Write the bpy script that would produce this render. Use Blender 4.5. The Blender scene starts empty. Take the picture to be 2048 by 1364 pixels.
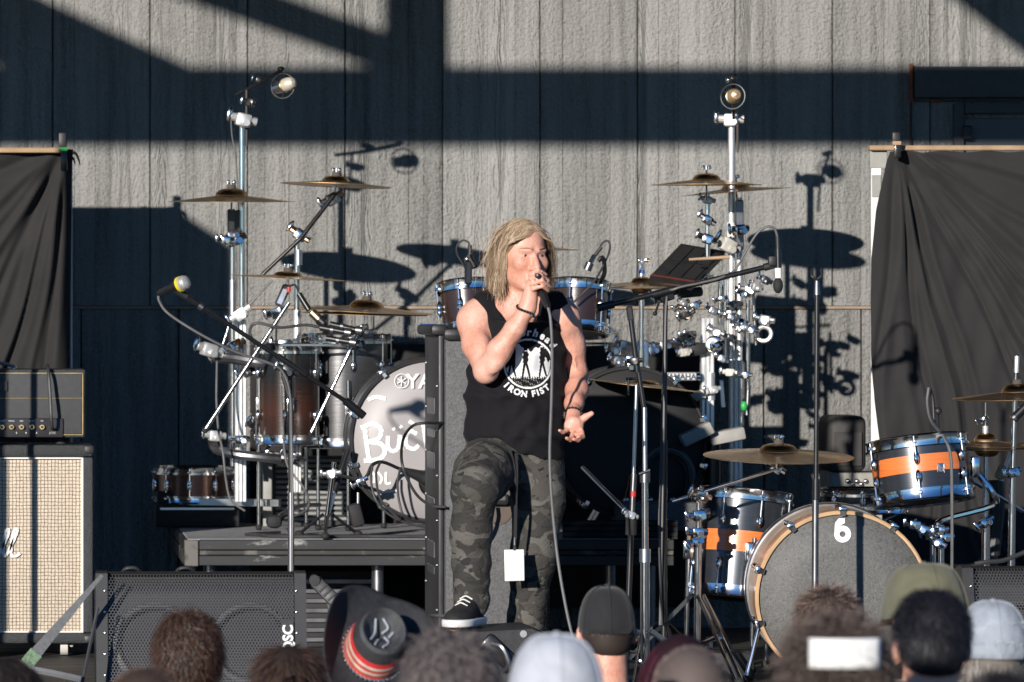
import bpy, bmesh, math, random
import numpy as np
from mathutils import Vector, Matrix
from mathutils.bvhtree import BVHTree
random.seed(7); rng = np.random.default_rng(11)
SC = bpy.context.scene
COL = SC.collection
# ------------------------------------------------------------------ camera
F, VX, VY, HC = 10530.0, 25.0, 640.0, 1.28     # focal length (px of the 2048 px photo), vanishing point, eye height over the stage
cam_d = bpy.data.cameras.new('camera'); cam = bpy.data.objects.new('camera', cam_d); COL.objects.link(cam)
cam.location = (0, 0, HC); cam.rotation_euler = (math.pi/2, 0, 0)
cam_d.sensor_width = 36; cam_d.lens = F/2048*36
cam_d.shift_x = (1024-VX)/2048; cam_d.shift_y = -(682-VY)/2048
cam_d.clip_end = 3000
cam_d.dof.use_dof = True; cam_d.dof.focus_distance = 18.9; cam_d.dof.aperture_fstop = 4.8
SC.camera = cam
# ------------------------------------------------------------------ light
SUNV = Vector((0.50, 1.0, -0.235)).normalized()
EL = math.asin(-SUNV.z); ROT = math.atan2(-SUNV.x, -SUNV.y)
w = bpy.data.worlds.new('World'); SC.world = w; w.use_nodes = True
nt = w.node_tree; bg = nt.nodes['Background']
sky = nt.nodes.new('ShaderNodeTexSky'); sky.sky_type = 'NISHITA'; sky.sun_disc = False
sky.sun_elevation = EL; sky.sun_rotation = ROT % (2*math.pi)
nt.links.new(sky.outputs[0], bg.inputs[0]); bg.inputs[1].default_value = 0.11
sky.ozone_density = 7.5; sky.dust_density = 0.1; sky.air_density = 1.0
sd = bpy.data.lights.new('sun', 'SUN'); sd.energy = 5.0; sd.angle = math.radians(0.7); sd.color = (1.0, 0.935, 0.86)
sun = bpy.data.objects.new('sun', sd); COL.objects.link(sun); sun.location = (-5, -8, 12)
sun.rotation_euler = SUNV.to_track_quat('-Z', 'Y').to_euler()
SC.view_settings.view_transform = 'Standard'; SC.view_settings.look = 'None'
SC.view_settings.exposure = 0.2; SC.view_settings.gamma = 1.0
SC.cycles.use_denoising = True; SC.cycles.max_bounces = 8; SC.cycles.transparent_max_bounces = 12
SC.cycles.caustics_reflective = False; SC.cycles.caustics_refractive = False
SC.cycles.sample_clamp_indirect = 4.0
# ------------------------------------------------------------------ pixel helpers (a pixel is a direction, D the distance)
def P(px, py, D): return Vector(((px-VX)*D/F, D, HC+(VY-py)*D/F))
def S(n, D): return n*D/F
# ------------------------------------------------------------------ scene graph helpers
ORG = {}
def thing(name, label, cat, loc=(0, 0, 0), group=None):
    o = bpy.data.objects.new(name, None); COL.objects.link(o); o.location = loc
    o.empty_display_size = 0.1
    o['label'] = label; o['category'] = cat
    if group: o['group'] = group
    ORG[o.name] = Vector(loc); return o
def link(name, me, mat, parent=None):
    o = bpy.data.objects.new(name, me); COL.objects.link(o)
    if mat is not None:
        me.materials.clear(); me.materials.append(mat)
    if parent is not None:
        o.parent = parent; ORG[o.name] = ORG[parent.name]
    else: ORG[o.name] = Vector((0, 0, 0))
    return o
def tag(o, label=None, cat=None, group=None, kind=None):
    if label: o['label'] = label
    if cat: o['category'] = cat
    if group: o['group'] = group
    if kind: o['kind'] = kind
    return o
def perp(d):
    d = Vector(d).normalized()
    a = Vector((0, 0, 1)) if abs(d.z) < .9 else Vector((1, 0, 0))
    u = d.cross(a).normalized(); return u, d.cross(u).normalized()
def frame(z, x=None):
    z = Vector(z).normalized()
    if x is None: x, _ = perp(z)
    x = Vector(x); x = (x - z*x.dot(z)).normalized(); y = z.cross(x)
    return Matrix((x, y, z)).transposed()
def catmull(pts, n=6):
    pts = [Vector(p) for p in pts]
    if len(pts) < 3: return pts
    q = [pts[0]*2-pts[1]] + pts + [pts[-1]*2-pts[-2]]; out = []
    for i in range(1, len(q)-2):
        for k in range(n):
            t = k/n; a, b, c, d = q[i-1], q[i], q[i+1], q[i+2]
            out.append(.5*((2*b)+(c-a)*t+(2*a-5*b+4*c-d)*t*t+(3*b-a-3*c+d)*t**3))
    out.append(pts[-1]); return out
class MB:
    def __init__(s): s.v = []; s.f = []
    def add(s, vs, fs):
        n = len(s.v); s.v += [tuple(p) for p in vs]; s.f += [tuple(i+n for i in f) for f in fs]; return s
    def cyl(s, a, b, r1, r2=None, n=14, cap=True):
        a, b = Vector(a), Vector(b); r2 = r1 if r2 is None else r2
        u, w_ = perp(b-a); vs = []
        for c, r in ((a, r1), (b, r2)):
            for i in range(n):
                t = 2*math.pi*i/n; vs.append(c+(u*math.cos(t)+w_*math.sin(t))*r)
        fs = [(i, (i+1) % n, n+(i+1) % n, n+i) for i in range(n)]
        if cap: fs += [tuple(range(n-1, -1, -1)), tuple(range(n, 2*n))]
        return s.add(vs, fs)
    def lathe(s, o, axis, prof, n=40, x=None):
        R = frame(axis, x); o = Vector(o); vs = []; fs = []; m = len(prof)
        for r, h in prof:
            for i in range(n):
                t = 2*math.pi*i/n; vs.append(o+R@Vector((r*math.cos(t), r*math.sin(t), h)))
        for j in range(m-1):
            for i in range(n): fs.append((j*n+i, j*n+(i+1) % n, (j+1)*n+(i+1) % n, (j+1)*n+i))
        return s.add(vs, fs)
    def tube(s, pts, r, n=8, smooth=6, closed=False, r2=None):
        pts = catmull(pts, smooth) if smooth and len(pts) > 2 else [Vector(p) for p in pts]
        m = len(pts); vs = []; fs = []; up = None
        for k, p in enumerate(pts):
            d = (pts[min(k+1, m-1)]-pts[max(k-1, 0)])
            if d.length < 1e-9: d = Vector((0, 0, 1))
            d.normalize()
            if up is None: u, w_ = perp(d)
            else:
                u = (up-d*up.dot(d)); u = u.normalized() if u.length > 1e-6 else perp(d)[0]; w_ = d.cross(u)
            up = u; rr = r if r2 is None else r+(r2-r)*k/max(m-1, 1)
            for i in range(n):
                t = 2*math.pi*i/n; vs.append(p+(u*math.cos(t)+w_*math.sin(t))*rr)
        for k in range(m-1):
            for i in range(n): fs.append((k*n+i, k*n+(i+1) % n, (k+1)*n+(i+1) % n, (k+1)*n+i))
        if closed:
            k = m-1
            for i in range(n): fs.append((k*n+i, k*n+(i+1) % n, (i+1) % n, i))
        else: fs += [tuple(range(n-1, -1, -1)), tuple(range((m-1)*n, m*n))]
        return s.add(vs, fs)
    def ring(s, c, axis, R, r, n=40, k=8):
        M = frame(axis); c = Vector(c)
        return s.tube([c+M@Vector((R*math.cos(2*math.pi*i/n), R*math.sin(2*math.pi*i/n), 0)) for i in range(n)], r, k, 0, True)
    def box(s, c, size, R=None, bev=0.0, seg=2):
        bm = bmesh.new(); bmesh.ops.create_cube(bm, size=1.0)
        bmesh.ops.scale(bm, vec=Vector(size), verts=bm.verts)
        if bev > 0:
            bmesh.ops.bevel(bm, geom=bm.edges[:], offset=bev, segments=seg, affect='EDGES', profile=.5)
        c = Vector(c); bm.verts.index_update()
        vs = [c+(R@v.co if R is not None else v.co) for v in bm.verts]
        fs = [tuple(v.index for v in f.verts) for f in bm.faces]; bm.free()
        return s.add(vs, fs)
    def ball(s, c, r, R=None, n=16, m=10):
        r = (r, r, r) if not hasattr(r, '__len__') else r
        c = Vector(c); vs = []; fs = []
        for j in range(m+1):
            ph = math.pi*j/m
            for i in range(n):
                t = 2*math.pi*i/n
                p = Vector((r[0]*math.sin(ph)*math.cos(t), r[1]*math.sin(ph)*math.sin(t), r[2]*math.cos(ph)))
                vs.append(c+(R@p if R is not None else p))
        for j in range(m):
            for i in range(n): fs.append((j*n+i, (j+1)*n+i, (j+1)*n+(i+1) % n, j*n+(i+1) % n))
        return s.add(vs, fs)
    def prism(s, poly, o, R, d):
        """poly in the local xy plane of frame R at o, thickness d along local z"""
        o = Vector(o); n = len(poly)
        vs = [o+R@Vector((x, y, 0)) for x, y in poly]+[o+R@Vector((x, y, d)) for x, y in poly]
        fs = [tuple(range(n-1, -1, -1)), tuple(range(n, 2*n))]+[(i, (i+1) % n, n+(i+1) % n, n+i) for i in range(n)]
        return s.add(vs, fs)
    def build(s, name, mat, parent=None, sharp=35, smooth=True):
        me = bpy.data.meshes.new(name)
        o = ORG[parent.name] if parent is not None else Vector((0, 0, 0))
        me.from_pydata([(p[0]-o.x, p[1]-o.y, p[2]-o.z) for p in s.v], [], s.f)
        bm = bmesh.new(); bm.from_mesh(me); bmesh.ops.recalc_face_normals(bm, faces=bm.faces); bm.to_mesh(me); bm.free()
        if smooth:
            me.polygons.foreach_set('use_smooth', [True]*len(me.polygons))
            me.set_sharp_from_angle(angle=math.radians(sharp))
        return link(name, me, mat, parent)
def solo(name, mb, mat, label, cat, group=None, loc=None, sharp=35):
    """a thing that is a single mesh"""
    o = mb.build(name, mat, None, sharp)
    return tag(o, label, cat, group)
def text_mesh(txt, size, font_shear=0.0, extrude=0.0, offset=0.0, space=1.0, res=3):
    cu = bpy.data.curves.new('t', 'FONT'); cu.body = txt; cu.size = size; cu.shear = font_shear
    cu.extrude = extrude; cu.offset = offset; cu.space_character = space; cu.align_x = 'CENTER'; cu.resolution_u = res
    ob = bpy.data.objects.new('t', cu); COL.objects.link(ob)
    dg = bpy.context.evaluated_depsgraph_get(); me = bpy.data.meshes.new_from_object(ob.evaluated_get(dg))
    vs = [v.co.copy() for v in me.vertices]; fs = [tuple(p.vertices) for p in me.polygons]
    bpy.data.objects.remove(ob); bpy.data.curves.remove(cu); bpy.data.meshes.remove(me)
    return vs, fs
def text_on(name, txt, size, o, R, mat, parent, **k):
    vs, fs = text_mesh(txt, size, **k); m = MB(); o = Vector(o)
    m.add([o+R@v for v in vs], fs)
    me = bpy.data.meshes.new(name); q = ORG[parent.name]
    me.from_pydata([tuple(Vector(p)-q) for p in m.v], [], m.f); return link(name, me, mat, parent)
CAMR = Matrix(((1, 0, 0), (0, 0, -1), (0, 1, 0)))       # local x right, y up, z towards the audience
# ------------------------------------------------------------------ materials
def nodes(name):
    m = bpy.data.materials.new(name); m.use_nodes = True
    n = m.node_tree.nodes; l = m.node_tree.links; b = n['Principled BSDF']; return m, n, l, b
def srgb(r, g, b):
    f = lambda c: (c/255/12.92) if c <= 10 else ((c/255+.055)/1.055)**2.4
    return (f(r), f(g), f(b), 1)
def plain(name, col, rough=.5, metal=0.0, var=.12, vs=20., bump=0.0, bs=200., spec=None, coat=0.0, aniso=0.0):
    m, n, l, b = nodes(name)
    col = tuple(col)[:3]+(1,)
    b.inputs['Roughness'].default_value = rough; b.inputs['Metallic'].default_value = metal
    if spec is not None: b.inputs['Specular IOR Level'].default_value = spec
    if coat: b.inputs['Coat Weight'].default_value = coat; b.inputs['Coat Roughness'].default_value = .08
    tc = n.new('ShaderNodeTexCoord')
    nz = n.new('ShaderNodeTexNoise'); nz.inputs['Scale'].default_value = vs; nz.inputs['Detail'].default_value = 5
    l.new(tc.outputs['Object'], nz.inputs['Vector'])
    r = n.new('ShaderNodeValToRGB')
    r.color_ramp.elements[0].position = .3; r.color_ramp.elements[1].position = .7
    r.color_ramp.elements[0].color = tuple(c*(1-var) for c in col[:3])+(1,)
    r.color_ramp.elements[1].color = tuple(min(1, c*(1+var)) for c in col[:3])+(1,)
    l.new(nz.outputs['Fac'], r.inputs[0]); l.new(r.outputs[0], b.inputs['Base Color'])
    mr = n.new('ShaderNodeMapRange'); mr.inputs['To Min'].default_value = max(0, rough*.8); mr.inputs['To Max'].default_value = min(1, rough*1.25)
    l.new(nz.outputs['Fac'], mr.inputs['Value']); l.new(mr.outputs[0], b.inputs['Roughness'])
    if bump:
        nb = n.new('ShaderNodeTexNoise'); nb.inputs['Scale'].default_value = bs; nb.inputs['Detail'].default_value = 4
        l.new(tc.outputs['Object'], nb.inputs['Vector'])
        bp = n.new('ShaderNodeBump'); bp.inputs['Strength'].default_value = bump; bp.inputs['Distance'].default_value = .01
        l.new(nb.outputs['Fac'], bp.inputs['Height']); l.new(bp.outputs[0], b.inputs['Normal'])
    return m
def mth(n, l, op, a, b=None, c=None):
    q = n.new('ShaderNodeMath'); q.operation = op
    for i, x in enumerate((a, b, c)):
        if x is None: continue
        if isinstance(x, (int, float)): q.inputs[i].default_value = x
        else: l.new(x, q.inputs[i])
    return q.outputs[0]
def mapping(n, l, src, scale=(1, 1, 1), loc=(0, 0, 0)):
    q = n.new('ShaderNodeMapping'); q.inputs['Scale'].default_value = scale; q.inputs['Location'].default_value = loc
    l.new(src, q.inputs['Vector']); return q.outputs[0]
def noise(n, l, vec, scale, detail=4, rough=.5, dist=0.0):
    q = n.new('ShaderNodeTexNoise'); q.inputs['Scale'].default_value = scale; q.inputs['Detail'].default_value = detail
    q.inputs['Roughness'].default_value = rough; q.inputs['Distortion'].default_value = dist
    l.new(vec, q.inputs['Vector']); return q.outputs['Fac']
def ramp(n, l, fac, stops, interp='LINEAR'):
    r = n.new('ShaderNodeValToRGB'); e = r.color_ramp.elements; r.color_ramp.interpolation = interp
    while len(e) < len(stops): e.new(.5)
    for i, (p, c) in enumerate(stops):
        e[i].position = p; e[i].color = tuple(c)[:3]+(1,)
    l.new(fac, r.inputs[0]); return r.outputs[0]
M = {}
def wall_mat(name, col, k=1.0):
    m, n, l, b = nodes(name); b.inputs['Roughness'].default_value = .62; b.inputs['Specular IOR Level'].default_value = .35
    tc = n.new('ShaderNodeTexCoord'); v = tc.outputs['Object']
    oi = n.new('ShaderNodeObjectInfo')
    # embossed wood grain: long wandering lines
    vm = n.new('ShaderNodeVectorMath'); vm.operation = 'ADD'
    cx = n.new('ShaderNodeCombineXYZ'); l.new(mth(n, l, 'MULTIPLY', oi.outputs['Random'], 37.0), cx.inputs[2]); l.new(mth(n, l, 'MULTIPLY', oi.outputs['Random'], 5.0), cx.inputs[0])
    l.new(v, vm.inputs[0]); l.new(cx.outputs[0], vm.inputs[1]); v = vm.outputs[0]
    g0 = noise(n, l, mapping(n, l, v, (5, 5, .55)), 1.6, 3, .5)
    sx = n.new('ShaderNodeSeparateXYZ'); l.new(v, sx.inputs[0])
    ph = mth(n, l, 'ADD', mth(n, l, 'MULTIPLY', sx.outputs[0], 62.0), mth(n, l, 'MULTIPLY', g0, 30.0))
    grain = mth(n, l, 'SINE', mth(n, l, 'MULTIPLY', ph, 6.0))
    fine = noise(n, l, mapping(n, l, v, (1, 1, .62)), 88, 3, .65)
    rip = noise(n, l, mapping(n, l, v, (.8, .8, 1.6)), 55, 2, .5)
    msk = noise(n, l, mapping(n, l, v, (7.0, 7.0, .12)), 1.0, 2, .5)
    mk = n.new('ShaderNodeMapRange'); mk.inputs['From Min'].default_value = .52; mk.inputs['From Max'].default_value = .64; l.new(msk, mk.inputs['Value'])
    mix = n.new('ShaderNodeMix'); mix.data_type = 'FLOAT'
    l.new(mk.outputs[0], mix.inputs[0]); l.new(mth(n, l, 'ADD', fine, mth(n, l, 'MULTIPLY', rip, .7)), mix.inputs[2])
    l.new(mth(n, l, 'ADD', mth(n, l, 'MULTIPLY', grain, .17), mth(n, l, 'MULTIPLY', fine, .8)), mix.inputs[3])
    big = noise(n, l, mapping(n, l, v, (1, 1, .1)), 9, 3, .5)
    h = mth(n, l, 'ADD', mix.outputs[0], mth(n, l, 'MULTIPLY', big, 3.0))
    bp = n.new('ShaderNodeBump'); bp.inputs['Strength'].default_value = 1.0; bp.inputs['Distance'].default_value = .0125*k
    l.new(h, bp.inputs['Height']); l.new(bp.outputs[0], b.inputs['Normal'])
    cvar = noise(n, l, mapping(n, l, v, (1, 1, .045)), 17, 5, .62)
    spk = noise(n, l, v, 90, 2, .7)
    cc = ramp(n, l, mth(n, l, 'ADD', mth(n, l, 'MULTIPLY', cvar, .7), mth(n, l, 'MULTIPLY', spk, .3)), [(.34, [c*.55 for c in col]), (.5, col), (.68, [c*1.25 for c in col])])
    hv = n.new('ShaderNodeHueSaturation'); l.new(cc, hv.inputs['Color']); l.new(mth(n, l, 'ADD', .9, mth(n, l, 'MULTIPLY', oi.outputs['Random'], .2)), hv.inputs['Value']); l.new(hv.outputs[0], b.inputs['Base Color']); return m
M['wall'] = wall_mat('wall_paint', (.262, .26, .25))
M['skirt'] = wall_mat('skirt_paint', (.235, .232, .222), 1.2)
M['trim_dark'] = plain('trim_dark', (.035, .04, .045), .6, bump=.2)
M['rust'] = plain('rust', (.22, .07, .03), .8, var=.4)
M['chrome'] = plain('chrome', (.78, .79, .8), .13, 1.0, .04)
M['steel'] = plain('steel', (.62, .63, .65), .3, 1.0, .08)
M['alu'] = plain('aluminium', (.8, .8, .79), .42, .75, .05)
M['black_metal'] = plain('black_metal', (.012, .012, .013), .32, .0, .2, coat=.25)
M['black_plastic'] = plain('black_plastic', (.02, .02, .021), .5, 0, .2, bump=.05, bs=400)
M['rubber'] = plain('rubber', (.016, .016, .017), .75, 0, .2)
M['cable'] = plain('cable', (.035, .035, .037), .5, 0, .2)
M['cable_grey'] = plain('cable_grey', (.11, .11, .11), .5, 0, .2)
M['bronze'] = None
M['wood'] = plain('raw_wood', (.36, .24, .14), .7, 0, .25, vs=12, bump=.15, bs=90)
M['blackwood'] = plain('black_wood', (.018, .018, .019), .7, 0, .35, vs=8, bump=.2, bs=120)
M['white'] = plain('white_paint', (.78, .77, .74), .5, 0, .05)
M['white_dirty'] = plain('white_plastic', (.55, .53, .48), .55, 0, .15)
M['felt'] = plain('felt', (.085, .072, .062), .95, 0, .15)
M['red'] = plain('red_tape', (.6, .03, .03), .5)
M['blue'] = plain('blue_tape', (.03, .12, .45), .45)
M['green'] = plain('green_plastic', (.03, .4, .08), .45)
M['yellow'] = plain('yellow_tape', (.6, .5, .03), .5)
M['gold'] = plain('gold', (.6, .46, .22), .35, 1.0, .08)
M['cloth_black'] = None
M['gun'] = plain('gunmetal', (.2, .2, .21), .35, .9, .15)
# ------------------------------------------------------------------ smooth solid modelling on a grid, for bodies and cloth
class SDF:
    def __init__(s, lo, hi, h):
        s.lo = np.array(lo, float); s.h = h
        s.n = np.ceil((np.array(hi)-s.lo)/h).astype(int)+1
        s.ax = [(s.lo[i]+h*np.arange(s.n[i])).astype(np.float32) for i in range(3)]
        s.f = np.full(tuple(s.n), .3, np.float32)
    def sub(s, lo, hi):
        sl = []; g = []
        for i in range(3):
            a = int(max(0, math.floor((lo[i]-s.lo[i])/s.h))); b = int(min(s.n[i], math.ceil((hi[i]-s.lo[i])/s.h)+1))
            if b <= a: return None, None
            sl.append(slice(a, b)); sh = [1, 1, 1]; sh[i] = b-a; g.append(s.ax[i][a:b].reshape(sh))
        return tuple(sl), g
    def put(s, sl, d, k, cut=False):
        f = s.f[sl]
        if cut:
            d = -d; h = np.clip(.5-.5*(f-d)/k, 0, 1); s.f[sl] = f*(1-h)+d*h+k*h*(1-h)
        else:
            h = np.clip(.5+.5*(f-d)/k, 0, 1); s.f[sl] = f*(1-h)+d*h-k*h*(1-h)
    def cap(s, a, b, ra, rb=None, k=.015, cut=False):
        rb = ra if rb is None else rb; a = np.array(a); b = np.array(b); m = max(ra, rb)+k*2+.03
        sl, g = s.sub(np.minimum(a, b)-m, np.maximum(a, b)+m)
        if sl is None: return
        ab = b-a; L = max(1e-9, float(ab@ab))
        t = np.clip(((g[0]-a[0])*ab[0]+(g[1]-a[1])*ab[1]+(g[2]-a[2])*ab[2])/L, 0, 1)
        d = np.sqrt((g[0]-a[0]-t*ab[0])**2+(g[1]-a[1]-t*ab[1])**2+(g[2]-a[2]-t*ab[2])**2)-(ra+(rb-ra)*t)
        s.put(sl, d.astype(np.float32), k, cut)
    def chain(s, pts, rs, k=.012):
        for i in range(len(pts)-1): s.cap(pts[i], pts[i+1], rs[i], rs[i+1], k)
    def ell(s, c, r, R=None, k=.015, cut=False):
        c = np.array(c); r = np.array(r, float); m = r.max()+k*2+.03
        sl, g = s.sub(c-m, c+m)
        if sl is None: return
        p = [g[0]-c[0], g[1]-c[1], g[2]-c[2]]
        if R is not None:
            A = np.array(R).T; p = [A[i, 0]*p[0]+A[i, 1]*p[1]+A[i, 2]*p[2] for i in range(3)]
        k0 = np.sqrt((p[0]/r[0])**2+(p[1]/r[1])**2+(p[2]/r[2])**2); k1 = np.sqrt((p[0]/r[0]**2)**2+(p[1]/r[1]**2)**2+(p[2]/r[2]**2)**2)+1e-9
        s.put(sl, (k0*(k0-1)/k1).astype(np.float32), k, cut)
    def ecap(s, a, b, ra, rb, k=.03, R=None):
        """upright elliptic cone between two heights, ra = (rx, ry) at a"""
        a = np.array(a); b = np.array(b); m = max(*ra, *rb)+k*2+.03
        sl, g = s.sub(np.minimum(a, b)-m, np.maximum(a, b)+m)
        if sl is None: return
        t = np.clip((g[2]-a[2])/(b[2]-a[2]), 0, 1)
        rx = ra[0]+(rb[0]-ra[0])*t; ry = ra[1]+(rb[1]-ra[1])*t
        x = g[0]-(a[0]+(b[0]-a[0])*t); y = g[1]-(a[1]+(b[1]-a[1])*t)
        if R:
            c_, s_ = math.cos(R), math.sin(R); x, y = c_*x+s_*y, -s_*x+c_*y
        q = np.sqrt((x/rx)**2+(y/ry)**2); d2 = (q-1)*np.minimum(rx, ry)
        lo_, hi_ = min(a[2], b[2]), max(a[2], b[2])
        dz = np.maximum(np.maximum(lo_-g[2], g[2]-hi_), 0)
        d = np.where(dz > 0, np.sqrt(np.maximum(d2, 0)**2+dz**2)+np.minimum(d2, 0)*0, d2)
        s.put(sl, np.broadcast_to(d, tuple(x_.stop-x_.start for x_ in sl)).astype(np.float32), k)
    def plane_cut(s, p, nrm, k=.004):
        """removes the side the normal points to"""
        p = np.array(p); nrm = np.array(nrm, float); nrm /= np.linalg.norm(nrm)
        d = (s.ax[0].reshape(-1, 1, 1)-p[0])*nrm[0]+(s.ax[1].reshape(1, -1, 1)-p[1])*nrm[1]+(s.ax[2].reshape(1, 1, -1)-p[2])*nrm[2]
        s.f = np.maximum(s.f, d.astype(np.float32))
    def warp(s, fn):
        s.f = s.f+fn(s.ax[0].reshape(-1, 1, 1), s.ax[1].reshape(1, -1, 1), s.ax[2].reshape(1, 1, -1)).astype(np.float32)
    def mesh(s):
        f = s.f; f[0] = f[-1] = .3; f[:, 0] = f[:, -1] = .3; f[:, :, 0] = f[:, :, -1] = .3
        ins = f < 0
        c = np.zeros(tuple(s.n-1), np.int8)
        offs = [(i, j, k) for i in (0, 1) for j in (0, 1) for k in (0, 1)]
        N = s.n-1
        for o in offs: c += ins[o[0]:o[0]+N[0], o[1]:o[1]+N[1], o[2]:o[2]+N[2]]
        cells = np.argwhere((c > 0) & (c < 8)); idx = np.full(tuple(N), -1, np.int32)
        idx[cells[:, 0], cells[:, 1], cells[:, 2]] = np.arange(len(cells))
        val = np.stack([f[cells[:, 0]+o[0], cells[:, 1]+o[1], cells[:, 2]+o[2]] for o in offs], 1)
        acc = np.zeros((len(cells), 3)); cnt = np.zeros(len(cells))
        for i in range(8):
            for j in range(i+1, 8):
                a, b = np.array(offs[i]), np.array(offs[j])
                if np.abs(a-b).sum() != 1: continue
                va, vb = val[:, i], val[:, j]; m = (va < 0) != (vb < 0)
                t = np.where(m, va/np.where(m, va-vb, 1), 0)
                acc += m[:, None]*(a+(b-a)*t[:, None]); cnt += m
        V = s.lo+s.h*(cells+acc/cnt[:, None]); Fq = []
        for ax in range(3):
            sl0 = [slice(None)]*3; sl1 = [slice(None)]*3; sl0[ax] = slice(0, -1); sl1[ax] = slice(1, None)
            A, B = ins[tuple(sl0)], ins[tuple(sl1)]
            e = np.argwhere(A != B); u, v = (ax+1) % 3, (ax+2) % 3
            e = e[(e[:, u] > 0) & (e[:, v] > 0) & (e[:, u] < N[u]) & (e[:, v] < N[v])]
            q = []
            for du, dv in ((-1, -1), (0, -1), (0, 0), (-1, 0)):
                g = e.copy(); g[:, u] += du; g[:, v] += dv; q.append(idx[g[:, 0], g[:, 1], g[:, 2]])
            q = np.stack(q, 1); fl = ~A[e[:, 0], e[:, 1], e[:, 2]]; q[fl] = q[fl][:, ::-1]
            Fq.append(q)
        return V, np.concatenate(Fq)
def np_mesh(name, V, Fc, mat, parent, attr=None, smooth=True):
    """fast mesh from arrays; quads"""
    me = bpy.data.meshes.new(name); o = np.array(ORG[parent.name]) if parent is not None else 0
    V = V-o; nf, w_ = Fc.shape
    me.vertices.add(len(V)); me.vertices.foreach_set('co', V.astype(np.float32).ravel())
    me.loops.add(nf*w_); me.loops.foreach_set('vertex_index', Fc.astype(np.int32).ravel())
    me.polygons.add(nf); me.polygons.foreach_set('loop_start', np.arange(0, nf*w_, w_, dtype=np.int32))
    if smooth: me.polygons.foreach_set('use_smooth', np.ones(nf, bool))
    if attr is not None:
        for nm, arr in attr.items():
            at = me.attributes.new(nm, 'FLOAT', 'POINT'); at.data.foreach_set('value', arr.astype(np.float32))
    me.update(calc_edges=True); me.validate()
    return link(name, me, mat, parent)
def relax(V, Fq, it=2, lam=.5):
    for _ in range(it):
        acc = np.zeros_like(V); cnt = np.zeros(len(V))
        for a, b in ((0, 1), (1, 2), (2, 3), (3, 0)):
            np.add.at(acc, Fq[:, a], V[Fq[:, b]]); np.add.at(cnt, Fq[:, a], 1)
            np.add.at(acc, Fq[:, b], V[Fq[:, a]]); np.add.at(cnt, Fq[:, b], 1)
        V = V*(1-lam)+lam*acc/np.maximum(cnt, 1)[:, None]
    return V
def hair_mesh(name, roots, dirs, length, mat, parent, seg=8, width=.0022, grav=.12, curl=0.0, cfreq=4., jit=.15, solid=None, jl=.3, taper=True, center=None):
    """ribbons: roots (N,3), dirs (N,3) unit; solid: function pushing points out of the head"""
    N = len(roots); Ln = length*(1+jl*(rng.random(N)*2-1)) if np.isscalar(length) else length
    st = (Ln/seg)[:, None]; p = roots.copy(); d = dirs.copy(); pts = [p.copy()]
    ph = rng.random(N)*6.28; ax1 = rng.normal(size=(N, 3)); ax1 /= np.linalg.norm(ax1, axis=1)[:, None]; ax2 = np.cross(ax1, d); 
    drift = rng.normal(size=(N, 3))*jit
    for k in range(seg):
        d = d+np.array([0, 0, -grav])+drift*.25+rng.normal(size=(N, 3))*jit*.25
        if curl:
            a = ph+cfreq*(k/seg)*6.28; d = d+curl*(np.cos(a)[:, None]*ax1+np.sin(a)[:, None]*ax2)
        d /= np.linalg.norm(d, axis=1)[:, None]; p = p+d*st
        if solid is not None: p = solid(p)
        pts.append(p.copy())
    pts = np.stack(pts, 1)                                   # N, seg+1, 3
    tng = np.gradient(pts, axis=1); tng /= np.linalg.norm(tng, axis=2)[:, :, None]+1e-9
    side = np.cross(tng, (ax1+np.array([0, -.6, .3]))[:, None, :]); side /= np.linalg.norm(side, axis=2)[:, :, None]+1e-9
    if center is not None:                                   # lay the ribbons flat on the head so that they shade as one mass
        outw = pts-np.array(center); outw[:, :, 2] *= .35; outw /= np.linalg.norm(outw, axis=2)[:, :, None]+1e-9
        side = np.cross(tng, outw+.35*ax1[:, None, :]); side /= np.linalg.norm(side, axis=2)[:, :, None]+1e-9
    wd = width*np.ones(seg+1)
    if taper: wd = width*np.linspace(1, .35, seg+1)
    L = pts-side*wd[None, :, None]*.5; Rr = pts+side*wd[None, :, None]*.5
    V = np.stack([L, Rr], 2).reshape(-1, 3)
    base = (np.arange(N)*(seg+1)*2)[:, None]+np.arange(seg)[None, :]*2
    Fq = np.stack([base, base+1, base+3, base+2], 2).reshape(-1, 4)
    v = np.repeat(rng.random(N), (seg+1)*2); t = np.tile(np.repeat(np.linspace(0, 1, seg+1), 2), N)
    return np_mesh(name, V, Fq, mat, parent, {'v': v, 't': t})
def hair_mat(name, cols, rough=.45):
    m, n, l, b = nodes(name); a = n.new('ShaderNodeAttribute'); a.attribute_name = 'v'
    l.new(ramp(n, l, a.outputs['Fac'], [(i/max(1, len(cols)-1), c) for i, c in enumerate(cols)]), b.inputs['Base Color'])
    b.inputs['Roughness'].default_value = rough; b.inputs['Specular IOR Level'].default_value = .35
    return m
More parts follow.
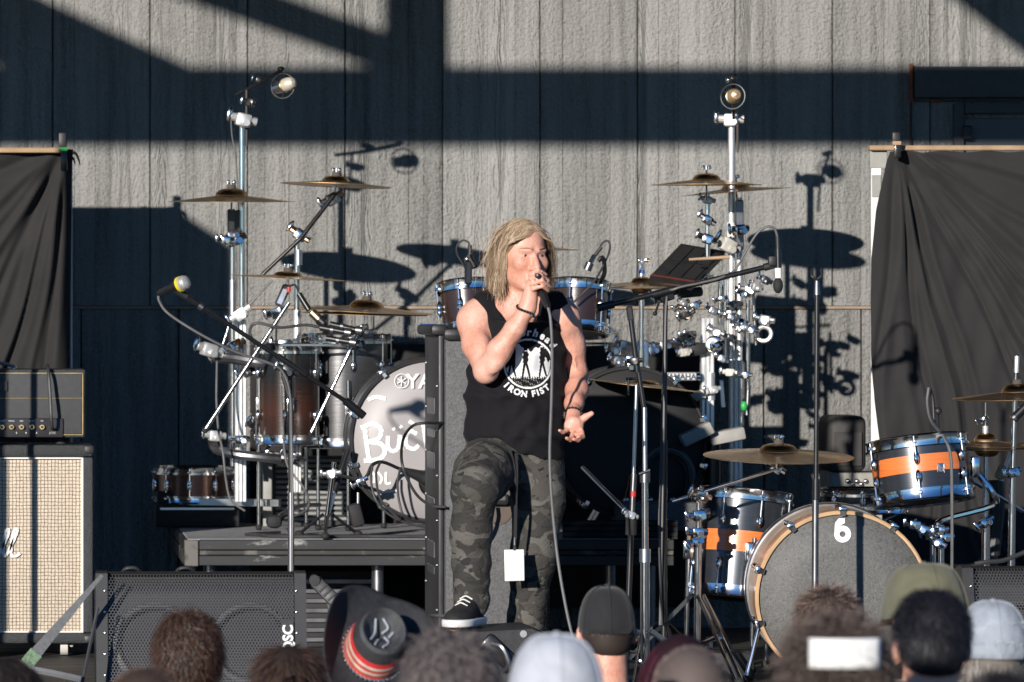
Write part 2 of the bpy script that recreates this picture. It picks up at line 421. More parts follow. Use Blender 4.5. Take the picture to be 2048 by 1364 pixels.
# ------------------------------------------------------------------ setting
DW = 21.9
KW = F/DW                                    # px per metre on the wall
def worn_mat(name, col, chip, amt=.66, sc=9., rough=.55, stretch=(1, 1, 1)):
    m, n, l, b = nodes(name); tc = n.new('ShaderNodeTexCoord'); v = mapping(n, l, tc.outputs['Object'], stretch)
    a = noise(n, l, v, sc, 8, .65, .4); c = noise(n, l, v, sc*.35, 3, .5)
    k = mth(n, l, 'ADD', mth(n, l, 'MULTIPLY', a, .7), mth(n, l, 'MULTIPLY', c, .3))
    l.new(ramp(n, l, k, [(.3, [x*.7 for x in col]), (amt-.06, [x*1.4 for x in col]), (amt, chip), (1, chip)]), b.inputs['Base Color'])
    b.inputs['Roughness'].default_value = rough
    bp = n.new('ShaderNodeBump'); bp.inputs['Strength'].default_value = .25; bp.inputs['Distance'].default_value = .004
    l.new(k, bp.inputs['Height']); l.new(bp.outputs[0], b.inputs['Normal']); return m
M['ground'] = plain('ground_dirt', (.12, .115, .09), .9, 0, .4, vs=.8, bump=.4, bs=6)
M['stage'] = worn_mat('stage_planks', (.03, .028, .026), (.1, .09, .08), .62, 6, .6, (.4, 3, 3))
M['riser_edge'] = worn_mat('riser_edge', (.014, .0145, .016), (.34, .34, .32), .62, 7, .5, (.5, 1, 1.6))
M['riser_side'] = worn_mat('riser_side', (.02, .0195, .019), (.12, .11, .1), .6, 5, .6)
m, n, l, b = nodes('carpet'); tc = n.new('ShaderNodeTexCoord'); q = noise(n, l, tc.outputs['Object'], 260, 3, .7)
q2 = noise(n, l, tc.outputs['Object'], 5, 4, .6)
l.new(ramp(n, l, mth(n, l, 'ADD', mth(n, l, 'MULTIPLY', q, .6), mth(n, l, 'MULTIPLY', q2, .4)), [(.3, (.19, .195, .205)), (.7, (.46, .465, .475))]), b.inputs['Base Color'])
b.inputs['Roughness'].default_value = .95; bp = n.new('ShaderNodeBump'); bp.inputs['Strength'].default_value = .8; bp.inputs['Distance'].default_value = .004
l.new(q, bp.inputs['Height']); l.new(bp.outputs[0], b.inputs['Normal']); M['carpet'] = m
m, n, l, b = nodes('black_cloth'); tc = n.new('ShaderNodeTexCoord'); q = noise(n, l, tc.outputs['Object'], 6, 5, .6)
l.new(ramp(n, l, q, [(.3, (.014, .0132, .0138)), (.7, (.0215, .02, .0205))]), b.inputs['Base Color']); b.inputs['Roughness'].default_value = .9
b.inputs['Sheen Weight'].default_value = .06; b.inputs['Sheen Roughness'].default_value = .5
q3 = noise(n, l, tc.outputs['Object'], 420, 2, .5); bp = n.new('ShaderNodeBump'); bp.inputs['Strength'].default_value = .15; bp.inputs['Distance'].default_value = .002
l.new(q3, bp.inputs['Height']); l.new(bp.outputs[0], b.inputs['Normal']); M['cloth_black'] = m

mb = MB(); mb.add([(-900, -900, -1.1), (900, -900, -1.1), (900, 900, -1.1), (-900, 900, -1.1)], [(0, 1, 2, 3)])
tag(mb.build('ground', M['ground']), kind='structure')
# stage: planked deck on a black front board
fl = MB().box((2.0, 19.7, -.07), (13, 4.9, .1)).build('stage_floor', M['blackwood']); tag(fl, kind='structure')
y = 17.27
while y < 22.0:
    MB().box((2.0, y+.095, -.0115), (12.9, .186, .023), None, .004, 1).build('plank', M['stage'], fl); y += .19
MB().box((2.0, 17.23, -.58), (13, .04, 1.04), None, .004, 1).build('front_board', M['blackwood'], fl)

wall = thing('back_wall', 'long dark grey wall of embossed wood siding across the back of the stage', 'wall', (4, DW, 0))
MB().box((2.0, DW+.08, 1.6), (15, .06, 5.6)).build('backing_board', M['trim_dark'], wall)
zs = HC+(VY-617)/KW
pitch = 195/KW; x0 = (300-VX)/KW
random.seed(4)
for k in range(-5, 14):
    xa = x0+k*pitch+.0012; xb = xa+pitch-.0024
    cuts = sorted([0]+[random.uniform(.1, .9) for _ in range(2)]+[.5+random.uniform(-.08, .08)]+[1])
    prof = []
    for i in range(len(cuts)-1):
        a, c = xa+(xb-xa)*cuts[i], xa+(xb-xa)*cuts[i+1]; d = random.uniform(0, .0035)
        if c-a < .03: continue
        e = .006
        prof += [(a+.001, DW+d+e*(i == 0)+.001), (a+.004, DW+d), (c-.004, DW+d+random.uniform(-.001, .001)), (c-.001, DW+d+.002)]
    prof += [(xb, DW+.05), (xa, DW+.05)]
    n_ = len(prof); m = MB()
    for (z0, z1) in ((zs+.012, 4.3),):
        m.add([(px, py, z0) for px, py in prof]+[(px, py, z1) for px, py in prof],
              [tuple(range(n_-1, -1, -1)), tuple(range(n_, 2*n_))]+[(i, (i+1) % n_, n_+(i+1) % n_, n_+i) for i in range(n_)])
    m.build('panel', M['wall'], wall, 20)
    xo = .12
    MB().box(((xa+xb)/2+xo, DW+.022, zs/2-.2), (pitch-.006, .05, zs+.395), None, .004, 1).build('skirt_board', M['skirt'], wall)
MB().box((2.0, DW-.004, zs+.004), (15, .02, .012), None, .002, 1).build('seam_strip', plain('seam_wood', (.3, .23, .17), .75, 0, .3, vs=9), wall)
# door in the right part of the wall
d = thing('door', 'dark blue-grey door with heavy header at the upper right of the wall', 'door', P(2040, 640, DW))
def wbox(x0_, y0_, x1, y1, dep, off, bev=.003):
    a, b_ = P(x0_, y0_, DW), P(x1, y1, DW)
    return MB().box(((a.x+b_.x)/2, DW-off, (a.z+b_.z)/2), (abs(b_.x-a.x), dep, abs(a.z-b_.z)), None, bev, 1)
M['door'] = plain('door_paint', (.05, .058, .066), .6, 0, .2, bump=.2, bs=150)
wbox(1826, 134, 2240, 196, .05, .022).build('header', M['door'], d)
wbox(1818, 128, 1824, 203, .03, .02).build('rusty_edge', M['rust'], d)
wbox(1819, 204, 1823, 640, .012, .012).build('edge_strip', plain('dark_rust', (.06, .03, .025), .8), d)
wbox(1859, 199, 1880, 205, .02, .02).build('rust_tab', M['rust'], d)
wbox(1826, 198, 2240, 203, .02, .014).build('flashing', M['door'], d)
wbox(1905, 207, 1925, 1200, .04, .02).build('jamb', M['door'], d)
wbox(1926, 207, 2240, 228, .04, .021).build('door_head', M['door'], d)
wbox(1927, 236, 2240, 1200, .006, .008).build('door_leaf', plain('door_leaf', (.075, .085, .095), .45, 0, .1), d)
wbox(1922, 252, 1940, 280, .05, .036, .006).build('closer_arm', M['black_plastic'], d)

# canopy of the stage: out of the frame, its header, post and braces throw the bars of shade on the wall
def C(px, py, Y): 
    q_ = P(px, py, DW); return q_-SUNV*((DW-Y)/SUNV.y)
YC = 17.0
can = thing('stage_canopy', 'timber canopy of the stage whose header and braces shade the upper wall', 'canopy', (2, YC, 0))
def beam(name, a, b_, thick_px, dep=.14, Y=YC, mat=None):
    a, b_ = C(*a, Y), C(*b_, Y); d_ = (b_-a); L = d_.length; ang = math.atan2(d_.z, d_.x)
    R = Matrix.Rotation(-ang, 3, 'Y')
    return MB().box((a+b_)/2, (L, dep, thick_px/KW), R, .006, 1).build(name, mat or M['blackwood'], can)
beam('header_beam', (-3000, 213), (4200, 213), 152, .1)
beam('king_post', (833, 140), (833, -420), 112, .1, YC+.01)
beam('brace', (-260, -262), (790, 110), 76, .09, YC-.012)
beam('brace', (-560, -218), (370, 216), 160, .09, YC+.021)
beam('brace', (1790, -165), (2390, 305), 112, .09, YC-.022)
MB().box((2.0, 19.0, 4.5), (14, 7.0, .12)).build('roof_deck', M['blackwood'], can)
for x in (-4.4, 8.6): MB().box((x, YC, 1.7), (.16, .16, 5.6), None, .006, 1).build('post', M['blackwood'], can)
# narrow unseen column added at the left wing, outlined to cast the sloped wall shade
YT = 18.6
tw = thing('shade_column', 'unseen narrow black column at the left wing, added to shade the wall', 'loudspeaker', (C(400, 640, YT).x, YT, 0))
def cpoly(name, pts, mat, par, Y, dep):
    R = CAMR; pp = [C(a, b_, Y) for a, b_ in pts]; o = pp[0]
    return MB().prism([(q_.x-o.x, q_.z-o.z) for q_ in pp], Vector((o.x, Y+dep/2, o.z)), R, dep).build(name, mat, par, 30)
bot = 640+C(0, 640, YT).z*KW
cpoly('cabinet', [(352, bot-60), (452, bot-60), (452, 488), (440, 478), (395, 448), (352, 420)], M['black_plastic'], tw, YT, .12)  # plain slab cut to the outline of the shade it throws
cpoly('plinth', [(342, bot), (462, bot), (462, bot-59.5), (342, bot-59.5)], M['black_metal'], tw, YT, .16)
sp_ = thing('mic_stand', 'straight microphone stand at the left wing, outside the picture', 'microphone stand', (P(61, 1000, 20).x-.35, 19.3, 0))
MB().cyl((P(61, 1000, 20).x-.35, 19.3, .02), (P(61, 1000, 20).x-.35, 19.3, 1.75), .012).build('pole', M['black_metal'], sp_)
MB().cyl((P(61, 1000, 20).x-.35, 19.3, 0), (P(61, 1000, 20).x-.35, 19.3, .025), .13, .12, 28).build('round_base', M['black_metal'], sp_)

# ---- drapes
def drape(name, label, outline_l, outline_r, top, botpx, apex, D, loc, n1=90, n2=110, amp=.022, freq=26, skew=0.0, seed=0, band=(-1.3, 1.3)):
    """outline functions give the left and right edge (px) at a height; folds run from the apex where it is clamped"""
    rr = np.random.default_rng(seed); V = np.zeros((n1, n2, 3)); ph = rr.random(6)*6
    creases = [(rr.uniform(*band), rr.uniform(.5, 1.3)*rr.choice((1, 1, -.6)), rr.uniform(5, 16)) for _ in range(int(freq))]
    for j in range(n1):
        ty = j/(n1-1); py = top+(botpx-top)*ty
        for i in range(n2):
            tx = i/(n2-1); a, c = outline_l(py), outline_r(py); px = a+(c-a)*tx
            dx, dy = px-apex[0], max(1, py-apex[1]+6); r = math.hypot(dx, dy); th = math.atan2(dx, dy)
            f = 0
            for (t0, am, wd) in creases:
                dd = (th-t0-.02*math.sin(r*.012+t0*9))*r/wd; f += am*math.exp(-dd*dd)-.45*am*math.exp(-((dd-1.5)/1.4)**2)
            ev = min(1, r/90)
            hang = .5*math.sin(px*.055+ph[2]+.6*math.sin(py*.004))+.35*math.sin(px*.024+py*.012+ph[1])+.3*math.sin(px*.11+py*.02+ph[3])
            dep = amp*(f*ev+.35*hang*min(1, max(0, (py-apex[1]-60)/200)))
            q_ = P(px, py, D); V[j, i] = (q_.x, q_.y+dep, q_.z+.003*math.sin(tx*40)*(j == 0))
    idx = np.arange(n1*n2).reshape(n1, n2)
    Fq = np.stack([idx[:-1, :-1], idx[1:, :-1], idx[1:, 1:], idx[:-1, 1:]], 2).reshape(-1, 4)
    o = np_mesh(name, V.reshape(-1, 3), Fq, M['cloth_black'], loc); 
    sm = o.modifiers.new('thickness', 'SOLIDIFY'); sm.thickness = .003; return o
DL = 21.0
t = thing('backdrop_screen', 'black cloth backdrop clamped to a wooden rail behind the guitar amplifier', 'backdrop', P(40, 1180, DL))
drape('cloth', '', lambda y: -260, lambda y: 146-4*math.sin((y-300)/70.)*(y < 420)-(0 if y < 420 else 3+.012*(y-420)), 300, 1180, (131, 288), DL, t, seed=3, amp=.03, freq=14, band=(-1.45, .1), n2=170, n1=140)
MB().box(P(-60, 300.5, DL-.03), (S(370, DL), .03, S(10, DL)), None, .003, 1).build('rail', M['wood'], t)
MB().box(P(143, 640, DL+.03), (S(4, DL), .02, S(640, DL)), None, .002, 1).build('frame_post', M['white'], t)
mb = MB()
mb.tube([P(138, 308, DL-.04), P(150, 306, DL-.03), P(157, 318, DL-.02), P(160, 330, DL-.02)], .008, 6, 4, r2=.002)
mb.tube([P(138, 310, DL-.04), P(147, 318, DL-.035), P(150, 328, DL-.02)], .007, 6, 4, r2=.002)
mb.build('loose_corner', M['cloth_black'], t)
def spring_clamp(px, py, D, label, h=70, col='green'):
    c = thing('spring_clamp', label, 'clamp', P(px, py+h*.6, D))
    MB().box(P(px-1, py+h*.22, D-.03), (S(15, D), .02, S(h*.42, D)), None, .004).build('upper_arm', M['black_plastic'], c)
    MB().box(P(px+2, py+h*.72, D-.035), (S(13, D), .022, S(h*.55, D)), None, .004).build('jaw', M['black_metal'], c)
    MB().box(P(px, py+h*.43, D-.032), (S(17, D), .03, S(8, D)), None, .003).build('pivot', M[col], c)
spring_clamp(126, 265, DL-.04, 'spring clamp with green collar gripping the left backdrop rail', 78)
DR = 20.1
t = thing('backdrop_screen', 'wide black cloth backdrop hung from a wooden rail behind the orange striped drums', 'backdrop', P(1900, 1200, DR))
def lft(y):
    return np.interp(y, [300, 320, 420, 520, 600, 700, 800, 860, 900, 1200], [1782, 1774, 1752, 1742, 1741, 1742, 1750, 1757, 1762, 1770])
drape('cloth', '', lft, lambda y: 2330, 303, 1200, (1795, 292), DR, t, n2=240, n1=150, seed=8, amp=.03, freq=17, band=(-.1, 1.45))
MB().box(P(2020, 296, DR+.02), (S(565, DR), .05, S(10, DR)), None, .003, 1).build('rail', M['wood'], t)
MB().box(P(1752, 620, DR+.04), (S(20, DR), .02, S(640, DR)), None, .002, 1).build('frame_panel', M['white'], t)
MB().box(P(1757, 318, DR+.028), (S(34, DR), .004, S(36, DR)), None, .001, 1).build('tape', plain('grey_tape', (.3, .3, .28), .6), t)
MB().box(P(1753, 372, DR+.026), (S(18, DR), .004, S(44, DR)), None, .001, 1).build('tape', plain('grey_tape', (.3, .3, .28), .6), t)
spring_clamp(1793, 264, DR-.01, 'tan spring clamp on the corner of the right backdrop rail', 52, 'wood')
# low black cloth put in where the wall behind the riser is dark
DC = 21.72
t = thing('low_black_cloth', 'low black cloth along the wall behind the drum riser', 'curtain', P(900, 1300, DC))
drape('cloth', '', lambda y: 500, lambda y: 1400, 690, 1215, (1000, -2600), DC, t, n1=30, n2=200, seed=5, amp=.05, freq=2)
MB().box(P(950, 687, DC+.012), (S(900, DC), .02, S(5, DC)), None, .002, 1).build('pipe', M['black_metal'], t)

# ---- drum riser
DF, DB = 20.1, 21.66
ZR = HC-(1078-VY)*DF/F
rx0 = (369-VX)*DF/F; rx1 = (1348-VX)*DF/F
ris = thing('drum_riser', 'carpeted black drum riser with chipped metal edging under the grey drum kit', 'riser', ((rx0+rx1)/2, 20.9, 0))
def rb(xa, xb, ya, yb, za, zb_, bev=.003): return MB().box(((xa+xb)/2, (ya+yb)/2, (za+zb_)/2), (xb-xa, yb-ya, zb_-za), None, bev, 1)
rb(rx0+.012, rx1-.012, DF+.012, DB, ZR-.03, ZR, .004).build('carpet_deck', M['carpet'], ris)
rb(rx0+.055, rx1, DF-.004, DF+.011, ZR-.042, ZR-.002).build('edge_trim', M['riser_edge'], ris)
rb(rx0+.055, rx1, DF+.006, DF+.03, ZR-.062, ZR-.043).build('groove_rail', M['riser_side'], ris)
rb(rx0+.055, rx1, DF-.002, DF+.02, ZR-.102, ZR-.063).build('lower_rail', M['riser_edge'], ris)
rb(rx0, rx0+.053, DF-.008, DF+.04, ZR-.104, ZR-.003).build('corner_block', M['steel'], ris).data.materials[0] = M['riser_side']
rb(rx0-.002, rx0+.012, DF+.042, DB, ZR-.044, ZR-.001).build('side_trim', M['riser_edge'], ris)
rb(rx0-.002, rx0+.02, DF+.042, DB, ZR-.102, ZR-.048).build('side_rail', M['riser_side'], ris)
for x in (rx0+.1, (760-VX)*DF/F, rx1-.5, rx1-.08):
    for y in (DF+.12, DB-.12): MB().cyl((x, y, 0), (x, y, ZR-.1), .024).build('leg', M['gun'], ris)
MB().cyl((rx0+.1, DF+.12, .06), (rx0+.1, DB-.12, ZR-.14), .016).build('brace', M['black_metal'], ris)
# cases stored under the riser
t = thing('flight_case', 'ribbed dark case pushed under the drum riser', 'case', P(690, 1300, 20.6))
c0, c1 = P(600, 1150, 20.6), P(755, 1150, 20.6)
MB().box(((c0.x+c1.x)/2, 20.85, .15), (c1.x-c0.x, .5, .3), None, .006).build('body', M['blackwood'], t)
for k in range(7): MB().box(((c0.x+c1.x)/2, 20.594, .03+.038*k), (c1.x-c0.x-.02, .012, .02), None, .003, 1).build('rib', M['gun'], t)
MB().box((c1.x-.06, 20.59, .2), (.05, .014, .04), None, .004).build('latch', M['steel'], t)
t = thing('flight_case', 'grey slatted case standing on the riser behind the left floor tom', 'case', P(610, 1000, 21.45))
c0, c1 = P(527, 890, 21.35), P(700, 890, 21.35)
MB().box(((c0.x+c1.x)/2, 21.48, ZR+.14), (c1.x-c0.x, .24, .28), None, .006).build('body', M['trim_dark'], t)
for k in range(12): MB().box(((c0.x+c1.x)/2+.02, 21.354, ZR+.03+.0215*k), (c1.x-c0.x-.06, .012, .013), None, .003, 1).build('slat', plain('slat_grey', (.25, .25, .24), .5), t)
MB().box((c0.x+.018, 21.352, ZR+.14), (.04, .014, .28), None, .003).build('corner_post', plain('post_grey', (.3, .3, .28), .6), t)
# ------------------------------------------------------------------ gear: materials
m, n, l, b = nodes('bronze'); b.inputs['Metallic'].default_value = 1.0; b.inputs['Roughness'].default_value = .27
b.inputs['Anisotropic'].default_value = .75
tg = n.new('ShaderNodeTangent'); tg.direction_type = 'RADIAL'; tg.axis = 'Z'; l.new(tg.outputs[0], b.inputs['Tangent'])
tc = n.new('ShaderNodeTexCoord'); sp = n.new('ShaderNodeSeparateXYZ'); l.new(tc.outputs['Object'], sp.inputs[0])
rad = mth(n, l, 'SQRT', mth(n, l, 'ADD', mth(n, l, 'MULTIPLY', sp.outputs[0], sp.outputs[0]), mth(n, l, 'MULTIPLY', sp.outputs[1], sp.outputs[1])))
wv = mth(n, l, 'SINE', mth(n, l, 'MULTIPLY', rad, 1400.)); q = noise(n, l, tc.outputs['Object'], 14, 4, .6)
l.new(ramp(n, l, mth(n, l, 'ADD', q, mth(n, l, 'MULTIPLY', wv, .08)), [(.3, (.42, .25, .11)), (.55, (.6, .39, .19)), (.75, (.7, .5, .28))]), b.inputs['Base Color'])
bp = n.new('ShaderNodeBump'); bp.inputs['Strength'].default_value = .12; bp.inputs['Distance'].default_value = .001; l.new(wv, bp.inputs['Height']); l.new(bp.outputs[0], b.inputs['Normal'])
M['bronze'] = m
def shell_mat(name, stops, zl, zh, rough=.3, streak=.25, metal=0.0):
    """lacquered shell whose stain runs from one hoop to the other, along the object's height"""
    m, n, l, b = nodes(name); tc = n.new('ShaderNodeTexCoord'); sp = n.new('ShaderNodeSeparateXYZ'); l.new(tc.outputs['Object'], sp.inputs[0])
    mr = n.new('ShaderNodeMapRange'); mr.inputs['From Min'].default_value = zl; mr.inputs['From Max'].default_value = zh; l.new(sp.outputs[2], mr.inputs['Value'])
    g = noise(n, l, mapping(n, l, tc.outputs['Object'], (3, 3, 60)), 2.2, 4, .6)
    k = mth(n, l, 'ADD', mr.outputs[0], mth(n, l, 'MULTIPLY', mth(n, l, 'SUBTRACT', g, .5), streak))
    l.new(ramp(n, l, k, stops), b.inputs['Base Color']); b.inputs['Roughness'].default_value = rough; b.inputs['Metallic'].default_value = metal
    b.inputs['Coat Weight'].default_value = .6; b.inputs['Coat Roughness'].default_value = .12
    bp = n.new('ShaderNodeBump'); bp.inputs['Strength'].default_value = .15; bp.inputs['Distance'].default_value = .003; l.new(g, bp.inputs['Height']); l.new(bp.outputs[0], b.inputs['Normal'])
    return m
M['shell_grey'] = shell_mat('shell_grey', [(0, (.022, .012, .009)), (.3, (.034, .017, .012)), (.55, (.03, .029, .03)), (1, (.03, .03, .032))], .0, .45, .3, .3)
M['shell_brown'] = shell_mat('shell_brown', [(0, (.02, .011, .008)), (.35, (.05, .02, .013)), (.65, (.014, .013, .013)), (1, (.012, .012, .013))], .0, .38, .25, .5)
M['shell_silver'] = shell_mat('shell_silver', [(0, (.05, .05, .052)), (1, (.1, .1, .104))], 0, .4, .32, 1.2, .6)
M['shell_black'] = shell_mat('shell_black', [(0, (.02, .022, .027)), (1, (.032, .034, .04))], 0, .4, .28, .9)
M['shell_satin'] = shell_mat('shell_satin', [(0, (.03, .034, .042)), (1, (.05, .054, .062))], 0, .4, .3, 1.5, .35)
M['orange'] = shell_mat('orange_stain', [(0, (.62, .15, .03)), (1, (.85, .25, .06))], 0, .4, .35, 1.6)
M['sparkle'] = plain('brown_sparkle', (.2, .085, .06), .3, .45, .35, vs=260, coat=.5)
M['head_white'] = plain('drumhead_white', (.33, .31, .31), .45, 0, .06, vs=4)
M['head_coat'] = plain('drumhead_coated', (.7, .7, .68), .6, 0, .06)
m, n, l, b = nodes('drumhead_charcoal'); tc = n.new('ShaderNodeTexCoord')
q = noise(n, l, tc.outputs['Object'], 75, 6, .75, 2.2)
l.new(ramp(n, l, q, [(.35, (.05, .05, .05)), (.52, (.115, .113, .108)), (.68, (.17, .168, .16))]), b.inputs['Base Color']); b.inputs['Roughness'].default_value = .6
bp = n.new('ShaderNodeBump'); bp.inputs['Strength'].default_value = .3; bp.inputs['Distance'].default_value = .003; l.new(q, bp.inputs['Height']); l.new(bp.outputs[0], b.inputs['Normal']); M['head_char'] = m
M['hoop_wood'] = plain('maple_hoop', (.56, .36, .2), .35, 0, .15, vs=10, coat=.4)
M['hoop_dark'] = plain('dark_hoop', (.03, .03, .032), .3, 0, .15, coat=.5)
M['shell_raw'] = plain('pale_wood_shell', (.45, .36, .29), .45, 0, .2, vs=8)
M['tolex'] = plain('tolex', (.028, .03, .033), .5, 0, .2, vs=30, bump=.5, bs=260)
M['panel_grey'] = plain('amp_front', (.06, .061, .064), .7, 0, .15, vs=60, bump=.3, bs=500)
M['spk_paint'] = plain('speckled_paint', (.11, .11, .112), .7, 0, .35, vs=150, bump=.5, bs=260)
m, n, l, b = nodes('checked_grille_cloth'); tc = n.new('ShaderNodeTexCoord'); sp = n.new('ShaderNodeSeparateXYZ'); l.new(tc.outputs['Object'], sp.inputs[0])
pt = .0134
def lines(src, w_, off=0.0):
    f_ = mth(n, l, 'FRACT', mth(n, l, 'DIVIDE', mth(n, l, 'ADD', src, 50.+off), pt)); return mth(n, l, 'LESS_THAN', f_, w_)
wob = mth(n, l, 'MULTIPLY', mth(n, l, 'SUBTRACT', noise(n, l, tc.outputs['Object'], 30, 2), .5), .006)
X = mth(n, l, 'ADD', sp.outputs[0], wob); Z = mth(n, l, 'ADD', sp.outputs[2], wob)
k = mth(n, l, 'MAXIMUM', lines(X, .2), lines(Z, .17))
br = noise(n, l, tc.outputs['Object'], 130, 3, .7)
mx = n.new('ShaderNodeMix'); mx.data_type = 'RGBA'; l.new(k, mx.inputs[0])
l.new(ramp(n, l, br, [(.3, (.52, .43, .33)), (.7, (.72, .62, .5))]), mx.inputs[6]); l.new(ramp(n, l, br, [(.3, (.08, .06, .04)), (.7, (.26, .2, .14))]), mx.inputs[7])
l.new(mx.outputs[2], b.inputs['Base Color']); b.inputs['Roughness'].default_value = .85
bp = n.new('ShaderNodeBump'); bp.inputs['Strength'].default_value = .5; bp.inputs['Distance'].default_value = .002; bp.invert = True; l.new(k, bp.inputs['Height']); l.new(bp.outputs[0], b.inputs['Normal']); M['grillcloth'] = m
def perf_mat(name, col, pitch_, hole=.32, rough=.4):
    m, n, l, b = nodes(name); tc = n.new('ShaderNodeTexCoord'); sp = n.new('ShaderNodeSeparateXYZ'); l.new(tc.outputs['Generated'], sp.inputs[0])
    tc2 = sp; sp = n.new('ShaderNodeSeparateXYZ'); l.new(tc.outputs['Object'], sp.inputs[0])
    def lat(ox, oz):
        fx = mth(n, l, 'SUBTRACT', mth(n, l, 'FRACT', mth(n, l, 'ADD', mth(n, l, 'DIVIDE', sp.outputs[0], pitch_), 50+ox)), .5)
        fz = mth(n, l, 'MULTIPLY', mth(n, l, 'SUBTRACT', mth(n, l, 'FRACT', mth(n, l, 'ADD', mth(n, l, 'DIVIDE', sp.outputs[2], pitch_*1.732), 50+oz)), .5), 1.732)
        return mth(n, l, 'SQRT', mth(n, l, 'ADD', mth(n, l, 'MULTIPLY', fx, fx), mth(n, l, 'MULTIPLY', fz, fz)))
    d_ = mth(n, l, 'MINIMUM', lat(0, 0), lat(.5, .5)); al = mth(n, l, 'GREATER_THAN', d_, hole)
    l.new(al, b.inputs['Alpha']); b.inputs['Base Color'].default_value = (*col, 1); b.inputs['Roughness'].default_value = rough; b.inputs['Metallic'].default_value = .3
    return m
M['grille'] = perf_mat('perforated_steel', (.085, .085, .087), .0105, .4)
M['grille2'] = perf_mat('perforated_steel_coarse', (.07, .07, .072), .016, .36)
# ------------------------------------------------------------------ gear: builders
def rod(par, name, a, b_, r, mat, r2=None, n=12): return MB().cyl(P(*a), P(*b_), r, r2, n).build(name, M[mat], par)
def strip(par, name, a, b_, w_, d_, mat, bev=.002):
    """straight bar of rectangular section between two pixels at given depths"""
    a, b_ = P(*a), P(*b_); z = (b_-a); R = frame(z, (1, 0, 0) if abs(z.normalized().x) < .9 else (0, 0, 1))
    return MB().box((a+b_)/2, (w_, d_, z.length), R, bev, 1).build(name, M[mat], par)
def clamp(par, px, py, D, s=1.0, mat='chrome', name='clamp', rot=None, wing=True):
    p = P(px, py, D); R = Matrix.Rotation(rot if rot is not None else random.uniform(-.6, .6), 3, 'Y') @ Matrix.Rotation(random.uniform(-.5, .5), 3, 'Z')
    m = MB(); u = .03*s
    m.box(p, (u*1.5, u*1.1, u*1.3), R, u*.22)
    m.cyl(p+R@Vector((-u*1.25, 0, .1*u)), p+R@Vector((u*1.3, 0, .1*u)), u*.42, n=10)
    m.cyl(p+R@Vector((.2*u, -u*.95, -.2*u)), p+R@Vector((.2*u, u*.6, -.2*u)), u*.36, n=10)
    o = m.build(name, M[mat], par)
    if wing:
        w_ = MB(); q_ = p+R@Vector((-u*1.5, -.2*u, .25*u)); w_.ball(q_, (u*.28, u*.2, u*.75), R, 10, 6); 
        w_.build('wing_bolt', M['chrome'], o)
    return o
def wingnut(par, p, s=1.0, up=Vector((0, 0, 1)), mat='chrome'):
    m = MB(); p = Vector(p); m.cyl(p, p+up*.014*s, .006*s, n=10)
    for e in (-1, 1): m.ball(p+Vector((e*.011*s, 0, .009*s)), (.007*s, .004*s, .008*s), None, 8, 6)
    return m.build('wing_nut', M[mat], par)
def cymbal(label, px, py, D, r, tilt=(0, 0), bell=.026, bow=.022, felt=True, nut=True, cat='cymbal', lower=False, flip=False):
    c = P(px, py, D); t = thing('cymbal', label, cat, c); t.rotation_euler = (math.radians(tilt[1]), math.radians(tilt[0]), 0)
    br = r*.26; sg = -1 if flip else 1
    pr = [(r, 0), (r, .0016), (r*.9, bow*.14), (r*.7, bow*.42), (r*.5, bow*.7), (br*1.12, bow*.95), (br, bow)]
    MB().lathe(c, (0, 0, 1), [(a, h*sg) for a, h in pr], 72).build('bow', M['bronze'], t, 60)
    pb = [(br, bow), (br*.96, bow+bell*.25), (br*.8, bow+bell*.68), (br*.55, bow+bell*.92), (br*.25, bow+bell), (.006, bow+bell)]
    MB().lathe(c, (0, 0, 1), [(a, h*sg) for a, h in pb], 48).build('bell', M['bronze'], t, 60)
    top = c+Vector((0, 0, (bow+bell)*sg if not flip else .0))
    if felt: MB().lathe(top-Vector((0, 0, .003)), (0, 0, 1), [(.001, 0), (.018, 0), (.0185, .004), (.017, .018), (.001, .018)], 20).build('felt', M['felt'], t)
    if nut: wingnut(t, top+Vector((0, 0, .014)), 1.1)
    return t
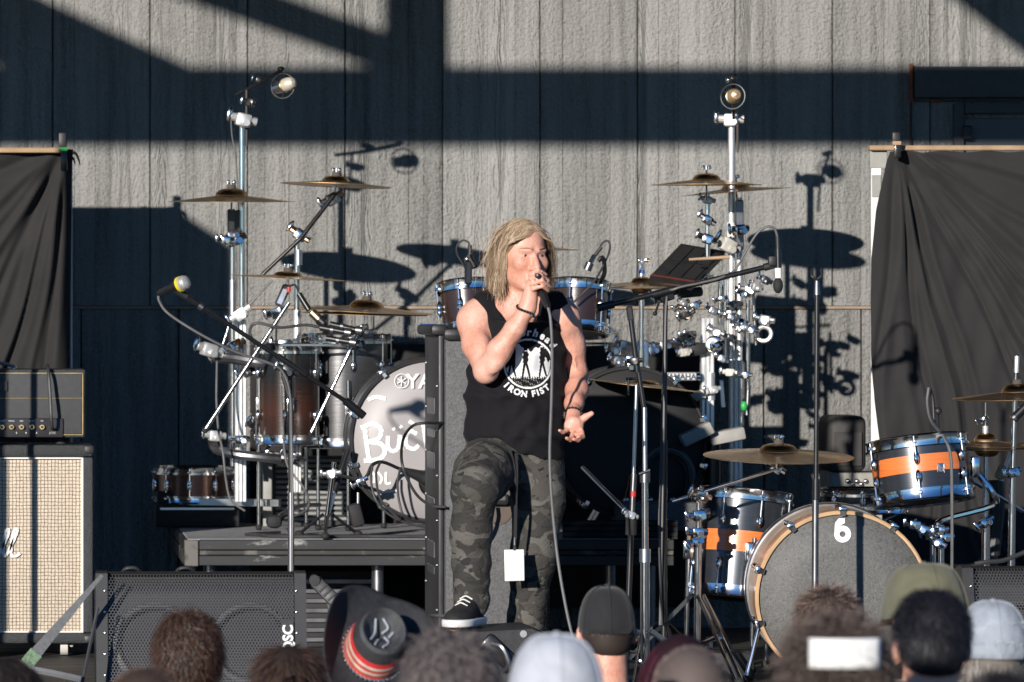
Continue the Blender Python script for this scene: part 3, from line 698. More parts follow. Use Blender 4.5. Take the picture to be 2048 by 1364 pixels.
def drum(name, label, c, axis, r, depth, shell, par_cat='drum', n_lug=8, hoop='chrome', batter='head_coat', hoop_h=.03, band=None, tube_lug=False, spin=0.0, reso='head_coat', lugmat='chrome', group=None):
    """c = centre of the bottom edge, axis points to the batter side"""
    c = Vector(c); ax = Vector(axis).normalized(); t = thing(name, label, par_cat, c, group); R = frame(ax, (1, 0, 0))
    MB().lathe(c, ax, [(r*.97, .002), (r, .006), (r, depth-.006), (r*.97, depth-.002)], 56).build('shell', M[shell], t)
    if band:
        z0, z1 = band; MB().lathe(c, ax, [(r*1.0, z0), (r+.0015, z0), (r+.0015, z1), (r*1.0, z1)], 56).build('band', M['orange'], t)
    for k, (z, sg, hm) in enumerate(((0, -1, reso), (depth, 1, batter))):
        ro = r+.011
        MB().lathe(c+ax*z, ax, [(r-.004, sg*.004), (r+.002, sg*.012), (ro, sg*.012), (ro+.003, sg*.009), (ro, sg*.004), (ro, -sg*(hoop_h-.008)), (ro+.006, -sg*(hoop_h-.008)), (ro+.006, -sg*hoop_h), (r+.002, -sg*hoop_h)], 56).build('hoop', M[hoop], t)
        MB().lathe(c+ax*z, ax, [(.0005, sg*.003), (r-.006, sg*.003), (r+.001, -sg*.004)], 48).build('batter_head' if k else 'bottom_head', M[hm], t, 50)
    for i in range(n_lug):
        a = 2*math.pi*(i+spin)/n_lug; u = R@Vector((math.cos(a), math.sin(a), 0))
        for z, sg in ((depth, -1), (0, 1)) if depth > .12 else ((depth, -1), (0, 1)):
            m = MB(); z1 = z+sg*hoop_h*.5; z2 = z+sg*(hoop_h+depth*.2 if depth > .2 else depth*.45)
            m.cyl(c+u*(r+.016)+ax*(z-sg*.004), c+u*(r+.016)+ax*z2, .0034, n=8)
            m.box(c+u*(r+.017)+ax*(z1), (.016, .014, .012), frame(ax, u), .003, 1)
            m.ball(c+u*(r+.010)+ax*(z2), (.011, .011, .024), frame(ax, u), 10, 8)
            m.build('lug', M[lugmat], t)
    return t
def tripod(par, px, pyc, D, z0, h, spread, mat='chrome', r=.009, rot=.3, flat=False, dbl=False):
    c = P(px, pyc, D)
    for k in range(3):
        a = rot+2*math.pi*k/3; u = Vector((math.cos(a), math.sin(a), 0)); m = MB()
        top = Vector((c.x, c.y, z0+h))+u*.02; ft = Vector((c.x, c.y, z0+.012))+u*spread
        if dbl:
            s_ = Vector((-u.y, u.x, 0))*.012
            for e in (-1, 1): m.box((top+ft)/2+s_*e, (.005, .016, (top-ft).length), frame(ft-top, s_), .001, 1)
        else: m.cyl(top, ft, r)
        lg = m.build('leg', M[mat], par)
        MB().ball(ft, (.018, .018, .014)).build('rubber_foot', M['rubber'], lg)
        MB().cyl(Vector((c.x, c.y, z0+h*.42)), (top+ft)/2, r*.6, n=8).build('brace', M[mat], par)
def tubes(label, pts, r=.0042, mat='cable', name='cable', cat='cable', group=None, smooth=7):
    return solo(name, MB().tube([P(*p) for p in pts], r, 7, smooth), M[mat], label, cat, group)
def stroke(par, name, pts, w_, mat, o, R, off=.002):
    """flat painted stroke: polyline in the local xy plane with widths"""
    m = MB(); q_ = catmull([Vector((a, b_, 0)) for a, b_ in pts], 5); n_ = len(q_); vs = []; fs = []
    for k in range(n_):
        d_ = (q_[min(k+1, n_-1)]-q_[max(k-1, 0)]).normalized(); s_ = Vector((-d_.y, d_.x, 0)); ww = w_*(.8+.35*math.sin(k*1.7+len(pts))**2)
        vs += [Vector(o)+R@(q_[k]+s_*ww*.5+Vector((0, 0, off))), Vector(o)+R@(q_[k]-s_*ww*.5+Vector((0, 0, off)))]
    fs = [(2*k, 2*k+1, 2*k+3, 2*k+2) for k in range(n_-1)]
    return m.add(vs, fs)
# ------------------------------------------------------------------ amplifier stack at the left
DA = 20.0
def abox(x0_, y0_, x1, y1, D, dep, bev=.004, seg=2):
    a, b_ = P(x0_, y0_, D), P(x1, y1, D)
    return MB().box(((a.x+b_.x)/2, D+dep/2, (a.z+b_.z)/2), (abs(b_.x-a.x), dep, abs(a.z-b_.z)), None, bev, seg)
t = thing('speaker_cabinet', 'guitar speaker cabinet with checked tan grille cloth under the amplifier head', 'speaker', P(-15, 1300, DA+.18))
# frame of the cabinet: four boards around the inset baffle
abox(-215, 889, 186, 914, DA, .36, .012).build('top_board', M['tolex'], t)
abox(-215, 1266, 186, 1288, DA, .36, .012).build('bottom_board', M['tolex'], t)
abox(167, 914.5, 186, 1265.5, DA+.001, .358, .006).build('side_board', M['tolex'], t)
abox(-215, 914.5, -196, 1265.5, DA+.001, .358, .006).build('side_board', M['tolex'], t)
abox(-195.5, 915, 166.5, 1265, DA+.03, .3, .002).build('baffle', M['grillcloth'], t)
for q_ in ((163, 915, 166.7, 1265.3), (-195.6, 915, -192, 1265.3), (-191.5, 914.8, 162.8, 918), (-191.5, 1262.5, 162.8, 1265.3)): abox(*q_, DA+.012, .02, .001, 1).build('piping', M['white'], t)
for y in (891, 1270):
    for x in (168, -217): abox(x, y, x+20, y+17, DA-.006, .05, .008).build('corner_guard', M['black_plastic'], t)
for x in (-160, 128):
    for dd in (.07, .29):
        p = P(x, 1305, DA+dd); w_ = MB().cyl((p.x-.014, p.y, .04), (p.x+.014, p.y, .04), .038, n=20).build('caster', M['white_dirty'], t)
        q0 = P(x, 1288, DA+dd); MB().box((p.x+.012, p.y, (.05+q0.z)/2), (.05, .045, q0.z-.03), Matrix.Rotation(.35, 3, 'Y'), .006).build('fork', M['white_dirty'], w_)
# script lettering, running out of the picture at the left
wm = plain('white_logo', (.85, .84, .8), .4, 0, .03)
o = P(-92, 1095, DA+.022); m_ = MB()
k_ = 1.14/ (F/DA)
def scr(pts, w_): 
    m2 = stroke(None, '', [(a*k_, -b_*k_) for a, b_ in pts], w_*k_, None, o, CAMR); m_.add(m2.v, m2.f)
scr([(-92, 20), (-84, -12), (-74, -30), (-70, 0), (-66, 20), (-52, -14), (-42, -30), (-40, 0), (-38, 20), (-30, 18)], 8)      # M
for dx in (0, 76):
    scr([(-8+dx, -2), (-16+dx, -4), (-24+dx, 8), (-20+dx, 16), (-10+dx, 10), (-7+dx, -2), (-8+dx, 14), (0+dx, 14)], 5.5)       # a
scr([(4, 0), (10, -4), (7, 14), (10, 2), (18, -5), (24, -2)], 5.5)                                                            # r
scr([(40, -2), (32, -4), (28, 2), (36, 8), (34, 15), (24, 15)], 5.5)                                                          # s
scr([(44, 15), (56, -26), (50, -22), (46, 14), (54, -2), (58, 2), (54, 14), (60, 14)], 5.5)                                   # h
scr([(78, 14), (94, -20), (96, -32), (90, -26), (86, 10), (92, 15)], 5)                                                      # l
scr([(92, 14), (108, -20), (111, -32), (104, -26), (100, 10), (108, 15), (116, 10)], 5)                                       # l
m_.build('logo', wm, t)
t = thing('amplifier_head', 'black guitar amplifier head with gold knobs sitting on the tan cabinet', 'amplifier', P(-15, 880, DA+.15))
abox(-200, 738, 171, 876, DA+.03, .26, .01).build('case', M['tolex'], t)
abox(-190, 747, 164, 868, DA+.026, .01, .002).build('front_cloth', M['panel_grey'], t)
for q_ in ((-190, 745.5, 166, 747.2), (164.5, 747.4, 166.5, 868.5), (-120, 868.7, 166, 870.4), (-190, 796, 164, 797)): abox(*q_, DA+.023, .006, .0005, 1).build('piping', M['gold'], t)
abox(-190, 836, 127, 875, DA+.016, .02, .006).build('control_panel', plain('control_panel', (.05, .048, .05), .35, .3, .1), t)
for i, x in enumerate((-56, -36, -16, 4, 23, 43, 64, 84)):
    p = P(x, 854, DA+.012); kn = MB().lathe(p+Vector((0, .004, 0)), (0, -1, 0), [(.0115, 0), (.0115, .005), (.0095, .008), (.009, .016), (.001, .016)], 20).build('knob', M['gold'], t)
    MB().cyl(p+Vector((0, -.0125, 0)), p+Vector((0, -.014, 0)), .0055, n=12).build('knob_cap', M['black_plastic'], kn)
    text_on('marking', ('GAIN', 'BASS', 'MID', 'TREBLE', 'MASTER', 'BASS', 'MIDDLE', 'VOL')[i], .0062, P(x, 843, DA+.0148), CAMR, wm, t)
for x in (33, 52, 73): text_on('marking', '9', .011, P(x, 868, DA+.0148), CAMR, wm, t)
text_on('plate_text', 'JOSE', .0125, P(105, 868, DA+.0146), CAMR, plain('grey_print', (.4, .4, .4), .5), t)
abox(-70, 762, 15, 782, DA+.018, .008, .001, 1).build('name_plate', M['black_plastic'], t)
text_on('plate_name', 'FRIEDMAN', .026, P(-35, 779, DA+.0165), CAMR, wm, t)
MB().tube([P(-60, 737, DA+.14), P(-45, 727, DA+.14), P(0, 726, DA+.14), P(28, 733, DA+.14), P(30, 738, DA+.14)], .007, 8).build('handle', M['steel'], t)
for x in (-160, 122): MB().cyl(P(x, 889.5, DA+.12), P(x, 876, DA+.12), .02, n=18).build('foot', M['rubber'], t)
tubes('black instrument lead looped over the front of the amplifier head', [(93, 745, DA+.32), (94, 735, DA+.2), (95, 731, DA+.06), (97, 745, DA-.01), (100, 790, DA-.03), (102, 830, DA-.04), (104, 852, DA-.028), (105, 858, DA+.0)], .0065)
# ------------------------------------------------------------------ monitor wedges
def monitor(label, x0_, x1, ytop, D, logo=True, lean=.24, hcone=2):
    a, b_ = P(x0_, ytop, D), P(x1, ytop, D); wd = b_.x-a.x; h = a.z; cx = (a.x+b_.x)/2
    t = thing('stage_monitor', label, 'speaker', (cx, D+.15, 0)); dp = .42
    prof = [(0, 0), (.11, h*.985), (.16, h), (dp, h*.9), (dp, 0)]      # y, z
    prof = [(D-.1+y, z) for y, z in prof]
    m = MB(); n_ = len(prof)
    for xa, xb in ((a.x, a.x+wd*.055), (b_.x-wd*.055, b_.x)):
        m = MB(); m.add([(xa, y, z) for y, z in prof]+[(xb, y, z) for y, z in prof], [tuple(range(n_-1, -1, -1)), tuple(range(n_, 2*n_))]+[(i, (i+1) % n_, n_+(i+1) % n_, n_+i) for i in range(n_)])
        m.build('end_cheek', M['black_plastic'], t)
    xa, xb = a.x+wd*.0555, b_.x-wd*.0555
    p2 = [(prof[0][0]+.05, .02), (prof[1][0]+.05, h*.95), (prof[1][0]+.03, h*.982), (prof[2][0], h*.995), (prof[3][0]-.004, h*.895), (prof[4][0]-.004, .004)]; n_ = len(p2)
    MB().add([(xa, y, z) for y, z in p2]+[(xb, y, z) for y, z in p2], [tuple(range(n_-1, -1, -1)), tuple(range(n_, 2*n_))]+[(i, (i+1) % n_, n_+(i+1) % n_, n_+i) for i in range(n_)]).build('body', M['black_plastic'], t)
    # grille sheet, curved at its top edge
    gp = [(prof[0][0]+.012, .012), (prof[0][0]+.012+.09*.86, h*.84), (prof[1][0]-.004, h*.9), (prof[1][0]+.012, h*.955), (prof[1][0]+.04, h*.985)]
    vs = []; ns = len(gp)
    for y, z in gp: vs += [(xa+.002, y, z), (xb-.002, y, z)]
    MB().add(vs, [(2*i, 2*i+1, 2*i+3, 2*i+2) for i in range(ns-1)]).build('grille', M['grille'], t, 60)
    nrm = Vector((0, -h, .11)).normalized()
    for e in (-.225, .235):
        cc = Vector((cx+wd*e, prof[0][0]+.046+.11*.46, h*.46)); r = wd*.195
        dr = MB().lathe(cc, nrm, [(r, 0), (r*1.0, .008), (r*.9, .012), (r*.82, .006), (r*.78, -.006), (r*.42, -.035), (r*.40, -.03), (r*.2, -.022), (.001, -.02)], 40).build('driver', plain('cone_paper', (.085, .085, .083), .55, 0, .2), t, 30)
        MB().ring(cc+nrm*.01, nrm, r*.86, .006).build('surround', M['rubber'], dr)
    for k in range(6):
        for x in (a.x+wd*.042, b_.x-wd*.046):
            z = h*(.08+.155*k); p = Vector((x, prof[0][0]+.11*z/h, z)); MB().ball(p, (.005, .003, .005), None, 8, 6).build('screw', M['steel'], t)
    if logo:
        R = Matrix((Vector((0, .24, 1)).normalized(), Vector((-1, 0, 0)), nrm)).transposed()
        zz = h*.50; p = Vector((b_.x-wd*.105, prof[0][0]+.012+.09*.86*(zz/(h*.84)), zz))+nrm*.003
        MB().box(p-nrm*.001+Vector((wd*.012, 0, .0)), (h*.29, wd*.062, .003), R, .001, 1).build('badge', M['black_plastic'], t)
        text_on('badge_text', 'QSC', .047, p+nrm*.003+Vector((wd*.038, 0, 0)), R, wm, t, offset=.0016)
    return t
monitor('wide black stage monitor with round cones behind its grille at the front left', 192, 612, 1143, 17.5)
monitor('black stage monitor with fine grille at the lower right corner', 1925, 2330, 1132, 17.55, True)
# ratchet strap round the left monitor
t = thing('ratchet_strap', 'grey ratchet strap holding down the left stage monitor', 'strap', P(120, 1300, 17.45))
a, b_ = P(204, 1150, 17.35), P(48, 1334, 17.2); d_ = b_-a; nn = Vector((0, -1, 0)); sd_ = d_.cross(nn).normalized(); m = MB(); vs = []
ns = 12
for k in range(ns+1):
    tt = k/ns; p = a+d_*tt; w_ = .006+.016*tt; vs += [p+sd_*w_, p-sd_*w_, p-sd_*w_+nn*.002, p+sd_*w_+nn*.002]
fs = []
for k in range(ns):
    for j in range(4): fs.append((4*k+j, 4*k+(j+1) % 4, 4*k+4+(j+1) % 4, 4*k+4+j))
m.add(vs, fs).build('webbing', plain('webbing_grey', (.16, .165, .17), .7, 0, .2, vs=90, bump=.5, bs=700), t)
m = MB(); p0, p1 = a+d_*.84, a+d_*.99
m.box((p0+p1)/2+nn*.004, (.046, .003, (p1-p0).length), frame(d_, sd_), .001, 1); m.build('stitched_end', plain('webbing_green', (.16, .24, .15), .8, 0, .6, vs=160), t)
MB().tube([P(196, 1215, 17.33), P(180, 1290, 17.3), P(165, 1364, 17.25)], .006, 6).build('tail', M['cable'], t)
MB().tube([P(60, 1338, 17.2), P(100, 1345, 17.2), P(160, 1358, 17.22)], .012, 6).build('loose_webbing', plain('webbing_grey', (.16, .165, .17), .7), t)
r0, r1 = P(628, 1160, 17.55), P(676, 1208, 17.5); Rr = frame(r1-r0, (1, 0, .9))
rt = MB().box((r0+r1)/2, (.045, .03, (r1-r0).length), Rr, .012).build('ratchet', plain('ratchet_grey', (.06, .06, .06), .5, 0, .3), t)
MB().cyl(r0+Vector((0, -.03, 0)), r0+Vector((0, .03, 0)), .018, n=16).build('hub', M['black_plastic'], rt)
MB().cyl(r1+Vector((0, -.03, 0)), r1+Vector((0, .03, 0)), .013, n=16).build('pin', M['gun'], rt)
for k in range(3): MB().box(r0+(r1-r0)*(.35+.18*k)+Vector((0, -.018, 0)), (.03, .006, .008), Rr, .001, 1).build('slot', M['black_metal'], rt)
strip(t, 'webbing_tail', (662, 1205, 17.53), (672, 1262, 17.5), .03, .003, 'gun')
# wedge under the singer's foot
DFW = 17.72
t = thing('stage_monitor', 'small black floor wedge under the raised shoe of the singer', 'speaker', P(1000, 1300, DFW))
poly = [(858, 1262), (1052, 1251), (1068, 1257), (1100, 1310), (1100, 1400), (852, 1400)]
o = P(858, 1262, DFW); pl = [((P(x, y, DFW)-o).x, (P(x, y, DFW)-o).z) for x, y in poly]; pl[-1] = (pl[-1][0], -o.z+.002); pl[-2] = (pl[-2][0], -o.z+.002)
MB().prism(pl, o+Vector((0, .2, 0)), CAMR, .4).build('body', plain('wedge_black', (.03, .03, .032), .55, 0, .3, vs=60, bump=.5, bs=300), t)
R = CAMR@Matrix.Rotation(-.75, 3, 'Z')
MB().box(P(1000, 1306, DFW-.203), (.14, .06, .012), R, .012).build('handle_recess', M['black_metal'], t)
MB().tube([P(985, 1288, DFW-.205), P(1005, 1296, DFW-.225), P(1018, 1330, DFW-.225), P(1008, 1342, DFW-.205)], .01, 8).build('handle', M['gun'], t)
MB().cyl(P(1047, 1268, DFW-.2), P(1047, 1268, DFW-.206), .012, n=16).build('socket', M['gun'], t)
# ------------------------------------------------------------------ tall loudspeaker behind the singer
DP = 18.9
t = thing('loudspeaker', 'tall black side-fill loudspeaker standing on end behind the singer', 'speaker', P(990, 1350, DP+.35))
a, b_ = P(890, 662, DP), P(1084, 662, DP); W_ = b_.x-a.x; zt = a.z
MB().box(((a.x+b_.x)/2, DP+.33, zt/2), (W_, .66, zt), None, .014).build('cabinet', M['spk_paint'], t)
MB().box((a.x-.012, DP+.33, zt*.5), (.02, .62, zt*.985), None, .006).build('rear_panel', plain('rear_panel', (.028, .028, .03), .5, 0, .2), t)
MB().box((a.x-.02, DP+.33, zt+.004), (.06, .66, .04), None, .014).build('rear_cap', M['black_plastic'], t)
MB().box((a.x-.022, DP+.5, zt+.0245), (.05, .1, .004), None, .001, 1).build('tape_mark', M['blue'], t)
MB().box((a.x+.035, DP-.006, zt-.012), (.085, .05, .045), None, .018).build('corner_guard', M['black_plastic'], t)
for k, z in enumerate((.3, .36, .5, .62, .7, .78)): MB().box((a.x-.024, DP+.33, zt*z), (.006, .3, .06 if k % 2 else .03), None, .002, 1).build('fitting', M['gun'], t)
for k in range(14): MB().ball((a.x-.0235, DP+.06+.5*(k % 2), zt*(.06+.065*k)), .006, None, 8, 6).build('screw', M['steel'], t)
xg0, xg1 = b_.x+.001, b_.x+.05
g = MB(); vs = []; ns = 8
for k in range(ns+1):
    tt = k/ns; xx = xg0+(xg1-xg0)*math.sin(tt*1.57); yy = DP+.01+.3*(1-math.cos(tt*1.57)); vs += [(xx, yy, .02), (xx, yy, zt-.02)]
g.add(vs, [(2*k, 2*k+2, 2*k+3, 2*k+1) for k in range(ns)]).build('grille', M['grille2'], t, 60)
MB().box((b_.x+.012, DP+.3, zt/2), (.02, .5, zt-.06), None, .004).build('baffle', M['black_metal'], t)
hb = P(990, 998, DP); MB().box(hb+Vector((0, -.02, 0)), (.09, .05, .042), None, .012).build('handle', M['black_plastic'], t)
MB().box(hb+Vector((.004, -.047, .004)), (.06, .003, .018), None, .002, 1).build('handle_plate', M['gun'], t)
MB().lathe(hb+Vector((.01, -.001, -.04)), (0, -1, 0), [(.001, .001), (.045, .001), (.047, .004), (.052, .004), (.052, 0)], 32).build('recess', plain('recess_wood', (.1, .075, .06), .7), t)
tubes('black loudspeaker lead hanging from the handle of the tall speaker', [(985, 1010, DP-.05), (984, 1030, DP-.06), (978, 1060, DP-.05), (968, 1090, DP-.03), (965, 1130, DP-.02)], .007)
tubes('signal lead plugged into the rear of the tall speaker', [(884, 846, DP+.02), (868, 846, DP-.03), (850, 846, DP-.08), (825, 852, DP-.06), (806, 880, DP+.1), (805, 930, DP+.2), (830, 985, DP+.1), (860, 1010, DP), (892, 1014, DP-.03)], .0055)
tubes('thin lead lying behind the raised shoe', [(890, 1232, DP-.06), (860, 1232, DP-.1), (835, 1240, DP-.2), (820, 1256, DP-.3)], .006, 'cable_grey')
# ------------------------------------------------------------------ drum kit on the riser
random.seed(21)
DK = 21.0
t = rack = thing('drum_rack', 'bright aluminium drum rack with tall tubes at the left of the riser', 'drum rack', P(480, 1060, DK))
def profile_post(par, x, y0_, y1, D, w_, name='post'):
    m = MB(); a, b_ = P(x, y0_, D), P(x, y1, D); L = abs(a.z-b_.z); c = (a+b_)/2
    for e in (-1, 0, 1): m.box(c+Vector((e*w_*.34, -.004*(e == 0), 0)), (w_*.31, w_*.9, L), None, w_*.06, 1)
    m.box(c+Vector((0, .004, 0)), (w_*.9, w_*.8, L*.998)); return m.build(name, M['alu'], par)
profile_post(t, 481, 640, 1004, DK, .046)
profile_post(t, 593, 690, 985, DK-.12, .036)
rod(t, 'tube', (465, 440, DK+.05), (465, 932, DK+.05), .0105, 'chrome'); rod(t, 'tube', (484, 250, DK), (484, 645, DK), .0125, 'chrome')
rod(t, 'tube_sleeve', (465, 560, DK+.05), (465, 640, DK+.05), .014, 'steel'); rod(t, 'tube', (594, 480, DK-.12), (594, 700, DK-.12), .0115, 'chrome')
rod(t, 'tube_collar', (597, 500, DK-.12), (597, 530, DK-.12), .015, 'steel'); rod(t, 'tube_collar', (594, 620, DK-.12), (594, 690, DK-.12), .016, 'alu')
MB().tube([P(430, 716, DK-.1), P(470, 717, DK-.16), P(520, 726, DK-.2), P(560, 732, DK-.16)], .023, 10).build('curved_bar', M['gun'], t)
MB().tube([P(424, 880, DK-.02), P(432, 898, DK-.12), P(470, 908, DK-.2), P(520, 914, DK-.22), P(560, 918, DK-.2)], .019, 10).build('curved_bar', M['gun'], t)
strip(t, 'foot_bar', (352, 1003, DK+.25), (560, 1006, DK), .022, .03, 'steel'); MB().box(P(331, 1003, DK+.27), (.07, .09, .085), None, .012).build('end_cap', M['rubber'], t)
rod(t, 'long_rod', (578, 605, DK-.35), (410, 860, DK-.35), .0085, 'chrome'); rod(t, 'long_rod', (722, 655, DK-.45), (622, 866, DK-.45), .0075, 'chrome')
MB().ball(P(410, 861, DK-.35), .012).build('rod_tip', M['rubber'], t); MB().ball(P(622, 867, DK-.45), .01).build('rod_tip', M['rubber'], t)
strip(t, 'tilter_arm', (575, 570, DK-.33), (556, 612, DK-.34), .035, .03, 'steel', .008)
for x, y, s_, mt in ((487, 240, 1.35, 'alu'), (470, 480, 1.2, 'chrome'), (452, 480, .8, 'chrome'), (482, 628, 1.2, 'alu'), (466, 470, 1.0, 'steel'), (555, 625, 1.1, 'chrome'), (418, 700, 1.4, 'alu'), (440, 708, 1.0, 'steel'), (470, 692, 1.2, 'chrome'), (497, 742, 1.1, 'chrome'),
                    (566, 735, 1.3, 'chrome'), (592, 725, 1.2, 'steel'), (600, 690, 1.1, 'chrome'), (560, 918, 1.3, 'gun'), (586, 916, 1.2, 'chrome'), (430, 872, 1.1, 'alu'), (480, 880, 1.0, 'chrome'), (517, 858, 1.3, 'black_metal'), (528, 838, 1.0, 'chrome'),
                    (600, 470, 1.15, 'chrome'), (665, 398, 1.2, 'steel'), (570, 690, 1.2, 'steel'), (612, 745, 1.0, 'black_metal'), (545, 860, 1.1, 'black_metal')):
    clamp(t, x, y, DK-.06-.1*random.random(), s_, mt)
rod(t, 'boom_arm', (672, 385, DK-.21), (600, 478, DK-.14), .009, 'black_metal'); rod(t, 'boom_arm', (600, 478, DK-.14), (524, 550, DK-.1), .008, 'black_metal')
strip(t, 'tilter', (463, 418, DK-.06), (463, 465, DK-.06), .032, .03, 'black_metal', .006); strip(t, 'tilter', (476, 420, DK), (476, 470, DK), .022, .02, 'black_metal', .004)
rod(t, 'cymbal_rod', (463, 372, DK-.16), (463, 420, DK-.12), .004, 'chrome'); rod(t, 'cymbal_rod', (672, 345, DK-.22), (670, 400, DK-.2), .005, 'chrome'); rod(t, 'cymbal_rod', (574, 530, DK-.33), (575, 575, DK-.33), .004, 'chrome')
rod(t, 'cymbal_rod', (729, 586, DK-.4), (727, 650, DK-.4), .004, 'chrome'); rod(t, 'brace_rod', (480, 630, DK+.02), (545, 560, DK+.04), .004, 'steel'); rod(t, 'brace_rod', (436, 720, DK-.05), (458, 650, DK-.05), .004, 'steel')
strip(t, 'cross_bar', (560, 690, DK-.3), (720, 690, DK-.3), .011, .011, 'chrome'); strip(t, 'gun_strip', (580, 800, DK-.05), (572, 850, DK-.05), .014, .012, 'alu')
for x, y in ((720, 660), (712, 690), (735, 668)): clamp(t, x, y, DK-.44, .9, 'gun')
cymbal('large bronze cymbal highest at the left end of the drum rack', 463, 404, DK-.16, .254, (0, 1.5), .03, .024)
cymbal('bronze cymbal on the slanted black boom left of centre', 672, 371, DK-.22, .219, (2.8, -.6), .022, .016)
cymbal('small bronze cymbal beside the red tipped microphone on the left rack', 576, 556, DK-.33, .222, (3, 1.8), .016, .01)
cymbal('bronze hi-hat style cymbal low on the left rack above the bass drum', 733, 622, DK-.4, .262, (3, 2), .026, .018)
cymbal('lower cymbal of the pair above the bass drum', 728, 628, DK-.4, .25, (1.5, 1.4), .012, .008, False, False, lower=True)
# two floor toms left of the bass drum
for px, yt, yb, r_, D_, sm, lab, sp0 in ((578, 692, 884, .122, 20.86, 'shell_brown', 'slim dark brown floor tom behind the left microphone stand', .3), (692, 672, 890, .165, 21.02, 'shell_silver', 'dark silver floor tom with chrome lugs beside the white bass drum', .12)):
    c = P(px, yb, D_)
    t = drum('floor_tom', lab, (c.x, D_, c.z), (0, 0, 1), r_, S(yb-yt, D_), sm, 'drum', 6 if r_ < .15 else 8, 'chrome', spin=sp0, reso='hoop_dark')
    for a_ in (.5, 2.6, 4.7):
        dx, dy = (r_+.014)*math.cos(a_), (r_+.014)*math.sin(a_)
        lg = MB().cyl((c.x+dx, D_+dy, ZR+.01), (c.x+dx, D_+dy, c.z+.26), .0075).build('leg', M['chrome'], t); MB().box((c.x+dx*.97, D_+dy*.97, c.z+.15), (.03, .03, .06), None, .006).build('leg_bracket', M['chrome'], t); MB().ball((c.x+dx, D_+dy, ZR+.012), .013).build('rubber_foot', M['rubber'], lg)
# bass drum left
DBD = 20.35
c = P(863, 880, DBD); RB = .318
def bass_drum(label, c, r, depth, shell, hoop, head, D, nclaw=10, yaw=0.0, hoop2=None):
    ax = Vector((math.sin(yaw), -math.cos(yaw), -.04 if yaw else 0)).normalized(); t = thing('bass_drum', label, 'drum', Vector((c.x, c.y+depth*.5, c.z-r))); R = frame(ax, (1, 0, 0))
    MB().lathe(c, ax, [(r*.95, -depth+.03), (r*.965, -depth+.03), (r*.965, -.03), (r*.95, -.03)], 72).build('shell', M[shell], t)
    for k, z in enumerate((-.02, -depth+.02)):
        MB().lathe(c+ax*z, ax, [(r*.958, .02), (r*.985, .021), (r*1.0, .016), (r*1.0, -.02), (r*.97, -.021)], 72).build('front_hoop' if k == 0 else 'rear_hoop', M[hoop if k == 0 or not hoop2 else hoop2], t)
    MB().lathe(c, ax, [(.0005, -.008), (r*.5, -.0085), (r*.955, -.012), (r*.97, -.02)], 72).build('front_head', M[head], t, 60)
    MB().lathe(c-ax*depth, ax, [(.0005, .01), (r*.96, .01)], 48).build('batter_head', M['head_coat'], t)
    for i in range(nclaw):
        a = 2*math.pi*(i+.5)/nclaw; u = R@Vector((math.cos(a), math.sin(a), 0)); s_ = ax.cross(u)
        cl = MB().box(c+u*(r*1.0+.004)-ax*.02, (.02, .028, .05), frame(ax, u), .005).box(c+u*(r*.975)+ax*.004, (.022, .02, .01), frame(ax, u), .003, 1)
        cl = cl.build('claw', M['chrome'], t)
        MB().cyl(c+u*(r+.012)-ax*.012, c+u*(r+.012)-ax*(depth*.42), .0035, n=8).build('tension_rod', M['chrome'], cl)
        MB().ball(c+u*(r*.975+.006)-ax*(depth*.46), (.012, .012, .03), frame(ax, u), 10, 8).build('lug', M['chrome'], cl)
    return t, R, ax
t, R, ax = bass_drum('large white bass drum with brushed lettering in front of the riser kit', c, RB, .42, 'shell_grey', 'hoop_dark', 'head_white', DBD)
o = c+Vector((0, -.0, 0)); kk = DBD/F
brush = plain('white_brush_paint', (.88, .87, .85), .5, 0, .04)
def bst(lst, w_, par, off=-.0065):
    m_ = MB()
    for pts in lst:
        m2 = stroke(None, '', [((x-863)*kk, (880-y)*kk) for x, y in pts], w_*kk, None, o, CAMR, off); m_.add(m2.v, m2.f); off += .0002
    m_.build('brush_letter', brush, par)
bst([[(730, 858), (733, 885), (738, 918)], [(722, 856), (745, 848), (762, 858), (758, 876), (738, 884)], [(738, 884), (762, 888), (770, 904), (758, 918), (728, 922)]], 9, t)   # B
bst([[(776, 872), (776, 892), (784, 902), (796, 896), (800, 870)], [(800, 872), (804, 900)]], 8, t)                                       # u
bst([[(834, 868), (820, 862), (812, 876), (814, 892), (828, 898), (838, 890)]], 8, t)                                                     # c
bst([[(846, 846), (850, 872), (854, 900)], [(872, 860), (853, 874)], [(856, 876), (876, 896)]], 8, t)                                       # k
bst([[(786, 856), (790, 860)], [(800, 852), (804, 856)], [(818, 842), (828, 848)]], 7, t)
bst([[(736, 800), (752, 794), (772, 798)]], 8, t)
bst([[(744, 944), (750, 952), (748, 966)], [(756, 944), (764, 956), (760, 968)], [(772, 944), (772, 966), (782, 966)], [(756, 984), (796, 982)]], 5, t)
lw = plain('white_print', (.85, .85, .84), .4, 0, .03)
text_on('logo_text', 'YAMAHA', .078, P(896, 776, DBD-.0015), CAMR, lw, t, offset=.0018)
MB().lathe(P(803, 762, DBD-.002), (0, -1, 0), [(.026, 0), (.0285, 0), (.0285, .001), (.026, .001)], 36).build('logo_ring', lw, t)
m_ = MB(); pc = P(803, 762, DBD-.002)
for k in range(3):
    a = math.pi*k/3+math.pi/2; d_ = Vector((math.cos(a), 0, math.sin(a)))*.02; m_.cyl(pc-d_, pc+d_, .0022, n=6)
m_.build('logo_forks', lw, t)
MB().lathe(P(868, 965, DBD-.001), (0, -1, 0), [(.001, -.004), (.052, -.004), (.054, .003), (.06, .003), (.062, -.001)], 36).build('port_ring', M['chrome'], t)
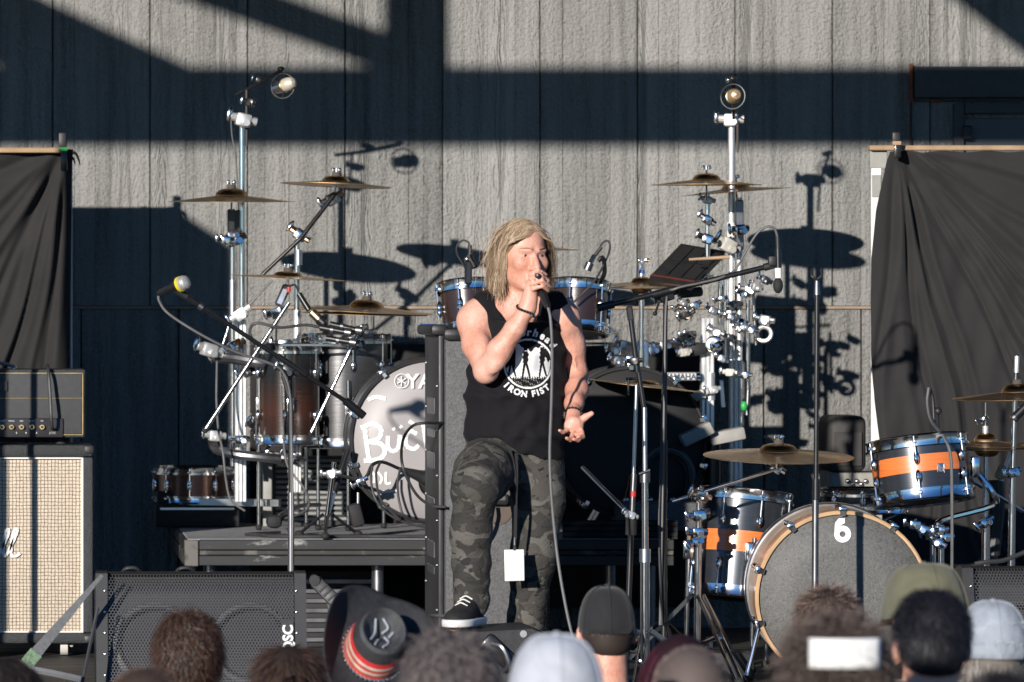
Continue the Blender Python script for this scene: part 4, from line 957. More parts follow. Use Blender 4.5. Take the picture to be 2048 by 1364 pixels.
MB().lathe(P(868, 965, DBD-.0015), (0, -1, 0), [(.0005, -.002), (.051, -.002)], 30).build('port', M['black_metal'], t)
rod(t, 'spur', (696, 900, DBD-.05), (668, 985, DBD-.1), .013, 'black_metal'); rod(t, 'spur_tube', (668, 985, DBD-.1), (650, 1052, DBD-.14), .009, 'chrome'); MB().ball(P(649, 1054, DBD-.14), .014).build('spur_tip', M['rubber'], t)
# second, black bass drum right of centre
c2 = P(1262, 885, 20.62)
t, R, ax = bass_drum('black bass drum in the shade right of the singer', c2, .30, .4, 'shell_black', 'rubber', 'rubber', 20.62)
rod(t, 'spur', (1378, 990, 20.6), (1392, 1040, 20.55), .01, 'chrome')
# spare snare at the back left of the riser
c = P(392, 1000, 21.35)
t = drum('snare_drum', 'brown sparkle snare drum resting at the back left corner of the riser', (c.x, 21.35, c.z), (0, 0, 1), .158, S(62, 21.35), 'sparkle', 'drum', 10, 'chrome', hoop_h=.02, spin=.2)
ck = thing('hardware_case', 'low black hardware case under the spare brown snare', 'case', (c.x, 21.35, ZR))
MB().box((c.x, 21.35, (ZR+c.z-.012)/2), (.34, .3, c.z-.014-ZR), None, .01).build('body', M['blackwood'], ck); MB().box((c.x, 21.198, c.z-.03), (.3, .008, .012), None, .002, 1).build('edge', M['steel'], ck)
# rack toms either side of the singer's head
for px, lab in ((940, 'small dark rack tom left of the singer behind the tall speaker'), (1154, 'small dark rack tom right of the singer with chrome rims')):
    c = P(px, 664, 20.55); ax = Vector((.06 if px > 1000 else -.06, .16, 1)).normalized()
    t = drum('rack_tom', lab, c, ax, .113 if px > 1000 else .105, S(96, 20.55), 'shell_grey', 'drum', 6, 'chrome', spin=.15, lugmat='chrome')
    MB().cyl(c+Vector((0, .06, -.03)), c+Vector((0, .14, -.3)), .012).build('mount_arm', M['chrome'], t)
cymbal('cymbal whose edge shows beside the hair of the singer', 1072, 499, 21.1, .17, (1, 0), .02, .014, False, False)
# hi-hat right of the singer
DH = 20.75
t = thing('hi_hat_stand', 'chrome hi-hat stand with blue tape bands right of the singer', 'stand', P(1283, 1060, DH))
rod(t, 'pull_rod', (1283, 518, DH), (1283, 600, DH), .004, 'chrome'); rod(t, 'upper_tube', (1283, 585, DH), (1283, 760, DH), .0105, 'chrome'); rod(t, 'lower_tube', (1283, 700, DH), (1283, 1010, DH), .0145, 'chrome')
rod(t, 'clutch', (1283, 522, DH), (1283, 552, DH), .0095, 'alu'); rod(t, 'tape_band', (1283, 540, DH), (1283, 547, DH), .0125, 'blue'); rod(t, 'tape_band', (1281, 818, DH), (1281, 828, DH), .016, 'blue'); rod(t, 'tape_band', (1283, 915, DH), (1283, 923, DH), .016, 'blue')
tripod(t, 1283, 1000, DH, ZR, .36, .3, 'chrome', .008, .15, dbl=True)
clamp(t, 1290, 522, DH, .5); clamp(t, 1283, 745, DH, .9, 'alu')
cymbal('upper bronze hi-hat cymbal with blue tape on its rod', 1283, 570, DH, .158, (0, 2.5), .02, .012, False, False, cat='hi-hat')
cymbal('lower bronze hi-hat cymbal of the pair with blue tape', 1283, 574, DH, .158, (0, 1.5), .018, .01, False, False, cat='hi-hat', flip=True)
# right rack
DQ = 21.0
t = thing('drum_rack', 'aluminium drum rack crowded with chrome clamps right of the singer', 'drum rack', P(1420, 1060, DQ))
profile_post(t, 1414, 635, 1040, DQ-.05, .052); profile_post(t, 1471, 700, 1040, DQ+.25, .05)
for a in ((1415, 385, 560, .011), (1463, 250, 720, .0135), (1479, 395, 720, .0115), (1451, 560, 720, .009), (1496, 600, 780, .009), (1462, 395, 520, .012), (1440, 560, 650, .009)): rod(t, 'tube', (a[0], a[1], DQ), (a[0], a[2], DQ), a[3], 'chrome' if a[3] < .0115 else 'alu')
rod(t, 'horizontal_bar', (1240, 753, DQ-.1), (1400, 753, DQ-.1), .017, 'chrome'); bx = strip(t, 'name_bar', (1318, 753, DQ-.125), (1393, 753, DQ-.125), .032, .02, 'alu', .004)
text_on('name_text', 'YAMAHA', .031, P(1360, 758.5, DQ-.138), CAMR, plain('dark_print', (.08, .08, .09), .5), t, offset=.001)
strip(t, 'slide_plate', (1479, 400, DQ-.02), (1479, 500, DQ-.02), .033, .014, 'gun', .004)
rod(t, 'tube', (1462, 445, DQ-.03), (1462, 475, DQ-.03), .016, 'white'); rod(t, 'elbow', (1420, 745, DQ-.06), (1420, 800, DQ-.06), .02, 'alu')
MB().lathe(P(1428, 688, DQ-.14), (-.2, -1, .1), [(.001, .0), (.02, .004), (.034, .0), (.036, -.02), (.028, -.05), (.02, -.06)], 28).build('end_socket', M['chrome'], t)
MB().ring(P(1528, 668, DQ-.06), (-.3, -1, .2), .028, .009).build('ring_clamp', M['alu'], t)
cl = [(1415, 478, 1.0, 'chrome'), (1415, 400, .8, 'alu'), (1455, 490, 1.4, 'white_dirty'), (1478, 460, 1.1, 'chrome'), (1415, 440, .9, 'chrome')]
rr_ = random.Random(3)
for k in range(18):
    x = rr_.gauss(1440, 48); y = rr_.gauss(660, 46); x = min(1530, max(1365, x)); y = min(735, max(560, y)); cl.append((x, y, rr_.uniform(.55, .95), rr_.choice(['chrome', 'steel', 'alu', 'gun', 'steel', 'black_metal', 'black_plastic'])))
for x, y in ((1500, 580), (1488, 588), (1512, 574), (1490, 655), (1480, 645), (1502, 660), (1368, 705), (1380, 690), (1375, 630), (1390, 612), (1435, 690), (1530, 640), (1460, 745), (1490, 750), (1400, 790), (1426, 780)): cl.append((x, y, rr_.uniform(.7, 1.0), rr_.choice(['chrome', 'alu', 'white_dirty', 'steel'])))
for x, y, s_, mt in cl: clamp(t, x, y, DQ-.05-.14*rr_.random(), s_, mt)
MB().box(P(1385, 700, DQ-.1), (.11, .05, .05), Matrix.Rotation(-.15, 3, 'Y'), .012).build('mount_block', M['black_plastic'], t)
MB().box(P(1380, 585, DQ+.02), (.1, .06, .04), Matrix.Rotation(-.1, 3, 'Y'), .012).build('mount_block', M['black_plastic'], t)
MB().box(P(1456, 600, DQ+.05), (.07, .06, .12), None, .012).build('junction_box', M['black_plastic'], t)
rod(t, 'cymbal_rod', (1413, 340, DQ-.25), (1413, 400, DQ-.2), .004, 'chrome'); rod(t, 'cymbal_rod', (1472, 356, DQ+.1), (1474, 420, DQ+.05), .004, 'chrome'); rod(t, 'post_tube', (1505, 560, DQ), (1512, 690, DQ+.02), .006, 'steel')
strip(t, 'drop_rod', (1442, 760, DQ+.1), (1446, 815, DQ+.1), .016, .016, 'steel'); rod(t, 'drop_rod', (1497, 770, DQ+.1), (1494, 830, DQ+.1), .01, 'gun')
MB().ball(P(1488, 812, DQ+.02), (.014, .012, .02)).build('green_plug', M['green'], t)
MB().box(P(1285, 720, DQ-.1), (.05, .05, .16), None, .01).build('hanging_bracket', M['steel'], t)
for x, y in ((1235, 700), (1248, 690), (1236, 722), (1262, 718), (1225, 748), (1305, 700), (1330, 690)): clamp(t, x, y, DQ-.1, 1.0, 'steel')
cymbal('bronze cymbal with white wing nut at the upper right of the kit', 1413, 370, DQ-.25, .217, (0, .6), .026, .02, False, True)
cymbal('bronze crash cymbal tilted up behind its neighbour at the upper right', 1472, 384, DQ+.1, .219, (-4.5, .5), .022, .016, False, True)
cymbal('bronze china cymbal drooping to the right below the striped mic stand', 1290, 772, 20.5, .222, (6.5, 1.0), .014, .01, False, False)
# sample pad
t = thing('sample_pad', 'flat black electronic drum pad tilted towards the drummer', 'electronic pad', P(1370, 560, 20.9))
q4 = [P(1300, 552, 20.7), P(1388, 566, 20.75), P(1452, 502, 21.1), P(1362, 487, 21.05)]; nn = (q4[1]-q4[0]).cross(q4[3]-q4[0]).normalized()
MB().add([p for p in q4]+[p-nn*.035 for p in q4], [(0, 1, 2, 3), (7, 6, 5, 4)]+[(i, i+4, (i+1) % 4+4, (i+1) % 4) for i in range(4)]).build('body', M['black_plastic'], t)
for i in range(3):
    for j in range(2):
        f_ = lambda u, v: q4[0].lerp(q4[1], u).lerp(q4[3].lerp(q4[2], u), v)+nn*.001
        m_ = MB(); a = [f_(.05+.31*i, .08+.44*j), f_(.33+.31*i, .08+.44*j), f_(.33+.31*i, .48+.44*j), f_(.05+.31*i, .48+.44*j)]
        m_.add([p+nn*.0005 for p in a]+[p+nn*.004 for p in a], [(0, 3, 2, 1), (4, 5, 6, 7)]+[(k, (k+1) % 4, (k+1) % 4+4, k+4) for k in range(4)]).build('pad', M['rubber'], t)
MB().add([q4[0]+nn*.002, q4[1]+nn*.002, q4[1].lerp(q4[2], .03)+nn*.006, q4[0].lerp(q4[3], .03)+nn*.006], [(0, 1, 2, 3)]).build('edge_strip', plain('dull_red', (.12, .03, .025), .6), t)
solo('drum_stick', MB().cyl(P(1378, 519, 20.75), P(1460, 514, 20.75), .005, .0075, 10), plain('stick_wood', (.4, .28, .18), .6), 'wooden drum stick lying across the black electronic pad', 'drum stick')
# gear at the right end of the riser
t = thing('foot_controller', 'grey wedge-shaped pedal case at the foot of the right drum rack', 'pedal', P(1390, 900, 20.55))
for k, (x, y, w_, an) in enumerate(((1392, 868, .13, .45), (1452, 872, .14, .2))): MB().box(P(x, y, 20.6+.05*k), (w_, .12, .05), Matrix.Rotation(-an, 3, 'Y'), .008).build('pedal_box', plain('pedal_grey', (.32, .31, .29), .55), t)
MB().cyl(P(1425, 880, 20.7), (P(1425, 880, 20.7).x, 20.7, ZR), .03).build('stand_tube', M['black_metal'], t)
t = thing('perforated_case', 'brown perforated case behind the coiled cables on the riser', 'case', P(1390, 1050, 20.75))
a = P(1352, 935, 20.75); MB().box(P(1390, 975, 20.9), (S(90, 20.9), .3, S(150, 20.9)), None, .01).build('body', plain('case_brown', (.05, .04, .035), .7), t)
MB().box(P(1390, 955, 20.745), (S(86, 20.9), .003, S(108, 20.9)), None, .001, 1).build('mesh_front', perf_mat('case_mesh', (.22, .17, .12), .016, .33, .6), t)
t = thing('cable_coil', 'thick coil of black cables hung at the right end of the riser', 'cable'
          , P(1340, 1000, 20.6))
for k in range(13):
    a = P(1338+rr_.uniform(-14, 22), 958+rr_.uniform(-10, 16), 20.6+.01*k); R_ = .045+.05*rr_.random()
    MB().tube([a+Vector((R_*1.2*math.cos(q_)+.25*R_*math.sin(q_), .01*math.sin(3*q_+k), 1.35*R_*math.sin(q_)-.3*R_*math.cos(q_))) for q_ in np.linspace(0, 6.283, 19)[:-1]], .0058, 6, 3, True).build('loop', M['cable_grey'] if k % 2 else M['cable'], t)
t = thing('equipment_case', 'squat black case lying on the right end of the riser', 'case', P(1300, 1060, 20.4))
MB().box(P(1310, 1030, 20.5), (S(150, 20.4), .4, S(58, 20.4)), None, .012).build('body', M['spk_paint'], t); 
for x in (1252, 1300, 1345): MB().ball(P(x, 1000, 20.35), (.012, .012, .012)).build('knob', M['steel'], t)
t = thing('hanging_cloth', 'black cloth hanging over the right end of the riser front', 'cloth', P(1290, 1080, 20.08))
V = []; Fq = []; 
for j in range(12):
    for i in range(40): 
        x = 1125+230*i/39; y = 1040+38*j/11; V.append(tuple(P(x, y, 20.07+.02*math.sin(i*.5+j*.3)+.012*math.sin(j*2.0)-.03*j/11+.1)))
for j in range(11):
    for i in range(39): Fq.append((j*40+i, j*40+i+1, j*40+41+i, j*40+40+i))
MB().add(V, Fq).build('folds', M['cloth_black'], t, 80)
# ------------------------------------------------------------------ right kit on the stage floor
DS = 18.5
c = P(1685, 1195, DS); RS = S(174, DS)
t, R, ax = bass_drum('charcoal bass drum with wooden hoop and white emblem at the right', c, RS, .42, 'shell_raw', 'hoop_wood', 'head_char', DS, 10, -.045, 'steel')
MB().lathe(c, ax, [(RS*.966, -.2), (RS*.968, -.2), (RS*.968, -.12), (RS*.966, -.12)], 72).build('stripe', plain('copper_stripe', (.45, .2, .1), .35), t)
# rounded b-like emblem: stem plus bowl with a hole
m_ = MB(); ec = P(1685, 1068, DS-.001); Rn = frame(ax, (1, 0, 0)); u_ = S(17, DS)
eo = ec-ax*.0+ax*.004
for k in range(28):
    a0, a1 = 2*math.pi*k/28, 2*math.pi*(k+1)/28; 
    q_ = [Vector((math.cos(a), 0, math.sin(a))) for a in (a0, a1)]
    m_.add([eo+q_[0]*u_*.35, eo+q_[0]*u_, eo+q_[1]*u_, eo+q_[1]*u_*.35], [(0, 1, 2, 3)])
s0 = eo+Vector((-u_*.98, -.0006, u_*.0)); m_.add([s0, s0+Vector((u_*.62, 0, 0)), s0+Vector((u_*.7, 0, u_*1.0)), s0+Vector((u_*1.25, 0, u_*1.3)), s0+Vector((u_*1.25, 0, u_*1.85)), s0+Vector((u_*.5, 0, u_*1.85)), s0+Vector((u_*.08, 0, u_*1.3))], [(0, 1, 2, 3, 4, 5, 6)])
m_.build('emblem', lw, t)
for sx, pts in ((-1, ((1545, 1165, DS+.16), (1528, 1215, DS+.14), (1492, 1335, DS+.1))), (1, ((1845, 1165, DS+.16), (1862, 1215, DS+.14), (1900, 1335, DS+.1)))):
    a_, b2, c3 = [P(*q_) for q_ in pts]; c3.z = .012; sp_ = MB().cyl(a_, b2, .013).cyl(b2, c3, .0085).build('spur', M['chrome'], t); MB().ball(c3, .015).build('spur_foot', M['rubber'], sp_)
    MB().box(a_, (.05, .05, .03), None, .006).build('spur_bracket', M['chrome'], t)
# floor tom
DT = 19.15; c = P(1472, 1192, DT)
t = drum('floor_tom', 'black floor tom with orange stripe left of the charcoal bass drum', c, (.1, .1, 1), .163, S(205, DT), 'shell_satin', 'drum', 8, 'chrome', band=(S(84, DT), S(126, DT)), spin=.3, reso='hoop_dark')
for dx, dy in ((-.185, -.02), (.03, -.19), (.13, .15)):
    lg = MB().cyl((c.x+dx, DT+dy, .02), (c.x+dx+.01, DT+dy, c.z+.22), .0085).build('leg', M['chrome'], t); MB().ball((c.x+dx, DT+dy, .02), .016).build('rubber_foot', M['rubber'], lg)
    MB().box((c.x+dx*.95, DT+dy*.95, c.z+.17), (.04, .04, .07), None, .008).build('leg_bracket', M['chrome'], t)
# rack tom with badge
DTM = 18.72; c = P(1848, 1000, DTM); ax = Vector((-.1, .13, 1)).normalized()
t = drum('rack_tom', 'black rack tom with orange stripe and small badge at the right', c, ax, .168, S(118, DTM), 'shell_satin', 'drum', 6, 'chrome', band=(S(50, DTM), S(84, DTM)), spin=.28, reso='hoop_dark')
pb = c+ax*S(68, DTM)+Vector((.045, -.1645, -.002)); MB().box(pb, (.026, .003, .036), Matrix.Rotation(.26, 3, 'Z'), .005).build('badge', M['steel'], t); text_on('badge_text', 'b', .03, pb+Vector((.001, -.003, -.011)), CAMR, plain('badge_ink', (.2, .2, .24), .4), t)
MB().box(c+ax*.12+Vector((.19, -.03, 0)), (.03, .05, .075), None, .008).build('mount_plate', M['chrome'], t); MB().tube([c+ax*.1+Vector((.2, 0, 0)), c+Vector((.24, 0, .03)), c+Vector((.25, .02, -.02)), P(1885, 1040, DTM), P(1872, 1062, DTM+.02)], .0115, 8, 4).build('mount_arm', M['chrome'], t)
st = thing('tom_stand', 'chrome tom stand beside the charcoal bass drum', 'stand', (P(1872, 1100, DTM+.03).x, DTM+.03, 0))
for x in (1866, 1882): rod(st, 'tube', (x, 1050, DTM+.03), (x, 1330, DTM+.03), .0115, 'chrome')
for x, y in ((1862, 1065), (1880, 1062), (1845, 1058), (1890, 1075), (1875, 1085), (1830, 1050)): clamp(st, x, y, DTM, .85, 'chrome')
tripod(st, 1874, 1200, DTM+.03, 0, .3, .28, 'chrome', .008, .5)
c = P(1722, 1020, 19.3); drum('snare_drum', 'black snare drum peeping over the charcoal bass drum', (c.x, 19.3, c.z), (0, 0, 1), .16, .07, 'shell_black', 'drum', 10, 'chrome', hoop_h=.018, spin=.3)
st = thing('snare_stand', 'chrome snare stand hidden behind the charcoal bass drum', 'stand', (c.x, 19.3, 0)); MB().cyl((c.x, 19.3, .05), (c.x, 19.3, c.z-.02), .012).build('tube', M['chrome'], st); tripod(st, 1722, 1100, 19.3, 0, .25, .25)
for a in (0, 2.1, 4.2): MB().cyl((c.x, 19.3, c.z-.08), (c.x+.15*math.cos(a), 19.3+.15*math.sin(a), c.z-.006), .006).build('basket_arm', M['chrome'], st)
# cymbal over the floor tom
DCY = 18.75
t = thing('cymbal_stand', 'chrome boom cymbal stand in front of the orange striped floor tom', 'stand', (P(1396, 1100, DCY).x, DCY, 0))
rod(t, 'tube', (1398, 1005, DCY), (1396, 1110, DCY), .0105, 'chrome'); rod(t, 'tube', (1396, 1085, DCY), (1394, 1320, DCY), .013, 'chrome'); rod(t, 'boom', (1345, 1003, DCY), (1553, 938, DCY-.05), .006, 'chrome'); rod(t, 'cymbal_rod', (1553, 870, DCY-.05), (1553, 940, DCY-.05), .004, 'chrome')
for x, y, s_ in ((1400, 992, 1.1), (1398, 1030, 1.0), (1396, 1065, .9), (1394, 1082, .9), (1553, 936, .9)): clamp(t, x, y, DCY-.01, s_, 'chrome')
tripod(t, 1395, 1250, DCY, 0, .3, .3, 'chrome', .008, .9, dbl=True)
cy = cymbal('broad bronze cymbal over the orange striped floor tom', 1557, 913, DCY-.05, .266, (.5, 4.5), .026, .02, True, True)
t = thing('cymbal_stand', 'straight chrome cymbal stand at the right edge', 'stand', (P(2024, 1100, 18.9).x, 18.9, 0))
rod(t, 'tube', (2030, 800, 18.9), (2025, 960, 18.9), .0095, 'chrome'); rod(t, 'tube', (2025, 940, 18.9), (2020, 1345, 18.9), .0135, 'chrome'); clamp(t, 2024, 945, 18.88, .9); rod(t, 'cymbal_rod', (2032, 745, 18.9), (2030, 805, 18.9), .004, 'chrome'); tripod(t, 2022, 1200, 18.9, 0, .3, .3, 'chrome', .008, .2)
rod(t, 'wing_sleeve', (2034, 712, 18.9), (2033, 745, 18.9), .009, 'alu')
cymbal('bronze crash cymbal cut off by the right edge of the picture', 2036, 795, 18.9, .232, (-2, 1.5), .03, .02, True, False)
t = thing('hi_hat_stand', 'chrome hi-hat stand beside the rack tom at the right', 'stand', (P(1972, 1100, 19.0).x, 19.0, 0))
rod(t, 'pull_rod', (1971, 805, 19.), (1971, 900, 19.), .0035, 'chrome'); rod(t, 'tube', (1971, 905, 19.), (1971, 1060, 19.), .0105, 'steel'); rod(t, 'tube', (1971, 1050, 19.), (1971, 1350, 19.), .0165, 'chrome'); clamp(t, 1966, 840, 19., .55); clamp(t, 1971, 1045, 19., .9); rod(t, 'clutch', (1971, 852, 19.), (1971, 870, 19.), .011, 'alu'); tripod(t, 1971, 1250, 19., 0, .3, .28, 'chrome', .008, 1.0)
cymbal('upper bronze hi-hat cymbal beside the orange striped rack tom', 1972, 890, 19., .17, (0, 2.5), .03, .014, False, False, cat='hi-hat')
cymbal('lower bronze hi-hat cymbal beside the orange striped rack tom', 1974, 896, 19., .17, (0, 1), .02, .012, False, False, cat='hi-hat', flip=True)
t = thing('drum_pedal', 'black bass drum pedal and small case on the floor between the drums', 'pedal', P(1430, 1330, 18.7))
MB().box((P(1440, 1300, 18.8).x, 18.8, .05), (.22, .2, .1), None, .012).build('case', M['black_plastic'], t); MB().box((P(1400, 1270, 18.95).x, 18.95, .06), (.12, .25, .012), Matrix.Rotation(.3, 3, 'X'), .004).build('footboard', M['chrome'], t)
for x in (1370, 1420): MB().cyl((P(x, 1270, 18.95).x, 18.95, .01), (P(x, 1270, 18.95).x, 18.95, .14), .012).build('upright', M['chrome'], t)
# dark combo and box standing behind the right kit
t = thing('combo_amplifier', 'dark combo amplifier with rounded edges between the wall shadow and right backdrop', 'amplifier', P(1698, 990, 20.6)); a, b_ = P(1662, 832, 20.6), P(1738, 945, 20.6)
MB().box(((a.x+b_.x)/2, 20.8, (a.z+b_.z)/2), (b_.x-a.x, .3, a.z-b_.z), None, .03, 3).build('cabinet', plain('combo_black', (.04, .038, .036), .7, 0, .3), t); MB().box(((a.x+b_.x)/2, 20.646, (a.z+b_.z)/2-.02), (b_.x-a.x-.04, .008, (a.z-b_.z)*.6), None, .002, 1).build('front', plain('combo_front', (.045, .043, .041), .8, 0, .3), t)
t = thing('equipment_box', 'pale grey equipment box under the dark combo amplifier', 'box', P(1712, 1100, 20.62)); a, b_ = P(1690, 946, 20.62), P(1742, 1240, 20.62)
MB().box(((a.x+b_.x)/2, 20.8, a.z/2), (b_.x-a.x+.1, .3, a.z), None, .006).build('body', plain('box_grey', (.33, .32, .29), .7, 0, .25, vs=16), t)
for k in range(5): MB().ball(P(1695+9*k, 962+6*(k % 2), 20.64), .01, None, 8, 6).build('knob', M['steel'], t)
MB().box(P(1715, 985, 20.64), (.06, .006, .012), None, .002, 1).build('latch', M['steel'], t)
# ------------------------------------------------------------------ microphones and their stands
def mic_body(label, tip, tail, r=.024, head='steel', ring=None, body='black_metal', headr=None, name='microphone'):
    tip, tail = Vector(tip), Vector(tail); ax = (tip-tail).normalized(); L = (tip-tail).length; hr = headr or r
    t = thing(name, label, 'microphone', tail); MB().lathe(tail, ax, [(.001, 0), (.008, 0), (.011, .01), (r*.62, L*.55), (r*.75, L-hr*1.6), (r*.8, L-hr*1.5)], 20).build('handle', M[body], t)
    g = MB().lathe(tail, ax, [(r*.75, L-hr*1.5), (hr*.95, L-hr*1.2), (hr, L-hr*.75), (hr*.85, L-hr*.3), (hr*.5, L-hr*.05), (.001, L)], 24).build('grille', M[head], t)
    if ring: MB().lathe(tail, ax, [(hr*.9, L-hr*1.55), (hr*1.04, L-hr*1.5), (hr*1.04, L-hr*1.1), (hr*.9, L-hr*1.05)], 24).build('collar', M[ring], t)
    return t
m, n, l, b = nodes('mic_mesh'); tc = n.new('ShaderNodeTexCoord'); vo = n.new('ShaderNodeTexVoronoi'); vo.inputs['Scale'].default_value = 330; l.new(tc.outputs['Object'], vo.inputs['Vector'])
l.new(ramp(n, l, vo.outputs['Distance'], [(.2, (.12, .12, .12)), (.5, (.75, .74, .7))]), b.inputs['Base Color']); b.inputs['Metallic'].default_value = .6; b.inputs['Roughness'].default_value = .4; M['mesh_ball'] = m
DM = 18.55
t = thing('mic_stand', 'black boom microphone stand reaching to the yellow ringed microphone at the left', 'microphone stand', (P(582, 1200, DM).x, DM, 0))
rod(t, 'pole', (580, 742, DM), (582, 1000, DM), .0085, 'black_metal'); MB().cyl(P(582, 985, DM), Vector((P(582, 985, DM).x, DM, .03)), .0115).build('lower_pole', M['gun'], t); MB().cyl(Vector((P(582, 985, DM).x, DM, 0)), Vector((P(582, 985, DM).x, DM, .025)), .13, .12, 32).build('round_base', M['black_metal'], t)
rod(t, 'boom', (362, 586, DM-.12), (700, 808, DM+.05), .008, 'black_metal'); rod(t, 'counterweight', (690, 801, DM+.045), (728, 832, DM+.06), .0145, 'black_metal'); rod(t, 'boom_grip', (340, 572, DM-.13), (374, 594, DM-.115), .0125, 'black_plastic'); rod(t, 'boom_clip', (398, 610, DM-.1), (406, 616, DM-.1), .013, 'gun'); rod(t, 'boom_sleeve', (555, 712, DM-.02), (612, 750, DM), .011, 'black_metal')
clamp(t, 576, 742, DM, 1.0, 'black_metal'); rod(t, 'hanging_grip', (566, 752, DM-.03), (578, 792, DM-.03), .008, 'black_plastic')
mic_body('handheld microphone with yellow ring on the left boom stand', P(376, 562, DM-.17), P(316, 588, DM-.08), .027, 'mesh_ball', 'yellow')
tubes('grey microphone cable drooping along the left boom stand', [(317, 589, DM-.08), (319, 603, DM-.08), (338, 628, DM-.09), (400, 668, DM-.1), (470, 703, DM-.08), (540, 727, DM-.06), (566, 745, DM-.05), (580, 790, DM-.04), (583, 880, DM-.02), (585, 1000, DM-.02), (584, 1130, DM-.02), (586, 1300, DM)], .0048, 'cable_grey')
tubes('thin cable hanging down past the lower curved rack bar', [(434, 722, DK-.2), (433, 800, DK-.2), (437, 860, DK-.25), (446, 905, DK-.3), (452, 960, DK-.3), (462, 1000, DK-.3), (490, 1022, DK-.35)], .0045, 'cable_grey')
tubes('cable looping from the left rack down to the riser carpet', [(562, 770, DK-.3), (566, 860, DK-.3), (575, 930, DK-.35), (610, 980, DK-.4), (614, 1020, DK-.5), (560, 1040, DK-.6)], .005, 'cable_grey')
# overhead microphones in ring mounts
def overhead(label_m, label_s, arm, ringc, D, front, colr):
    t = thing('ring_mount', label_s, 'mount', P(*arm[0], D)); MB().tube([P(x, y, D-.2*k/(len(arm)-1)) for k, (x, y) in enumerate(arm)], .007, 8, 0).build('arm', M['black_metal'], t)
    c = P(*ringc, D-.22); MB().ring(c, (-.45, -1, .1), .049, .0032).build('outer_ring', M['black_metal'], t); 
    for a in (.5, 2.6, 4.7): MB().cyl(c+Vector((.048*math.cos(a), 0, .048*math.sin(a))), c+Vector((.02*math.cos(a), 0, .02*math.sin(a))), .0016, n=6).build('elastic', M['rubber'], t)
    MB().ball(P(arm[-1][0], arm[-1][1]-3, D-.2), (.015, .012, .01)).build('knuckle', M['black_metal'], t)
    q_ = thing('overhead_microphone', label_m, 'microphone', c); f = Vector(front).normalized()
    MB().lathe(c-f*.04, f, [(.001, 0), (.02, 0), (.023, .03), (.026, .045)], 24).build('body', M['steel'], q_); MB().lathe(c-f*.04, f, [(.026, .045), (.0275, .06), (.026, .078), (.018, .094), (.001, .1)], 24).build('grille', colr, q_); MB().ring(c+f*.005, f, .0275, .003).build('grille_band', M['gold'], q_)
    return t
cream = plain('cream_mesh', (.62, .56, .46), .45, .3, .12, vs=300)
t = overhead('cream large condenser microphone high over the left drum rack', 'black angled arm with ring mount above the left drum rack', [(472, 190), (515, 168), (562, 141)], (566, 172), DK-.0, (.75, -.6, .25), cream)
rod(t, 'drop_rod', (493, 180, DK-.06), (493, 292, DK-.02), .0045, 'felt'); clamp(t, 500, 205, DK-.07, .8, 'black_metal'); clamp(t, 518, 160, DK-.1, .6, 'black_metal'); rod(t, 'lever', (492, 202, DK-.07), (516, 202, DK-.07), .004, 'black_metal')
t = overhead('golden large condenser microphone high over the right drum rack', 'small ring mount on top of the right drum rack', [(1467, 250), (1467, 225), (1466, 160)], (1466, 193), DQ, (.1, -1, .1), plain('bronze_mesh', (.5, .36, .22), .4, .5, .12, vs=300))
rod(t, 'drop_rod', (1475, 240, DQ-.05), (1475, 304, DQ-.02), .0045, 'felt'); clamp(t, 1462, 240, DQ-.02, 1.3, 'alu'); MB().ball(P(1456, 160, DQ-.2), .011).build('tip', M['chrome'], t)
tubes('thin cable running down from the left overhead microphone clamp', [(462, 238, DK), (464, 270, DK), (471, 310, DK), (475, 360, DK+.02), (478, 440, DK+.03)], .0028, 'cable_grey')
# snare / hat microphone with red tip on the left rack
t = thing('clip_microphone', 'black clip microphone with red tip under the small left cymbal', 'microphone', P(615, 615, 20.55))
rod(t, 'body', (598, 588, 20.5), (618, 620, 20.48), .012, 'black_metal'); rod(t, 'red_tip', (578, 574, 20.52), (577, 584, 20.52), .008, 'red'); rod(t, 'head', (624, 625, 20.47), (640, 640, 20.46), .018, 'gold'); rod(t, 'head_cap', (638, 638, 20.459), (648, 647, 20.455), .021, 'black_metal')
MB().tube([P(579, 572, 20.52), P(590, 570, 20.5), P(597, 582, 20.5)], .0045, 8).build('gooseneck', M['rubber'], t)
for k, (xa, ya, xb, yb) in enumerate(((640, 655, 690, 664), (652, 676, 700, 684), (660, 648, 712, 660))):
    q_ = thing('clip_microphone', ('upper slim black microphone lying over the left floor tom', 'lower slim black microphone lying over the left floor tom', 'slim black microphone pointing at the cymbal pair above the left floor tom')[k], 'microphone', P(xa, ya, 20.4)); rod(q_, 'body', (xa, ya, 20.4+.02*k), (xb, yb, 20.38+.02*k), .012, 'black_metal'); rod(q_, 'grip', (xa+20, ya+4, 20.39+.02*k), (xa+26, ya+5, 20.389+.02*k), .0135, 'steel'); rod(q_, 'head', (xb, yb, 20.38+.02*k), (xb+12, yb+2, 20.375+.02*k), .017, 'gun')
tubes('black cable arching over the rim of the left floor tom', [(505, 690, 20.6), (500, 660, 20.6), (515, 646, 20.6), (560, 655, 20.55), (610, 650, 20.45), (642, 655, 20.4)], .006)
